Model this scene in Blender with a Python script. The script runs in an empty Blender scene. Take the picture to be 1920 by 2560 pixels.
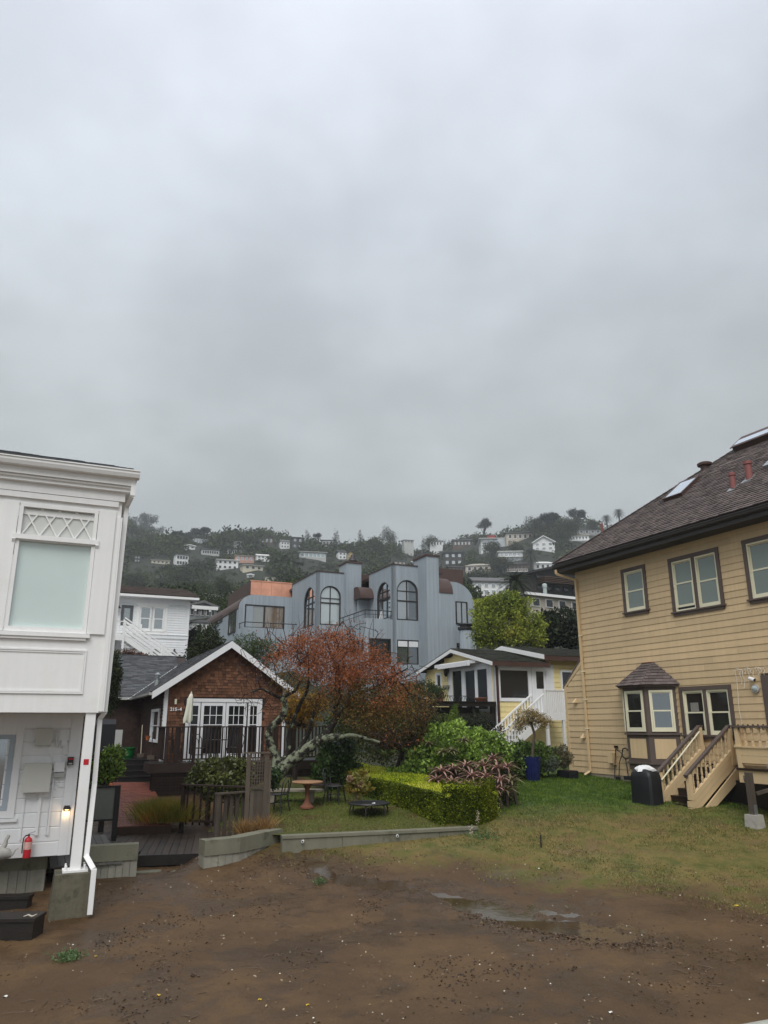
import bpy, math, random
import numpy as np
from mathutils import Vector, Matrix
R = math.radians
rnd = random.Random(7)
rng = np.random.default_rng(11)
scene = bpy.context.scene
C = scene.collection

# camera, world, sun, exposure
CAM_H, FPX = 3.2, 1863.0
PITCH, ROLL = R(15.85), R(-0.137)
_F = Vector((0, math.cos(PITCH), math.sin(PITCH)))
_U0 = Vector((0, -math.sin(PITCH), math.cos(PITCH)))
_X0 = Vector((1, 0, 0))
_X = _X0 * math.cos(ROLL) + _U0 * math.sin(ROLL)
_U = -_X0 * math.sin(ROLL) + _U0 * math.cos(ROLL)
EYE = Vector((0, 0, CAM_H))
cam_d = bpy.data.cameras.new('camera')
cam = bpy.data.objects.new('camera', cam_d)
C.objects.link(cam)
cam_d.sensor_fit = 'HORIZONTAL'
cam_d.sensor_width = 36.0
cam_d.lens = 36.0 * FPX / 1920.0
cam_d.clip_start = 0.1
cam_d.clip_end = 4000
mm = Matrix((_X, _U, -_F)).transposed().to_4x4()
mm.translation = EYE
cam.matrix_world = mm
scene.camera = cam

w = bpy.data.worlds.new('World')
scene.world = w
w.use_nodes = True
SUN_EL, SUN_AZ = R(52), R(188)      # compass azimuth from +Y (clockwise)
SKY_GAIN = 1.0
HAZE = 0.0006
def build_world():
 nt = w.node_tree
 nt.nodes.clear()
 N = nt.nodes.new; L = nt.links.new
 out = N('ShaderNodeOutputWorld')
 sky = N('ShaderNodeTexSky'); sky.sky_type = 'NISHITA'; sky.sun_disc = False
 sky.sun_elevation = SUN_EL; sky.sun_rotation = SUN_AZ
 sky.dust_density = 4.0; sky.air_density = 1.5
 b1 = N('ShaderNodeBackground'); b1.inputs['Strength'].default_value = 0.05
 L(sky.outputs[0], b1.inputs['Color'])
 tc = N('ShaderNodeTexCoord')
 sep = N('ShaderNodeSeparateXYZ'); L(tc.outputs['Generated'], sep.inputs[0])
 # overcast deck: brightness grows with height above the horizon
 ramp = N('ShaderNodeValToRGB'); L(sep.outputs['Z'], ramp.inputs[0])
 cr = ramp.color_ramp
 pts = [(0.0, (.325, .352, .362)), (.28, (.360, .388, .398)), (.42, (.405, .436, .455)),
           (.60, (.470, .505, .555)), (.78, (.575, .612, .685)), (1.0, (.68, .71, .78))]
 while len(cr.elements) < len(pts): cr.elements.new(.5)
 for e, (p, c) in zip(cr.elements, pts): e.position = p; e.color = (*c, 1)
 # soft clouds; stretched towards the horizon by dividing by height
 div = N('ShaderNodeVectorMath'); div.operation = 'DIVIDE'
 mx = N('ShaderNodeMath'); mx.operation = 'ADD'; mx.inputs[1].default_value = .35
 L(sep.outputs['Z'], mx.inputs[0])
 comb = N('ShaderNodeCombineXYZ')
 for i in range(3): L(mx.outputs[0], comb.inputs[i])
 L(tc.outputs['Generated'], div.inputs[0]); L(comb.outputs[0], div.inputs[1])
 val = None
 for sc, amp, det, off in ((1.5, .22, 4, 3.1), (4.2, .16, 6, 9.7)):
  ad = N('ShaderNodeVectorMath'); ad.operation = 'ADD'; ad.inputs[1].default_value = (off, off * .3, 0)
  L(div.outputs[0], ad.inputs[0])
  no = N('ShaderNodeTexNoise'); no.inputs['Scale'].default_value = sc
  no.inputs['Detail'].default_value = det; no.inputs['Roughness'].default_value = .5
  L(ad.outputs[0], no.inputs['Vector'])
  mr = N('ShaderNodeMapRange'); mr.interpolation_type = 'SMOOTHSTEP'
  mr.inputs['From Min'].default_value = .32; mr.inputs['From Max'].default_value = .68
  mr.inputs['To Min'].default_value = 1 - amp / 2; mr.inputs['To Max'].default_value = 1 + amp / 2
  L(no.outputs['Fac'], mr.inputs['Value'])
  if val is None: val = mr.outputs[0]
  else:
   m = N('ShaderNodeMath'); m.operation = 'MULTIPLY'; L(val, m.inputs[0]); L(mr.outputs[0], m.inputs[1]); val = m.outputs[0]
 b2 = N('ShaderNodeBackground')
 g = N('ShaderNodeMath'); g.operation = 'MULTIPLY'; g.inputs[1].default_value = SKY_GAIN; L(val, g.inputs[0])
 L(g.outputs[0], b2.inputs['Strength']); L(ramp.outputs[0], b2.inputs['Color'])
 mixs = N('ShaderNodeMixShader'); mixs.inputs[0].default_value = .94
 L(b1.outputs[0], mixs.inputs[1]); L(b2.outputs[0], mixs.inputs[2]); L(mixs.outputs[0], out.inputs['Surface'])
build_world()
sd = bpy.data.lights.new('sun', 'SUN')
sd.energy = 1.5; sd.angle = R(38); sd.color = (1, .97, .93)
sun = bpy.data.objects.new('sun', sd); C.objects.link(sun)
dv = Vector((math.sin(SUN_AZ) * math.cos(SUN_EL), math.cos(SUN_AZ) * math.cos(SUN_EL), math.sin(SUN_EL)))
sun.rotation_euler = dv.to_track_quat('Z', 'Y').to_euler()
sun.location = dv * 50
scene.view_settings.view_transform = 'Standard'
try: scene.view_settings.look = 'None'
except Exception: pass
scene.view_settings.gamma = 1
scene.view_settings.use_curve_mapping = False
scene.view_settings.exposure = 0.62

# geometry helpers
def ray(px, py):
 return _F + _X * ((px - 960) / FPX) + _U * ((1280 - py) / FPX)
def atY(px, py, Y):
 d = ray(px, py); return EYE + d * (Y / d.y)
def onz(px, py, z):
 d = ray(px, py); return EYE + d * ((z - CAM_H) / d.z)
AZU, AZV = 65.9, -24.1     # street grid: along the fronts, and away from the shore
class Fr:
 """a vertical plane / local frame: x to the right along azimuth az, y into the building, z up"""
 def __init__(s, o, az=AZU):
  a = R(az); s.az = az
  s.o = Vector((o[0], o[1], o[2] if len(o) > 2 else 0))
  s.x = Vector((math.sin(a), math.cos(a), 0)); s.y = Vector((-s.x.y, s.x.x, 0))
  s.M = Matrix.Translation(s.o) @ Matrix.Rotation(R(90 - az), 4, 'Z')
 def at(s, px, py, yo=0):
  d = ray(px, py); c = EYE - s.o; t = (yo - c.dot(s.y)) / d.dot(s.y); q = c + d * t
  return q.dot(s.x), q.z
 def ax(s, px, py, xo=0):
  d = ray(px, py); c = EYE - s.o; t = (xo - c.dot(s.x)) / d.dot(s.x); q = c + d * t
  return q.dot(s.y), q.z
 def w(s, x, y, z=0): return s.M @ Vector((x, y, z))
 def sub(s, x, y, turn=0):      # a new frame at local (x, y), turned by azimuth
  p = s.w(x, y, 0); return Fr((p.x, p.y, s.o.z), s.az + turn)
ID = Matrix.Identity(4)
W = {}
class MB:
 def __init__(s): s.v = []; s.f = []; s.sm = False
 def add(s, vs, fs):
  n = len(s.v); s.v += [tuple(v) for v in vs]; s.f += [tuple(i + n for i in f) for f in fs]; return s
 def box(s, x0, x1, y0, y1, z0, z1, M=None):
  vs = [(x, y, z) for z in (z0, z1) for y in (y0, y1) for x in (x0, x1)]
  if M is not None: vs = [M @ Vector(v) for v in vs]
  return s.add(vs, [(0, 2, 3, 1), (4, 5, 7, 6), (0, 1, 5, 4), (2, 6, 7, 3), (0, 4, 6, 2), (1, 3, 7, 5)])
 def prism(s, poly, axis, a, b):
  """poly: 2-D outline, extruded along axis ('x','y','z') from a to b"""
  def P(u, v, t): return {'x': (t, u, v), 'y': (u, t, v), 'z': (u, v, t)}[axis]
  n = len(poly)
  vs = [P(u, v, a) for u, v in poly] + [P(u, v, b) for u, v in poly]
  fs = [tuple(range(n))[::-1], tuple(range(n, 2 * n))] + [(i, (i + 1) % n, n + (i + 1) % n, n + i) for i in range(n)]
  return s.add(vs, fs)
 def slab(s, pts, t):
  """a planar polygon thickened by vector t"""
  t = Vector(t); n = len(pts); vs = [Vector(p) for p in pts]; vs += [p + t for p in vs]
  return s.add(vs, [tuple(range(n))[::-1], tuple(range(n, 2 * n))] + [(i, (i + 1) % n, n + (i + 1) % n, n + i) for i in range(n)])
 def beam(s, a, b, wd, ht, up=(0, 0, 1)):
  a = Vector(a); b = Vector(b); d = (b - a).normalized(); up = Vector(up)
  sx = d.cross(up).normalized(); sz = sx.cross(d).normalized()
  vs = []
  for p in (a, b):
   for i, j in ((-1, -1), (1, -1), (1, 1), (-1, 1)): vs.append(p + sx * (i * wd / 2) + sz * (j * ht / 2))
  return s.add(vs, [(0, 3, 2, 1), (4, 5, 6, 7), (0, 1, 5, 4), (1, 2, 6, 5), (2, 3, 7, 6), (3, 0, 4, 7)])
 def tube(s, pts, r, n=6, cap=True):
  pts = [Vector(p) for p in pts]; rs = r if isinstance(r, (list, tuple)) else [r] * len(pts)
  vs = []; ref = None
  for i, p in enumerate(pts):
   d = (pts[min(i + 1, len(pts) - 1)] - pts[max(i - 1, 0)])
   d = d.normalized() if d.length > 1e-9 else Vector((0, 0, 1))
   if ref is None: ref = Vector((1, 0, 0)) if abs(d.x) < .8 else Vector((0, 1, 0))
   a = (ref - d * ref.dot(d)).normalized(); b = d.cross(a); ref = a
   for k in range(n):
    t = 2 * math.pi * k / n; vs.append(p + (a * math.cos(t) + b * math.sin(t)) * rs[i])
  fs = [(i * n + k, i * n + (k + 1) % n, (i + 1) * n + (k + 1) % n, (i + 1) * n + k) for i in range(len(pts) - 1) for k in range(n)]
  if cap: fs += [tuple(range(n))[::-1], tuple(range((len(pts) - 1) * n, len(pts) * n))]
  s.sm = True
  return s.add(vs, fs)
 def lathe(s, prof, c=(0, 0, 0), n=20):
  vs = [(c[0] + r * math.cos(2 * math.pi * k / n), c[1] + r * math.sin(2 * math.pi * k / n), c[2] + z) for r, z in prof for k in range(n)]
  m = len(prof)
  fs = [(i * n + k, i * n + (k + 1) % n, (i + 1) * n + (k + 1) % n, (i + 1) * n + k) for i in range(m - 1) for k in range(n)]
  fs += [tuple(range(n))[::-1], tuple(range((m - 1) * n, m * n))]
  s.sm = True
  return s.add(vs, fs)
 def mesh(s, name, mat=None, smooth=None):
  me = bpy.data.meshes.new(name); me.from_pydata(s.v, [], s.f)
  if mat: me.materials.append(mat)
  if (s.sm if smooth is None else smooth):
   me.polygons.foreach_set('use_smooth', [True] * len(me.polygons))
   me.set_sharp_from_angle(angle=R(38))
  me.update(); return me
def npmesh(name, V, F, mat, k=4, smooth=False):
 """numpy mesh: V (n,3), F (m,k)"""
 me = bpy.data.meshes.new(name)
 V = np.ascontiguousarray(V, np.float32); F = np.ascontiguousarray(F, np.int32)
 me.vertices.add(len(V)); me.vertices.foreach_set('co', V.ravel())
 me.loops.add(F.size); me.loops.foreach_set('vertex_index', F.ravel())
 me.polygons.add(len(F)); me.polygons.foreach_set('loop_start', np.arange(0, F.size, k, dtype=np.int32))
 if smooth: me.polygons.foreach_set('use_smooth', np.ones(len(F), bool))
 me.materials.append(mat); me.update(calc_edges=True); me.validate(); return me
def link(o, parent=None, M=None):
 C.objects.link(o)
 Mw = M if M is not None else (W[parent.name] if parent else ID)
 if parent:
  o.parent = parent; o.matrix_parent_inverse = Matrix.Identity(4)
  o.matrix_basis = W[parent.name].inverted_safe() @ Mw
 else: o.matrix_basis = Mw
 W[o.name] = Mw.copy(); return o
def obj(name, geo, mat=None, parent=None, M=None, smooth=None):
 me = geo.mesh(name, mat, smooth) if isinstance(geo, MB) else geo
 return link(bpy.data.objects.new(name, me), parent, M)
def tag(o, label=None, cat=None, group=None, kind=None):
 if label: o['label'] = label
 if cat: o['category'] = cat
 if group: o['group'] = group
 if kind: o['kind'] = kind
 return o
def thing(name, label, cat, fr=None, loc=None, group=None, az=None):
 o = bpy.data.objects.new(name, None); o.empty_display_size = .3
 M = fr.M if fr is not None else Matrix.Translation(loc) @ (Matrix.Rotation(R(90 - az), 4, 'Z') if az is not None else ID)
 link(o, None, M); return tag(o, label, cat, group)
_cubes = {}
def cube(mat):
 if mat.name not in _cubes: _cubes[mat.name] = MB().box(-.5, .5, -.5, .5, -.5, .5).mesh('block', mat)
 return _cubes[mat.name]
def bx(name, x0, x1, y0, y1, z0, z1, mat, parent, fr=None, rot=None):
 """one box piece that shares its mesh with all pieces of the same material"""
 base = fr.M if isinstance(fr, Fr) else (fr if fr is not None else W[parent.name])
 M = base @ Matrix.Translation(((x0 + x1) / 2, (y0 + y1) / 2, (z0 + z1) / 2))
 if rot is not None: M = M @ rot
 M = M @ Matrix.Diagonal((abs(x1 - x0), abs(y1 - y0), abs(z1 - z0), 1))
 return link(bpy.data.objects.new(name, cube(mat)), parent, M)
def copy_tree(o, M, parent=None):
 c = o.copy(); C.objects.link(c); c.parent = parent
 if parent: c.matrix_basis = o.matrix_basis
 else: c.matrix_basis = M
 for ch in o.children: copy_tree(ch, None, c)
 return c

# materials
def lin(v):
 v /= 255.0
 return v / 12.92 if v <= .04045 else ((v + .055) / 1.055) ** 2.4
def S(r, g, b, k=1.0): return tuple(min(.85, lin(x) * k) for x in (r, g, b))
def mat(name, col, rough=.75, var=.12, ns=2.0, bump=0.0, bs=30.0, spec=.35, metal=0.0, isl=0.0, objr=0.0,
  streak=0.0, stain=None, transl=0.0, cols=None, groove=None, emis=None, coat=0.0):
 m = bpy.data.materials.new(name); m.use_nodes = True
 nt = m.node_tree; N = nt.nodes.new; L = nt.links.new
 p = nt.nodes['Principled BSDF']
 p.inputs['Roughness'].default_value = rough; p.inputs['Metallic'].default_value = metal
 p.inputs['Specular IOR Level'].default_value = spec
 p.inputs['Coat Weight'].default_value = coat
 geo = N('ShaderNodeNewGeometry')
 def noise(scale, det=4, vec=None, rgh=.55):
  n = N('ShaderNodeTexNoise'); n.inputs['Scale'].default_value = scale; n.inputs['Detail'].default_value = det
  n.inputs['Roughness'].default_value = rgh
  L(vec or geo.outputs['Position'], n.inputs['Vector']); return n.outputs['Fac']
 def math_(op, a, b):
  n = N('ShaderNodeMath'); n.operation = op
  for i, x in enumerate((a, b)):
   if hasattr(x, 'is_linked'): L(x, n.inputs[i])
   else: n.inputs[i].default_value = x
  return n.outputs[0]
 if cols:
  ramp = N('ShaderNodeValToRGB'); cr = ramp.color_ramp
  while len(cr.elements) < len(cols): cr.elements.new(.5)
  for i, (e, c) in enumerate(zip(cr.elements, cols)): e.position = i / (len(cols) - 1); e.color = (*c, 1)
  big = noise(ns, 3)
  rr = math_('ADD', math_('MULTIPLY', geo.outputs['Random Per Island'], .45), math_('MULTIPLY', math_('SUBTRACT', big, .28), 1.2))
  L(rr, ramp.inputs[0]); csock = ramp.outputs[0]
 else:
  rgb = N('ShaderNodeRGB'); rgb.outputs[0].default_value = (*col, 1); csock = rgb.outputs[0]
 f = math_('ADD', math_('MULTIPLY', math_('SUBTRACT', noise(ns), .5), var * 3), 1.0)
 if isl: f = math_('MULTIPLY', f, math_('ADD', math_('MULTIPLY', math_('SUBTRACT', geo.outputs['Random Per Island'], .5), isl * 2), 1.0))
 if objr:
  oi = N('ShaderNodeObjectInfo')
  f = math_('MULTIPLY', f, math_('ADD', math_('MULTIPLY', math_('SUBTRACT', oi.outputs['Random'], .5), objr * 2), 1.0))
 if streak:
  mp = N('ShaderNodeMapping'); mp.inputs['Scale'].default_value = (9, 9, .45); L(geo.outputs['Position'], mp.inputs['Vector'])
  f = math_('MULTIPLY', f, math_('ADD', math_('MULTIPLY', math_('SUBTRACT', noise(1.0, 5, mp.outputs[0], .6), .5), streak * 3), 1.0))
 hs = N('ShaderNodeHueSaturation'); L(csock, hs.inputs['Color']); L(f, hs.inputs['Value'])
 csock = hs.outputs[0]
 if stain:
  sc, scol, lo, hi = stain
  mr = N('ShaderNodeMapRange'); mr.inputs['From Min'].default_value = lo; mr.inputs['From Max'].default_value = hi
  L(noise(sc, 6, None, .65), mr.inputs['Value'])
  mx = N('ShaderNodeMix'); mx.data_type = 'RGBA'; L(mr.outputs[0], mx.inputs[0]); L(csock, mx.inputs[6]); mx.inputs[7].default_value = (*scol, 1)
  csock = mx.outputs[2]
 hsock = None
 if bump: hsock = noise(bs, 5)
 if groove:      # vertical boarding: fine relief only
  ax, spacing, depth = groove
  tc = N('ShaderNodeTexCoord'); sp = N('ShaderNodeSeparateXYZ'); L(tc.outputs['Object'], sp.inputs[0])
  a = sp.outputs[ax]
  fr_ = math_('FRACT', math_('DIVIDE', a, spacing), 0.0)
  g = math_('GREATER_THAN', fr_, .1)
  cell = math_('FLOOR', math_('DIVIDE', a, spacing), 0.0)
  wn = N('ShaderNodeTexWhiteNoise'); wn.noise_dimensions = '1D'; L(cell, wn.inputs['W'])
  hs2 = N('ShaderNodeHueSaturation'); L(csock, hs2.inputs['Color'])
  L(math_('ADD', math_('MULTIPLY', wn.outputs['Value'], .12), .94), hs2.inputs['Value']); csock = hs2.outputs[0]
  hsock = math_('ADD', math_('MULTIPLY', hsock, .2), g) if hsock is not None else g
 L(csock, p.inputs['Base Color'])
 if hsock is not None:
  b = N('ShaderNodeBump'); b.inputs['Strength'].default_value = bump or .6
  b.inputs['Distance'].default_value = (groove[2] if groove else .02); L(hsock, b.inputs['Height']); L(b.outputs[0], p.inputs['Normal'])
 if emis: p.inputs['Emission Color'].default_value = (*emis[0], 1); p.inputs['Emission Strength'].default_value = emis[1]
 if transl:
  tr = N('ShaderNodeBsdfTranslucent'); L(csock, tr.inputs['Color'])
  mxs = N('ShaderNodeMixShader'); mxs.inputs[0].default_value = transl
  L(p.outputs[0], mxs.inputs[1]); L(tr.outputs[0], mxs.inputs[2]); L(mxs.outputs[0], nt.nodes['Material Output'].inputs['Surface'])
 return m
def glassmat(name, col, rough=.06, refl=.25, var=.1, ns=1.2):
 """a closed pane: what is behind it (dark room, blind) with a clear reflection over it"""
 m = mat(name, col, rough=.8, var=var, ns=ns, spec=.2)
 nt = m.node_tree; p = nt.nodes['Principled BSDF']
 gl = nt.nodes.new('ShaderNodeBsdfGlossy'); gl.inputs['Roughness'].default_value = rough
 gl.inputs['Color'].default_value = (.9, .95, 1, 1)
 lw = nt.nodes.new('ShaderNodeFresnel'); lw.inputs['IOR'].default_value = 1.5
 mm_ = nt.nodes.new('ShaderNodeMath'); mm_.operation = 'ADD'; mm_.use_clamp = True; mm_.inputs[1].default_value = refl
 nt.links.new(lw.outputs[0], mm_.inputs[0])
 mx = nt.nodes.new('ShaderNodeMixShader'); nt.links.new(mm_.outputs[0], mx.inputs[0])
 nt.links.new(p.outputs[0], mx.inputs[1]); nt.links.new(gl.outputs[0], mx.inputs[2])
 nt.links.new(mx.outputs[0], nt.nodes['Material Output'].inputs['Surface']); return m
white = mat('white_paint', (.82, .82, .81), .5, .03, .7, streak=.045, bump=.05, bs=60, stain=(1.3, (.74, .74, .71), .55, .85))
white2 = mat('white_painted_siding', (.76, .77, .78), .55, .04, .8, streak=.05)
offwhite = mat('cream_paint', (.74, .70, .52), .5, .04, 3, objr=.04)
tan = mat('tan_siding_paint', (.60, .445, .26), .6, .06, .8, objr=.08, streak=.10, stain=(1.1, (.50, .36, .20), .56, .85), bump=.06, bs=50)
tantrim = mat('tan_trim_paint', (.62, .465, .27), .6, .06, 1.0, streak=.05)
brown = mat('brown_trim_paint', (.105, .078, .066), .55, .08, 2, streak=.06)
darkfascia = mat('dark_gutter_paint', (.038, .033, .031), .55, .1, 2, streak=.08)
soffitm = mat('dark_soffit_paint', (.05, .046, .044), .75, .08, 1)
roofm = mat('brown_asphalt_shingle', (.125, .100, .093), .9, .10, 1.2, isl=.28, bump=.4, bs=120)
roofbase = mat('roof_underlay', (.05, .04, .037), .95, .1, 1)
greyshingle = mat('grey_asphalt_shingle', (.085, .088, .093), .9, .10, 1.2, isl=.32, bump=.4, bs=120)
mossshingle = mat('mossy_asphalt_shingle', (.066, .068, .058), .95, .10, 1.2, isl=.32, bump=.4, bs=120, stain=(3, (.07, .085, .04), .56, .75))
cedar = mat('red_brown_cedar_shingle', (.150, .068, .036), .85, .13, .9, isl=.45, objr=.12, bump=.2, bs=80, streak=.1)
cedard = mat('dark_stained_wood', (.030, .017, .013), .6, .2, 2, objr=.25, bump=.2, bs=40)
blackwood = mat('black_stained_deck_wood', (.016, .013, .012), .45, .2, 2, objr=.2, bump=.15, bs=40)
steps_m = mat('wet_dark_step_wood', (.022, .013, .010), .35, .2, 3, objr=.2)
greywood = mat('weathered_grey_wood', (.085, .068, .052), .85, .2, 3, objr=.2, streak=.3, bump=.4, bs=40, stain=(6, (.05, .06, .03), .58, .75))
plankm = mat('wet_boardwalk_plank', (.060, .045, .036), .38, .2, 1.6, objr=.3, streak=0, bump=.35, bs=35, stain=(.9, (.02, .014, .012), .5, .62))
plankg = mat('grey_deck_plank', (.14, .13, .12), .5, .15, 1.6, objr=.2, bump=.3, bs=35)
concrete = mat('weathered_concrete', (.27, .26, .215), .9, .12, 1.8, objr=.12, streak=.22, bump=.3, bs=30, stain=(2.2, (.10, .10, .055), .54, .72))
concap = mat('olive_stained_concrete_cap', (.175, .17, .125), .88, .14, 1.8, objr=.08, streak=.12, bump=.3, bs=30, stain=(2.5, (.07, .07, .04), .55, .75))
pierm = mat('mossy_dark_concrete', (.105, .095, .066), .9, .2, 1.6, streak=.3, bump=.5, bs=18, stain=(1.9, (.03, .033, .02), .5, .68))
brickm = mat('wet_red_brick', (.155, .050, .032), .45, .2, 1.2, objr=.3, isl=.25, bump=.2, bs=60)
mortarm = mat('dark_sand_joint', (.05, .03, .022), .9, .2, 4)
bluewall = mat('blue_grey_vertical_boards', (.32, .365, .40), .7, .07, .35, streak=.16, bump=.8, groove=(0, .15, .012))
bluewally = mat('blue_grey_vertical_boards_side', (.32, .365, .40), .7, .07, .35, streak=.16, bump=.8, groove=(1, .15, .012))
copper = mat('bright_copper_sheet', (.74, .36, .24), .45, .28, 1.3, metal=.3, spec=.5)
copperold = mat('oxidised_copper_sheet', (.082, .050, .042), .55, .15, 1.5, metal=.1)
blackmetal = mat('black_metal', (.018, .017, .018), .45, .1, 3, spec=.5)
darkframe = mat('dark_window_frame', (.030, .026, .025), .5, .1, 3)
greymetal = mat('grey_painted_metal', (.42, .43, .41), .55, .05, 2)
galv = mat('galvanised_metal', (.35, .38, .38), .35, .1, 2, metal=.7)
yellow = mat('pale_yellow_siding', (.80, .67, .33), .6, .05, 1, objr=.04, streak=.04)
terracotta = mat('terracotta', (.19, .075, .042), .7, .15, 6)
tabletopm = mat('orange_brown_stone', (.36, .20, .11), .5, .2, 7)
bark = mat('dark_bark', (.030, .022, .018), .9, .3, 6, bump=.6, bs=30)
lichen = mat('lichened_bark', (.022, .018, .015), .92, .3, 6, bump=.8, bs=25, stain=(6.0, (.20, .225, .15), .47, .54))
darklimb = mat('dark_limb_bark', (.022, .018, .015), .92, .3, 6, bump=.8, bs=25, stain=(5, (.22, .25, .17), .57, .63))
twigm = mat('dark_twig', (.035, .020, .018), .9, .2, 6)
redm = mat('red_plastic', (.48, .02, .03), .4, .05, 4)
greenbin = mat('green_plastic', (.012, .10, .085), .4, .1, 4)
greentub = mat('bright_green_plastic', (.01, .13, .03), .4, .1, 4)
blueglaze = mat('blue_glazed_pot', (.012, .018, .085), .25, .3, 5, coat=.3)
blackcover = mat('black_vinyl_cover', (.013, .014, .016), .5, .2, 3, bump=.3, bs=6)
whitecloth = mat('white_cloth', (.75, .75, .76), .9, .03, 4, bump=.4, bs=14)
creamcloth = mat('cream_canvas', (.66, .66, .55), .85, .05, 4)
bronze = mat('dark_bronze', (.03, .025, .02), .4, .1, 4, metal=.5)
g_dark = glassmat('dark_room_glass', (.012, .011, .010), refl=.02)
g_black = glassmat('black_room_glass', (.006, .006, .006), refl=.0)
g_blind = glassmat('glass_over_grey_green_blind', (.17, .21, .185), refl=.03, var=.03)
g_curt = glassmat('glass_over_pale_curtain', (.38, .42, .41), refl=.25, var=.05)
g_grey = glassmat('grey_reflecting_glass', (.10, .11, .11), refl=.36)
g_frost = glassmat('pale_aqua_shaded_glass', (.58, .68, .645), refl=.10, var=.05, rough=.2)
g_blue = glassmat('blue_grey_reflecting_glass', (.055, .072, .082), refl=.2)
g_sky = glassmat('skylight_glass', (.30, .33, .34), refl=.5)
g_teal = glassmat('pale_teal_glass', (.25, .36, .36), refl=.3)
# terrain
_PY = np.array([-80, 10, 14, 15.4, 17.2, 19.5, 21.6, 25.5, 28, 31, 36, 42, 50, 60, 90, 130, 200, 250, 300, 365, 430, 490, 620, 1100], float)
_PZ = np.array([-1.2, -.06, 0, .08, .33, .70, 1.0, 1.28, 1.40, 1.55, 1.95, 2.6, 4.6, 8, 15, 22, 33, 43, 61, 84.5, 105, 112, 110, 90], float)
def hill(x, y):
 x = np.asarray(x, float); y = np.asarray(y, float)
 z = np.interp(y, _PY, _PZ)
 k = 6.0 if False else 1.0
 far = np.clip((y - 60) / 120, 0, 1)
 z = z + far * 3.0 * (np.sin(x * .031 + y * .011) + .6 * np.sin(x * .07 - y * .05 + 2) + .35 * np.sin(x * .17 + y * .12))
 q = x / np.maximum(y, 1)
 z = z - np.clip((-4.0 - x) / .5, 0, 1) * np.interp(y, [16.3, 17.3, 21.5, 27, 30], [0, .2, .58, .35, 0])
 z = z + 9 * np.exp(-((q - .24) / .09) ** 2) * np.exp(-((y - 400) / 90) ** 2)       # nearer knoll at the right
 z = z - 7 * np.exp(-((q - .06) / .035) ** 2) * np.exp(-((y - 420) / 70) ** 2)       # saddle
 z = z + np.clip((y - 420) / 200, 0, 1) ** .9 * 62 * np.clip((-.30 - q) / .06, 0, 1)   # farther, higher shoulder at the left
 return z
def gz(x, y): return float(hill(x, y))
def hit(px, py, y0=12, y1=700):
 """where the line of sight through a point of the photograph meets the terrain"""
 d = ray(px, py); prev = None; best = (9, 0)
 Y = y0
 while Y < y1:
  P = EYE + d * (Y / d.y); g = gz(P.x, P.y)
  if P.z <= g: break
  best = min(best, ((P.z - g) / Y, Y)); prev = Y; Y *= 1.01
 else: return EYE + d * (best[1] / d.y)
 a, b = prev or Y * .99, Y
 for _ in range(20):
  m = (a + b) / 2; P = EYE + d * (m / d.y)
  if P.z <= gz(P.x, P.y): b = m
  else: a = m
 return EYE + d * (b / d.y)
# the stream that crosses the mud
stream = [onz(*q) for q in ((700, 2122, .45), (760, 2150, .36), (830, 2188, .24), (930, 2210, .16), (1030, 2222, .12), (1120, 2240, .08), (1210, 2268, .05), (1300, 2300, .02), (1390, 2318, .01), (1470, 2330, 0), (1560, 2345, 0))]
swid = [.14, .18, .22, .24, .27, .31, .36, .42, .46, .38, .14]
SX = np.array([(p.x, p.y) for p in stream]); SWD = np.array(swid)
def sdist(x, y):
 """signed distance to the stream's edge (negative inside)"""
 best = np.full(np.shape(x), 99.0)
 for i in range(len(SX) - 1):
  a, b = SX[i], SX[i + 1]; d = b - a
  t = np.clip(((x - a[0]) * d[0] + (y - a[1]) * d[1]) / (d @ d), 0, 1)
  dd = np.hypot(x - a[0] - t * d[0], y - a[1] - t * d[1]) - (SWD[i] + t * (SWD[i + 1] - SWD[i]))
  best = np.minimum(best, dd)
 return best
def vnoise(x, y, s, seed=0):
 x = np.asarray(x) * s + seed * 17.3; y = np.asarray(y) * s + seed * 7.7
 xi = np.floor(x).astype(np.int64); yi = np.floor(y).astype(np.int64); fx = x - xi; fy = y - yi
 fx = fx * fx * (3 - 2 * fx); fy = fy * fy * (3 - 2 * fy)
 def h(a, b):
  n = (a * 374761393 + b * 668265263 + seed * 9973) & 0x7fffffff; n = ((n ^ (n >> 13)) * 1274126177) & 0x7fffffff
  return (n & 0xffff) / 65535.0
 return (h(xi, yi) * (1 - fx) + h(xi + 1, yi) * fx) * (1 - fy) + (h(xi, yi + 1) * (1 - fx) + h(xi + 1, yi + 1) * fx) * fy - .5
def ground_z(x, y):
 z = hill(x, y)
 near = (np.asarray(y) < 34)
 n = .05 * vnoise(x, y, .7, 1) + .034 * vnoise(x, y, 2.3, 2) + .026 * vnoise(x, y, 5.5, 3) + .016 * vnoise(x, y, 11, 4)
 lawn = np.clip((np.asarray(y) - 17) / 2, 0, 1)
 z = z + near * n * (1 - .6 * lawn)
 sd_ = sdist(np.asarray(x), np.asarray(y)) + .38 * vnoise(x, y, 1.7, 5) + .26 * vnoise(x, y, 5, 6) + .12 * vnoise(x, y, 13, 7)
 z = z + np.exp(-(sd_ / .5) ** 2) * (.022 * vnoise(x, y, 7, 14) + .018 * vnoise(x, y, 16, 15))
 z = z - .05 * np.clip(-sd_ / .3 + .25, 0, 1) + .012 * np.exp(-((sd_ - .12) / .12) ** 2)
 return z
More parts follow.
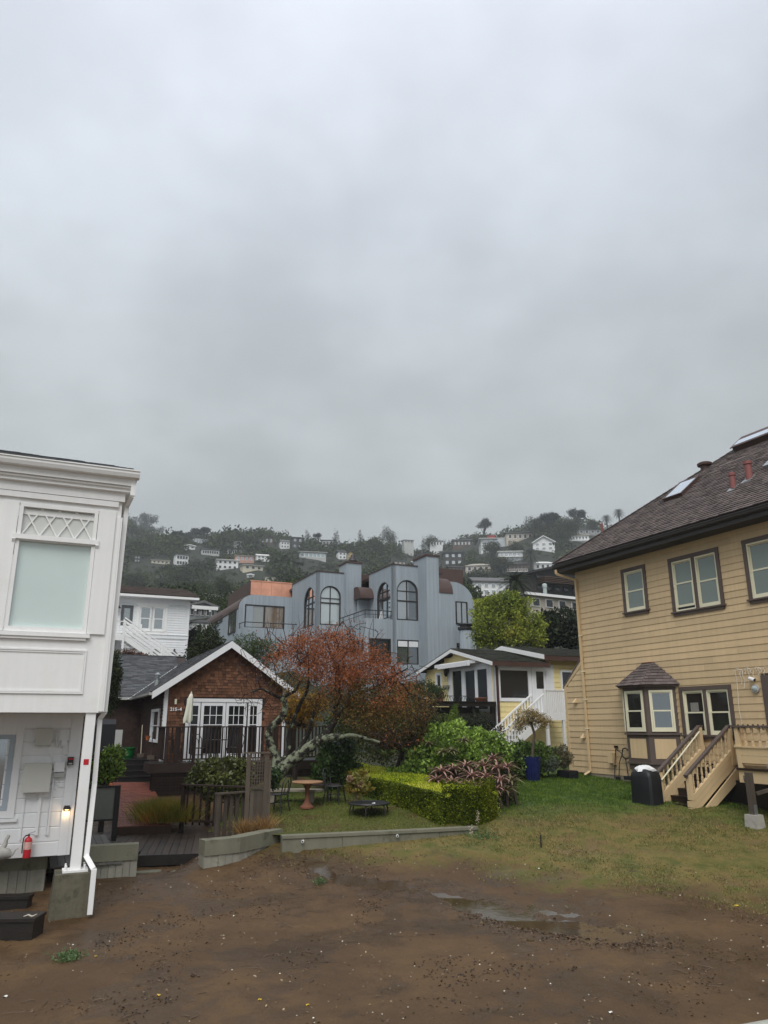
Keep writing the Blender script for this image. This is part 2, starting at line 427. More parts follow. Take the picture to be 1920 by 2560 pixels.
def gridmesh(name, xs, ys, zf, m, smooth=True):
 X, Y = np.meshgrid(xs, ys); Z = zf(X, Y)
 V = np.stack([X.ravel(), Y.ravel(), Z.ravel()], 1)
 nx, ny = len(xs), len(ys); i = np.arange(nx - 1)[None, :] + np.arange(ny - 1)[:, None] * nx
 F = np.stack([i, i + 1, i + nx + 1, i + nx], -1).reshape(-1, 4)
 return npmesh(name, V, F, m, 4, smooth)
def ground_material(blades=False):
 m = bpy.data.materials.new('grass_blades' if blades else 'mud_and_lawn'); m.use_nodes = True
 nt = m.node_tree; N = nt.nodes.new; L = nt.links.new; p = nt.nodes['Principled BSDF']
 geo = N('ShaderNodeNewGeometry'); pos = geo.outputs['Position']
 def noise(sc, det=5, r=.6, off=0):
  n = N('ShaderNodeTexNoise'); n.inputs['Scale'].default_value = sc; n.inputs['Detail'].default_value = det; n.inputs['Roughness'].default_value = r
  if off:
   a = N('ShaderNodeVectorMath'); a.operation = 'ADD'; a.inputs[1].default_value = (off, off, 0); L(pos, a.inputs[0]); L(a.outputs[0], n.inputs['Vector'])
  else: L(pos, n.inputs['Vector'])
  return n.outputs['Fac']
 def mth(op, a, b, clamp=False):
  n = N('ShaderNodeMath'); n.operation = op; n.use_clamp = clamp
  for i, x in enumerate((a, b)):
   if hasattr(x, 'is_linked'): L(x, n.inputs[i])
   else: n.inputs[i].default_value = x
  return n.outputs[0]
 def mix(f, a, b):
  n = N('ShaderNodeMix'); n.data_type = 'RGBA'
  for s, x in ((0, f), (6, a), (7, b)):
   if hasattr(x, 'is_linked'): L(x, n.inputs[s])
   elif s == 0: n.inputs[0].default_value = x
   else: n.inputs[s].default_value = (*x, 1)
  return n.outputs[2]
 def mr(v, a, b, c=0, d=1):
  n = N('ShaderNodeMapRange'); n.interpolation_type = 'SMOOTHSTEP'; L(v, n.inputs['Value'])
  for k, x in zip(('From Min', 'From Max', 'To Min', 'To Max'), (a, b, c, d)): n.inputs[k].default_value = x
  return n.outputs[0]
 sp = N('ShaderNodeSeparateXYZ'); L(pos, sp.inputs[0]); x, y = sp.outputs[0], sp.outputs[1]
 t = mth('ADD', y, mth('MULTIPLY', x, .40))          # lawn edge runs obliquely across the plot
 edge = mth('ADD', mth('SUBTRACT', t, 17.75), mth('MULTIPLY', mth('SUBTRACT', noise(.55), .5), 5.0))
 edge = mth('ADD', edge, mth('MULTIPLY', mth('SUBTRACT', noise(5, 4, .7), .5), 1.6))
 edge = mth('SUBTRACT', edge, mr(x, -4.3, -3.7, 9, 0))
 lawnf = mr(edge, -.75, .9)
 mud = mix(mr(noise(.5, 4, .6, 5), .35, .65), S(99, 76, 49, .90), S(84, 64, 42, .85))
 mud = mix(mr(noise(7, 6, .7), .54, .72, 0, .45), mud, S(62, 45, 32, .9))
 mud = mix(mr(noise(34, 4, .7, 3), .62, .72, 0, .5), mud, S(124, 98, 68, 1.0))
 at_ = N('ShaderNodeAttribute'); at_.attribute_name = 'wet'
 wet = mth('MAXIMUM', mth('MULTIPLY', mr(noise(.55, 6, .66, 2), .47, .56), .7), mth('MULTIPLY', at_.outputs['Fac'], mr(noise(6, 4, .7, 6), .38, .6, .55, 1.0)))
 mud = mix(mth('MULTIPLY', wet, .55), mud, S(58, 42, 28, .66))
 dry = mix(mr(noise(2.2, 5, .65), .35, .68), S(118, 104, 58, .90), S(88, 92, 42, .84))
 dry = mix(mr(noise(.9, 4, .6, 9), .5, .68, 0, .8), dry, S(110, 90, 60, .95))
 grn = mix(mr(noise(3.1, 5, .65), .35, .68), S(56, 80, 22, .78), S(80, 100, 30, .84))
 gfac = mr(mth('ADD', mth('ADD', y, mth('MULTIPLY', x, -.10)), mth('MULTIPLY', mth('SUBTRACT', noise(.5, 4, .6, 4), .5), 7)), 18.6, 22.4)
 lawn = mix(gfac, dry, grn)
 hillc = mix(mr(noise(.05, 5), .4, .6), S(48, 54, 38, .8), S(66, 66, 46, .8))
 col = mix(lawnf, mud, lawn)
 farf = mr(y, 29, 33); col = mix(farf, col, hillc)
 if blades:
  col = mix(gfac, mix(mr(noise(2.6, 5, .65), .36, .66), S(134, 118, 76, .92), S(98, 104, 46, .82)), mix(mr(noise(3.1, 5, .65), .35, .68), S(66, 94, 24, .85), S(96, 116, 34, .9)))
  hs = N('ShaderNodeHueSaturation'); L(col, hs.inputs['Color'])
  L(mth('ADD', mth('MULTIPLY', geo.outputs['Random Per Island'], .9), .55), hs.inputs['Value']); col = hs.outputs[0]
  p.inputs['Roughness'].default_value = .6; p.inputs['Specular IOR Level'].default_value = .3
  L(col, p.inputs['Base Color']); return m
 L(col, p.inputs['Base Color'])
 rough = mr(wet, 0, 1, .66, .24)
 L(mth('ADD', rough, mth('MULTIPLY', lawnf, .35), True), p.inputs['Roughness'])
 p.inputs['Specular IOR Level'].default_value = .3
 b1 = N('ShaderNodeBump'); b1.inputs['Strength'].default_value = .55; b1.inputs['Distance'].default_value = .03
 L(mth('ADD', noise(13, 6, .7), mth('MULTIPLY', noise(50, 4, .7), .35)), b1.inputs['Height']); L(b1.outputs[0], p.inputs['Normal'])
 return m
gm = ground_material()
xs = np.concatenate([np.linspace(-900, -60, 26), np.linspace(-50, -15, 14), np.arange(-14, -6, .12), np.arange(-6, 9, .06), np.arange(9, 16.01, .12), np.linspace(17, 50, 14), np.linspace(60, 900, 26)])
ys = np.concatenate([np.linspace(-80, 5, 12), np.arange(6.5, 18.5, .06), np.arange(18.5, 30, .12), np.linspace(30.3, 36, 10)])
gme = gridmesh('ground', xs, ys, ground_z, gm)
Xg, Yg = np.meshgrid(xs, ys); dg = np.maximum(sdist(Xg, Yg) + .5 * vnoise(Xg, Yg, 1.3, 12) + .25 * vnoise(Xg, Yg, 4, 13), 0)
gme.attributes.new('wet', 'FLOAT', 'POINT').data.foreach_set('value', np.exp(-(dg / .5) ** 2).astype(np.float32).ravel())
tag(obj('ground', gme), kind='structure')
hm = mat('hillside_scrub', (.024, .030, .018), .95, .25, .05)
xs2 = np.linspace(-900, 900, 181); ys2 = np.concatenate([np.linspace(36, 60, 10), np.linspace(64, 500, 90), np.linspace(515, 1100, 30)])
xs2 = np.sort(np.unique(np.concatenate([xs2, xs[[0, -1]]])))
tag(obj('hillside', gridmesh('hillside', xs2, ys2, lambda X, Y: hill(X, Y) - .0, hm)), kind='structure')
# standing water in the stream bed: a smooth sheet that the uneven mud breaks through
def sheet(name, m):
 xs_ = np.arange(-2.8, 6.4, .07); ys_ = np.arange(12.6, 18.4, .07)
 X, Y = np.meshgrid(xs_, ys_); D = sdist(X, Y)
 Z = hill(X, Y) - .022 + .002 * vnoise(X, Y, 3, 9)
 V = np.stack([X.ravel(), Y.ravel(), Z.ravel()], 1); nx, ny = len(xs_), len(ys_)
 i = np.arange(nx - 1)[None, :] + np.arange(ny - 1)[:, None] * nx
 F = np.stack([i, i + 1, i + nx + 1, i + nx], -1)[(D[:-1, :-1] < .55)].reshape(-1, 4)
 return npmesh(name, V, F, m, 4, True)
wm = mat('shallow_muddy_water', S(84, 68, 50, .7), .07, .15, 2, spec=.6, bump=.06, bs=9)
tag(obj('puddle', sheet('puddle', wm)), 'shallow muddy stream widening into a puddle across the brown mud', kind='structure')

# foliage helpers
def leafcloud(P, size, rg, up=.35, asp=.45, D=None, fold=.15):
 """diamond leaves at points P; D optional leaf directions"""
 n = len(P); size = np.broadcast_to(size, (n,))[:, None]
 d = rg.normal(size=(n, 3)); d[:, 2] += up * 2
 if D is not None: d = d * .45 + D * 1.3
 d /= np.linalg.norm(d, axis=1)[:, None] + 1e-9
 a = rg.normal(size=(n, 3)); a -= (a * d).sum(1)[:, None] * d; a /= np.linalg.norm(a, axis=1)[:, None] + 1e-9
 nrm = np.cross(d, a)
 V = np.stack([P, P + d * size * .5 + a * size * asp * .5 + nrm * size * fold * .4, P + d * size, P + d * size * .5 - a * size * asp * .5 + nrm * size * fold * .4], 1).reshape(-1, 3)
 F = np.arange(4 * n).reshape(-1, 4)
 return V, F
def lobes(n, L, rg, shell=.55):
 """points in a union of ellipsoids, denser towards the outside; L: (cx,cy,cz,rx,ry,rz)"""
 L = np.array(L, float); vol = (L[:, 3] * L[:, 4] * L[:, 5]) ** .75; k = rg.choice(len(L), n, p=vol / vol.sum())
 d = rg.normal(size=(n, 3)); d /= np.linalg.norm(d, axis=1)[:, None]
 r = shell + (1 - shell) * rg.random(n) ** .6
 r *= 1 + .14 * np.sin(d[:, 0] * 7 + k) + .12 * np.sin(d[:, 2] * 9 + 2 * k) + .10 * np.sin(d[:, 1] * 11 + d[:, 2] * 5)
 return L[k, :3] + d * r[:, None] * L[k, 3:]
def lobes_in(P, L, s=1.0):
 m = np.zeros(len(P), bool)
 for l in L: m |= (((P - np.array(l[:3])) / (np.array(l[3:]) * s)) ** 2).sum(1) < 1
 return m
def grow(nodes, targets, rg, seg=.35, wob=.12, r_tip=.006, r_k=.0042, cap=None):
 """attach each target to the nearest limb already grown; returns (paths, radii, tip points, tip directions)"""
 P = [np.array(p, float) for p, _ in nodes]; par = [pa for _, pa in nodes]
 T = [np.array(t, float) for t in targets]
 base = np.array(P)
 T.sort(key=lambda t: np.min(np.linalg.norm(base - t, axis=1)))
 arr = np.array(P)
 for t in T:
  dd = np.linalg.norm(arr - t, axis=1); j = int(np.argmin(dd)); L_ = dd[j]
  k = max(1, int(L_ / seg)); prev = j; p0 = arr[j]; new = []
  for i in range(1, k + 1):
   q = p0 + (t - p0) * i / k + (rg.normal(size=3) * wob * min(L_, 1.2) * (1 if i < k else .2)) * np.array([1, 1, .8])
   P.append(q); par.append(prev); prev = len(P) - 1; new.append(q)
  arr = np.vstack([arr, new])
 n = len(P); cnt = np.zeros(n)
 for i in range(n - 1, -1, -1):
  cnt[i] = max(cnt[i], 1)
  if par[i] is not None and par[i] >= 0: cnt[par[i]] += cnt[i]
 return P, par, cnt
def limb_mesh(mb, P, par, rad, n=5, skip=0):
 for i in range(skip, len(P)):
  j = par[i]
  if j is None or j < 0: continue
  a, b = P[j], P[i]
  mb.tube([a, b], [rad[j] if rad[j] < rad[i] * 1.8 else rad[i] * 1.15, rad[i]], n, cap=False)
def foliage(name, parent, P, size, m, rg, **k):
 V, F = leafcloud(P, size, rg, **k); return obj(name, npmesh(name, V, F, m), None, parent, ID)
def leafm(name, cols, ns=.9, rough=.55, transl=.25, var=.1, isl=.3, spec=.35): return mat(name, (1, 1, 1), rough, var, ns, cols=cols, transl=transl, isl=isl, spec=spec)
# carpentry helpers
def cells(x0, x1, z0, z1, ops):
 """rectangles of a wall around its openings"""
 xs_ = sorted({x0, x1} | {v for o in ops for v in (o[0], o[1]) if x0 < v < x1})
 out = []
 for a, b in zip(xs_, xs_[1:]):
  segs = [(z0, z1)]
  for o in ops:
   if o[0] < (a + b) / 2 < o[1]:
    n = []
    for s, t in segs:
     if o[3] <= s or o[2] >= t: n.append((s, t))
     else:
      if o[2] > s: n.append((s, o[2]))
      if o[3] < t: n.append((o[3], t))
    segs = n
  out += [(a, b, s, t) for s, t in segs]
 return out
def wall(name, parent, fr, x0, x1, z0, z1, ops, m, y0=0.0, y1=.15):
 mb = MB()
 for a, b, s, t in cells(x0, x1, z0, z1, ops): mb.box(a, b, y0, y1, s, t)
 return obj(name, mb, m, parent, fr.M)
_boards = {}
def board_mesh(m, lap):
 k = (m.name, lap)
 if k not in _boards:
  mb = MB(); b, t = (-1, -.25) if lap else (-1, -1)
  vs = [(0, b, 0), (1, b, 0), (0, t, .93), (1, t, .93), (0, -.02, 1), (1, -.02, 1), (0, .0, 0), (1, .0, 0)]
  if lap: vs[2] = (0, t, 1); vs[3] = (1, t, 1); vs[4] = (0, .01, 1); vs[5] = (1, .01, 1)
  mb.add(vs, [(0, 1, 3, 2), (2, 3, 5, 4), (6, 7, 1, 0), (0, 2, 4, 6), (1, 7, 5, 3), (4, 5, 7, 6)])
  _boards[k] = mb.mesh('board', m)
 return _boards[k]
def siding(parent, fr, xl, xr, z0, z1, ex, ops, m, th=.018, lap=True, name='siding_board', minlen=.04, gap=.004, jit=.0, joints=0):
 """one board per course; xl, xr may be functions of height; boards stop at the openings"""
 z = z0
 while z < z1 - .02:
  zt = min(z + ex, z1); zc = (z + zt) / 2
  a = xl(zc) if callable(xl) else xl; b = xr(zc) if callable(xr) else xr
  segs = [(a, b)]
  for o in ops:
   if o[2] < zc < o[3]:
    n = []
    for s, t in segs:
     if o[1] <= s or o[0] >= t: n.append((s, t))
     else:
      if o[0] > s: n.append((s, o[0]))
      if o[1] < t: n.append((o[1], t))
    segs = n
  if joints:
   sp = []
   for s, t in segs:
    c_ = s
    while t - c_ > joints: L__ = rnd.uniform(.45, 1) * joints; sp.append((c_, c_ + L__ - .004)); c_ += L__
    sp.append((c_, t))
   segs = sp
  for s, t in segs:
   if t - s > minlen:
    M = fr.M @ Matrix.Translation((s, rnd.uniform(-jit, jit), z)) @ Matrix.Diagonal((t - s, th, zt - z - gap, 1))
    link(bpy.data.objects.new(name, board_mesh(m, lap)), parent, M)
  z += ex
def frame_mb(x0, x1, z0, z1, w_, y0, y1, wt=None, wb=None):
 wt = wt or w_; wb = wb or w_
 return MB().box(x0, x0 + w_, y0, y1, z0, z1).box(x1 - w_, x1, y0, y1, z0, z1).box(x0 + w_, x1 - w_, y0, y1, z1 - wt, z1).box(x0 + w_, x1 - w_, y0, y1, z0, z0 + wb)
def pane(parent, fr, x0, x1, z0, z1, y, m, name='pane'):
 return bx(name, x0, x1, y, y + .008, z0, z1, m, parent, fr)
def hung(parent, fr, x0, x1, z0, z1, fm, gm_, y=0.0, casing=None, cm=None, sill=True, label=None, gm2=None, raised=False):
 """double-hung sash window as a part of its house; casing width optional"""
 wpart = obj('window', frame_mb(x0, x1, z0, z1, .055, y - .035, y + .05), fm, parent, fr.M)
 if label: wpart['label'] = label
 if casing:
  c = casing
  obj('casing', MB().box(x0 - c, x0 - .001, y - .045, y + .02, z0 - .02, z1).box(x1 + .001, x1 + c, y - .045, y + .02, z0 - .02, z1).box(x0 - c, x1 + c, y - .05, y + .02, z1 + .001, z1 + c * 1.15), cm, wpart, fr.M)
  if sill: obj('sill', MB().box(x0 - c - .05, x1 + c + .05, y - .09, y + .02, z0 - .06, z0 - .021).box(x0 - c, x1 + c, y - .05, y + .02, z0 - .16, z0 - .061), cm, wpart, fr.M)
 elif sill: obj('sill', MB().box(x0 - .05, x1 + .05, y - .07, y + .02, z0 - .05, z0 - .001), fm, wpart, fr.M)
 zm = (z0 + z1) / 2; a, b = x0 + .056, x1 - .056
 obj('sash', frame_mb(a, b, zm - .02, z1 - .056, .035, y - .01, y + .02), fm, wpart, fr.M)
 lz = z0 + .056 + (.07 if raised else 0)
 obj('sash', frame_mb(a + .004, b - .004, lz, zm + .025 + (.05 if raised else 0), .045, y - .03, y - .012, wb=.07), fm, wpart, fr.M)
 pane(wpart, fr, a + .03, b - .03, zm + .01, z1 - .085, y + .01, gm_)
 pane(wpart, fr, a + .04, b - .04, lz + .06, zm, y - .022, gm2 or gm_)
 if raised: pane(wpart, fr, a, b, z0 + .05, lz, y + .03, g_black)
 return wpart
def grid_window(parent, fr, x0, x1, z0, z1, nx, nz, fm, gm_, y=0, fw=.05, mw=.03, name='window', label=None, depth=.05, splits=None, panes=True):
 wp = obj(name, frame_mb(x0, x1, z0, z1, fw, y - depth, y + .03), fm, parent, fr.M)
 if label: wp['label'] = label
 zs = splits or [z0 + fw + (z1 - z0 - 2 * fw) * i / nz for i in range(nz + 1)]
 zs = [z0 + fw] + list(splits) + [z1 - fw] if splits else zs
 xs_ = [x0 + fw + (x1 - x0 - 2 * fw) * i / nx for i in range(nx + 1)]
 mb = MB()
 for xx in xs_[1:-1]: mb.box(xx - mw / 2, xx + mw / 2, y - depth * .7, y + .02, z0 + fw, z1 - fw)
 for zz in zs[1:-1]:
  for a, b in zip(xs_, xs_[1:]): mb.box(a + mw / 2, b - mw / 2, y - depth * .65, y + .02, zz - mw / 2, zz + mw / 2)
 if mb.v: obj('muntin', mb, fm, wp, fr.M)
 if panes:
  for a, b in zip(xs_, xs_[1:]):
   for s, t in zip(zs, zs[1:]): pane(wp, fr, a, b, s, t, y + .006, gm_)
 return wp
def shingles(name, parent, M, w_, h_, ex, tab, m, rg, th=.012, gap=.008, xl=None, xr=None, keep=None, jit=.006):
 """courses of real shingles on a plane: M maps (u along the eave, v up the slope, n outward)"""
 V = []; F = []
 rows = int(h_ / ex)
 for r_ in range(rows + 1):
  v0 = r_ * ex; v1 = min(v0 + ex * 1.02, h_)
  if v1 - v0 < .02: continue
  a = xl((v0 + v1) / 2) if xl else 0; b = xr((v0 + v1) / 2) if xr else w_
  x = a - rg.random() * tab
  while x < b:
   t = tab * (.75 + .5 * rg.random()); x0, x1 = max(x, a), min(x + t - gap, b); x += t
   if x1 - x0 < .02: continue
   if keep is not None and not keep((x0 + x1) / 2, (v0 + v1) / 2): continue
   d = th * 1.35 * (.7 + .6 * rg.random()); vj = v0 + (rg.random() - .5) * jit * 2
   n = len(V)
   V += [(x0, vj, 0), (x1, vj, 0), (x0, vj, d), (x1, vj, d), (x0, v1, th * .25), (x1, v1, th * .25)]
   F += [(n, n + 1, n + 3, n + 2), (n + 2, n + 3, n + 5, n + 4), (n, n + 2, n + 4, n + 4), (n + 1, n + 5, n + 3, n + 3)]
 V = np.array(V); F = np.array(F)
 q = [f for f in F.tolist()]
 me = bpy.data.meshes.new(name); me.from_pydata([tuple(v) for v in V.tolist()], [], [f if f[2] != f[3] else f[:3] for f in q]); me.materials.append(m); me.update()
 o = link(bpy.data.objects.new(name, me), parent, M); o['kind'] = 'stuff'; return o
def planeM(o, ux, vy):
 """matrix with u axis ux, v axis vy, normal u x v"""
 ux = Vector(ux).normalized(); vy = Vector(vy).normalized(); n = ux.cross(vy)
 M = Matrix((ux, vy, n)).transposed().to_4x4(); M.translation = Vector(o); return M
def baluster_run(parent, M, a, b, z0a, z0b, h, step, m, wd=.04, name='baluster', rot=0, turned=False):
 """a straight run of balusters from a to b (x,y), bottoms at z0a..z0b"""
 a = Vector(a); b = Vector(b); n = max(1, int((b - a).length / step))
 for i in range(n):
  t = (i + .5) / n; p = a + (b - a) * t; z = z0a + (z0b - z0a) * t
  if turned: MM = M @ Matrix.Translation((p.x, p.y, z)) @ Matrix.Diagonal((1, 1, h, 1)); link(bpy.data.objects.new(name, turned_mesh(m)), parent, MM)
  else: bx(name, p.x - wd / 2, p.x + wd / 2, p.y - wd / 2, p.y + wd / 2, z, z + h, m, parent, M)
_turned = {}
def turned_mesh(m):
 if m.name not in _turned:
  mb = MB(); s = .045
  for z0, z1, w0, w1 in ((0, .22, s, s), (.22, .30, s, .026), (.30, .36, .026, .04), (.36, .70, .04, .028), (.70, .76, .028, s), (.76, 1, s, s)):
   vs = [(x * w_, y * w_, z) for z, w_ in ((z0, w0), (z1, w1)) for x, y in ((-.5, -.5), (.5, -.5), (.5, .5), (-.5, .5))]
   mb.add(vs, [(0, 1, 5, 4), (1, 2, 6, 5), (2, 3, 7, 6), (3, 0, 4, 7)])
  mb.add([(-.0225, -.0225, 1), (.0225, -.0225, 1), (.0225, .0225, 1), (-.0225, .0225, 1)], [(0, 1, 2, 3)])
  _turned[m.name] = mb.mesh('baluster', m)
 return _turned[m.name]

# white house at the left
LP = atY(255, 1781, 14.5)
LF = Fr((LP.x, LP.y, 0), 65.9)
la = LF.at
lh = thing('white_house', 'large white panelled house raised on a steel post at the left edge', 'house', LF)
Z0, ZT = 3.41, 8.1
gx0 = la(28, 1450)[0]; gx1 = la(225, 1460)[0]; gz0 = la(120, 1569)[1]; gz1 = la(120, 1356)[1]
tz0 = la(140, 1346)[1]; tz1 = la(145, 1272)[1]
wx0 = gx0 - .02; wx1 = gx1 + .02
ops = [(wx0 - .02, wx1 + .02, gz0 - .02, tz1 + .04)]
wl = wall('wall', lh, LF, -7, 0, Z0, 7.85, ops, white, .0, .2)
obj('wall', MB().box(-.16, 0, .2, 8, Z0, 7.85).box(-7, -.16, .2, 8, Z0 - .001, Z0 + .15).box(-7, -6.8, .2, 8, Z0 + .15, 7.85).box(-6.8, -.16, 7.8, 8, Z0 + .15, 7.85), white, lh)
# the big window: frame, transom with crossed bars, shaded glass
win = obj('window', frame_mb(wx0, wx1, gz0 - .09, tz1 + .05, .07, -.02, .10, wb=.09), white, lh)
pane(win, LF, wx0 + .05, wx1 - .05, gz0 - .01, gz1 + .01, .07, g_frost)
pane(win, LF, wx0 + .05, wx1 - .05, gz1 + .04, tz1, .07, glassmat('pale_curtained_glass', (.60, .61, .57), refl=.06, var=.04, rough=.2))
obj('blind_rail', MB().box(wx0 + .06, wx1 - .06, .045, .066, tz1 - .16, tz1 - .06), white, win)
zt = (gz1 + tz0) / 2
obj('transom_bar', MB().box(wx0 + .071, wx1 - .071, -.03, .08, gz1 + .0, tz0 + .0).box(wx0 - .06, wx1 + .06, -.065, -.021, gz1 + .02, tz0 + .02), white, win)
for sx in (wx0 - .03, wx1 + .03):
 obj('bracket', MB().prism([(-.02, 0), (-.075, .1), (-.02, .16)], 'x', sx - .03, sx + .03), white, win, LF.M @ Matrix.Translation((0, 0, gz1 - .09)))
n = 4; dx = (wx1 - wx0 - .16) / n
for i in range(n):
 a = wx0 + .08 + i * dx; b = a + dx
 for p_, q_ in (((a, tz0 + .03), (b, tz1 - .02)), ((a, tz1 - .02), (b, tz0 + .03))):
  yy = .052 if p_[1] < q_[1] else .050
  obj('muntin', MB().beam((p_[0], yy, p_[1]), (q_[0], yy, q_[1]), .026, .022, (0, 1, 0)), white, win)
obj('sill', MB().box(-7, -.36, -.075, -.001, gz0 - .17, gz0 - .10).box(-7, -.42, -.05, -.001, gz0 - .22, gz0 - .171), white, win)
# casings, pilasters, cornice
pm0, pm1 = la(110, 1734)[1], la(110, 1622)[1]; pmx = la(212, 1680)[0]
for k_, (e_, o_) in enumerate(((0, .025), (.035, .015))):
 for a_, b_ in ((pm1 - e_ - .03, pm1 - e_), (pm0 + e_, pm0 + e_ + .03)): bx('panel_moulding', -7, pmx - e_, -o_, -.001, a_, b_, white, lh)
 bx('panel_moulding', pmx - e_ - .03, pmx - e_ - .0, -o_ + .002, -.001, pm0 + e_ + .03, pm1 - e_ - .03, white, lh)
tm = MB()
cb = la(283, 1400)[0]
tm.box(cb, -.001, -.045, -.001, Z0 + .02, 7.2)
tm.box(.001, .03, -.045, .25, Z0 + .02, 7.2)
obj('corner_board', tm, white, lh)
for a, b in ((wx1 + .0, cb - .02), (wx0 - .30, wx0 - .0), (wx0 - .75, wx0 - .45)):
 obj('casing', MB().box(a + .01, b - .01, -.038, -.001, gz0 - .09, tz1 + .06), white, lh)
zf = la(283, 1254)[1]; zc0 = la(310, 1233)[1]; zg0 = la(322, 1222)[1]; zg1 = la(340, 1195)[1]
obj('frieze', MB().box(-7, .04, -.06, -.001, zf, zf + .28).box(-7, cb, -.052, -.001, zf - .12, zf - .01), white, lh)
obj('cornice', MB().prism([(-.06, 0), (-.14, .02), (-.14, .07), (-.18, .09), (-.18, .13), (-.06, .14)], 'x', -7, .12), white, lh, LF.M @ Matrix.Translation((0, 0, zc0 - .03)))
obj('cornice', MB().box(.041, .12, -.06, 8, zc0 - .01, zc0 + .11).box(-7, .07, -.10, .0, zc0 + .115, zg0 + .02), white, lh)
obj('fascia', MB().box(-7, .12, -.22, .0, zg0 + .0, zg0 + .26).box(.071, .12, .001, 8, zg0 + .0, zg0 + .26), white, lh)
gut = MB().prism([(-.22, 0), (-.33, .02), (-.36, .09), (-.36, .14), (-.38, .145), (-.38, .165), (-.22, .165)], 'x', -7, .26)
obj('gutter', gut, white, lh, LF.M @ Matrix.Translation((0, 0, zg0 + .13)))
obj('gutter', MB().prism([(.121, 0), (.22, .02), (.25, .09), (.25, .14), (.27, .145), (.27, .165), (.121, .165)], 'y', -.22, 8), white, lh, LF.M @ Matrix.Translation((0, 0, zg0 + .13)))
ztop = zg0 + .29
sl = .345
rm = MB().slab([(-7.3, -.24, ztop), (.12, -.24, ztop), (-2.6, 2.6, ztop + 2.84 * sl), (-7.3, 2.6, ztop + 2.84 * sl)], (0, 0, .03))
rm.slab([(.12, -.24, ztop), (.12, 8, ztop), (-2.6, 5.3, ztop + 2.84 * sl), (-2.6, 2.6, ztop + 2.84 * sl)], (0, 0, .03))
obj('roof', rm, roofbase, lh)
shingles('shingle_courses', lh, LF.M @ planeM((-7, -.27, ztop + .045), (1, 0, 0), (0, 1, sl)), 7.2, 2.9, .14, .3, greyshingle, rng, th=.02, xr=lambda v: 7.2 - v * .93)
# downpipe
dp = [LF.w(.16, -.20, zg0 + .16), LF.w(.16, -.20, zg0 - .20), LF.w(.10, .12, zg0 - .36)]
def LW(px, py, y): x, z = la(px, py, y); return LF.w(x, y, z)
dp += [LW(262, 1780, .10), LW(250, 1797, .2), LW(236, 1960, .2), LW(216, 2140, .0), LW(235, 2174, -.42), LW(224, 2286, -.42)]
d = MB()
for a, b in zip(dp, dp[1:]): d.beam(a, b, .085, .065, LF.y)
obj('downpipe', d, white, lh, ID)
# steel post, base plate, bolts
pw = .088
pt = LW(228, 1788, .12); pb = LW(186, 2172, .12)
ptx = (LF.M.inverted() @ pt); pbx = (LF.M.inverted() @ pb)
px_ = (ptx.x + pbx.x) / 2; zb = pbx.z
obj('post', MB().box(px_ - pw, px_ + pw, .03, .21, zb, Z0 + .01), white, lh)
bp = obj('base_plate', MB().box(px_ - .21, px_ + .21, -.05, .30, zb - .035, zb - .001), white, lh)
for sx in (-.155, .155):
 for sy in (.0, .25): obj('bolt', MB().lathe([(.018, 0), (.018, .07), (.008, .08)], (px_ + sx, sy, zb), 8), white, bp)
bx('sticker', px_ - .045, px_ + .045, .026, .0292, *(lambda z: (z - .05, z + .05))(la(213, 1905, .03)[1]), redm, lh)
pz = zb - .036
pier = MB(); x0, x1 = px_ - .33, px_ + .33
pier.add([(x0 - .06, -.32, -.3), (x1 + .04, -.32, -.3), (x1 + .04, .5, -.3), (x0 - .06, .5, -.3), (x0, -.22, pz), (x1, -.22, pz), (x1, .42, pz), (x0, .42, pz)],
         [(0, 3, 2, 1), (4, 5, 6, 7), (0, 1, 5, 4), (1, 2, 6, 5), (2, 3, 7, 6), (3, 0, 4, 7)])
obj('pier', pier, pierm, lh)
# ground floor wall set back under the overhang
LG = LF.sub(0, 1.25)
lg = LG.at
xr_ = lg(188, 1950)[0]; zb_ = .80
wx = [lg(p, 1930)[0] for p in (28,)][0]
wz0, wz1 = lg(0, 2027)[1], lg(0, 1836)[1]
gops = [(-3.2, wx, wz0, wz1)]
lw_ = wall('wall', lh, LG, -7, xr_, zb_, Z0 - .005, gops, white2, .0, .2)
obj('wall', MB().box(xr_ - .2, xr_, .2, 6, zb_, Z0 - .005), white2, lw_, LG.M)
cbx = lg(163, 1950)[0]
obj('corner_board', MB().box(cbx, xr_ - .03, -.04, -.001, zb_, Z0 - .005).box(xr_ - .029, xr_ + .035, -.03, .12, zb_, Z0 - .005), white2, lw_, LG.M)
frz = lg(100, 1820)[1]
obj('frieze', MB().box(-7, cbx - .001, -.035, -.001, frz, Z0 - .005), white2, lw_, LG.M)
lwx = lg(58, 1950)[0]
siding(lw_, LG, lwx - .35, cbx - .002, zb_, frz - .002, .262, [], white2, .014, False, gap=.012)
siding(lw_, LG, -6.9, lwx - .352, zb_, wz0 - .22, .262, [], white2, .014, False, gap=.012)
cw = obj('window', frame_mb(-3.2, wx, wz0, wz1, .09, -.03, .07), mat('pale_blue_grey_window_frame', (.36, .42, .47), .5, .05, 3), lh, LG.M)
obj('casing', frame_mb(-3.45, wx + .14, wz0 - .13, wz1 + .12, .125, -.045, -.001), white2, cw, LG.M)
obj('sill', MB().box(-3.5, wx + .2, -.06, -.001, wz0 - .2, wz0 - .14), white2, cw, LG.M)
pane(cw, LG, -3.1, wx - .09, wz0 + .09, wz1 - .09, .02, g_grey)
boxgrey = mat('warm_grey_box_paint', (.52, .52, .48), .55, .04, 2)
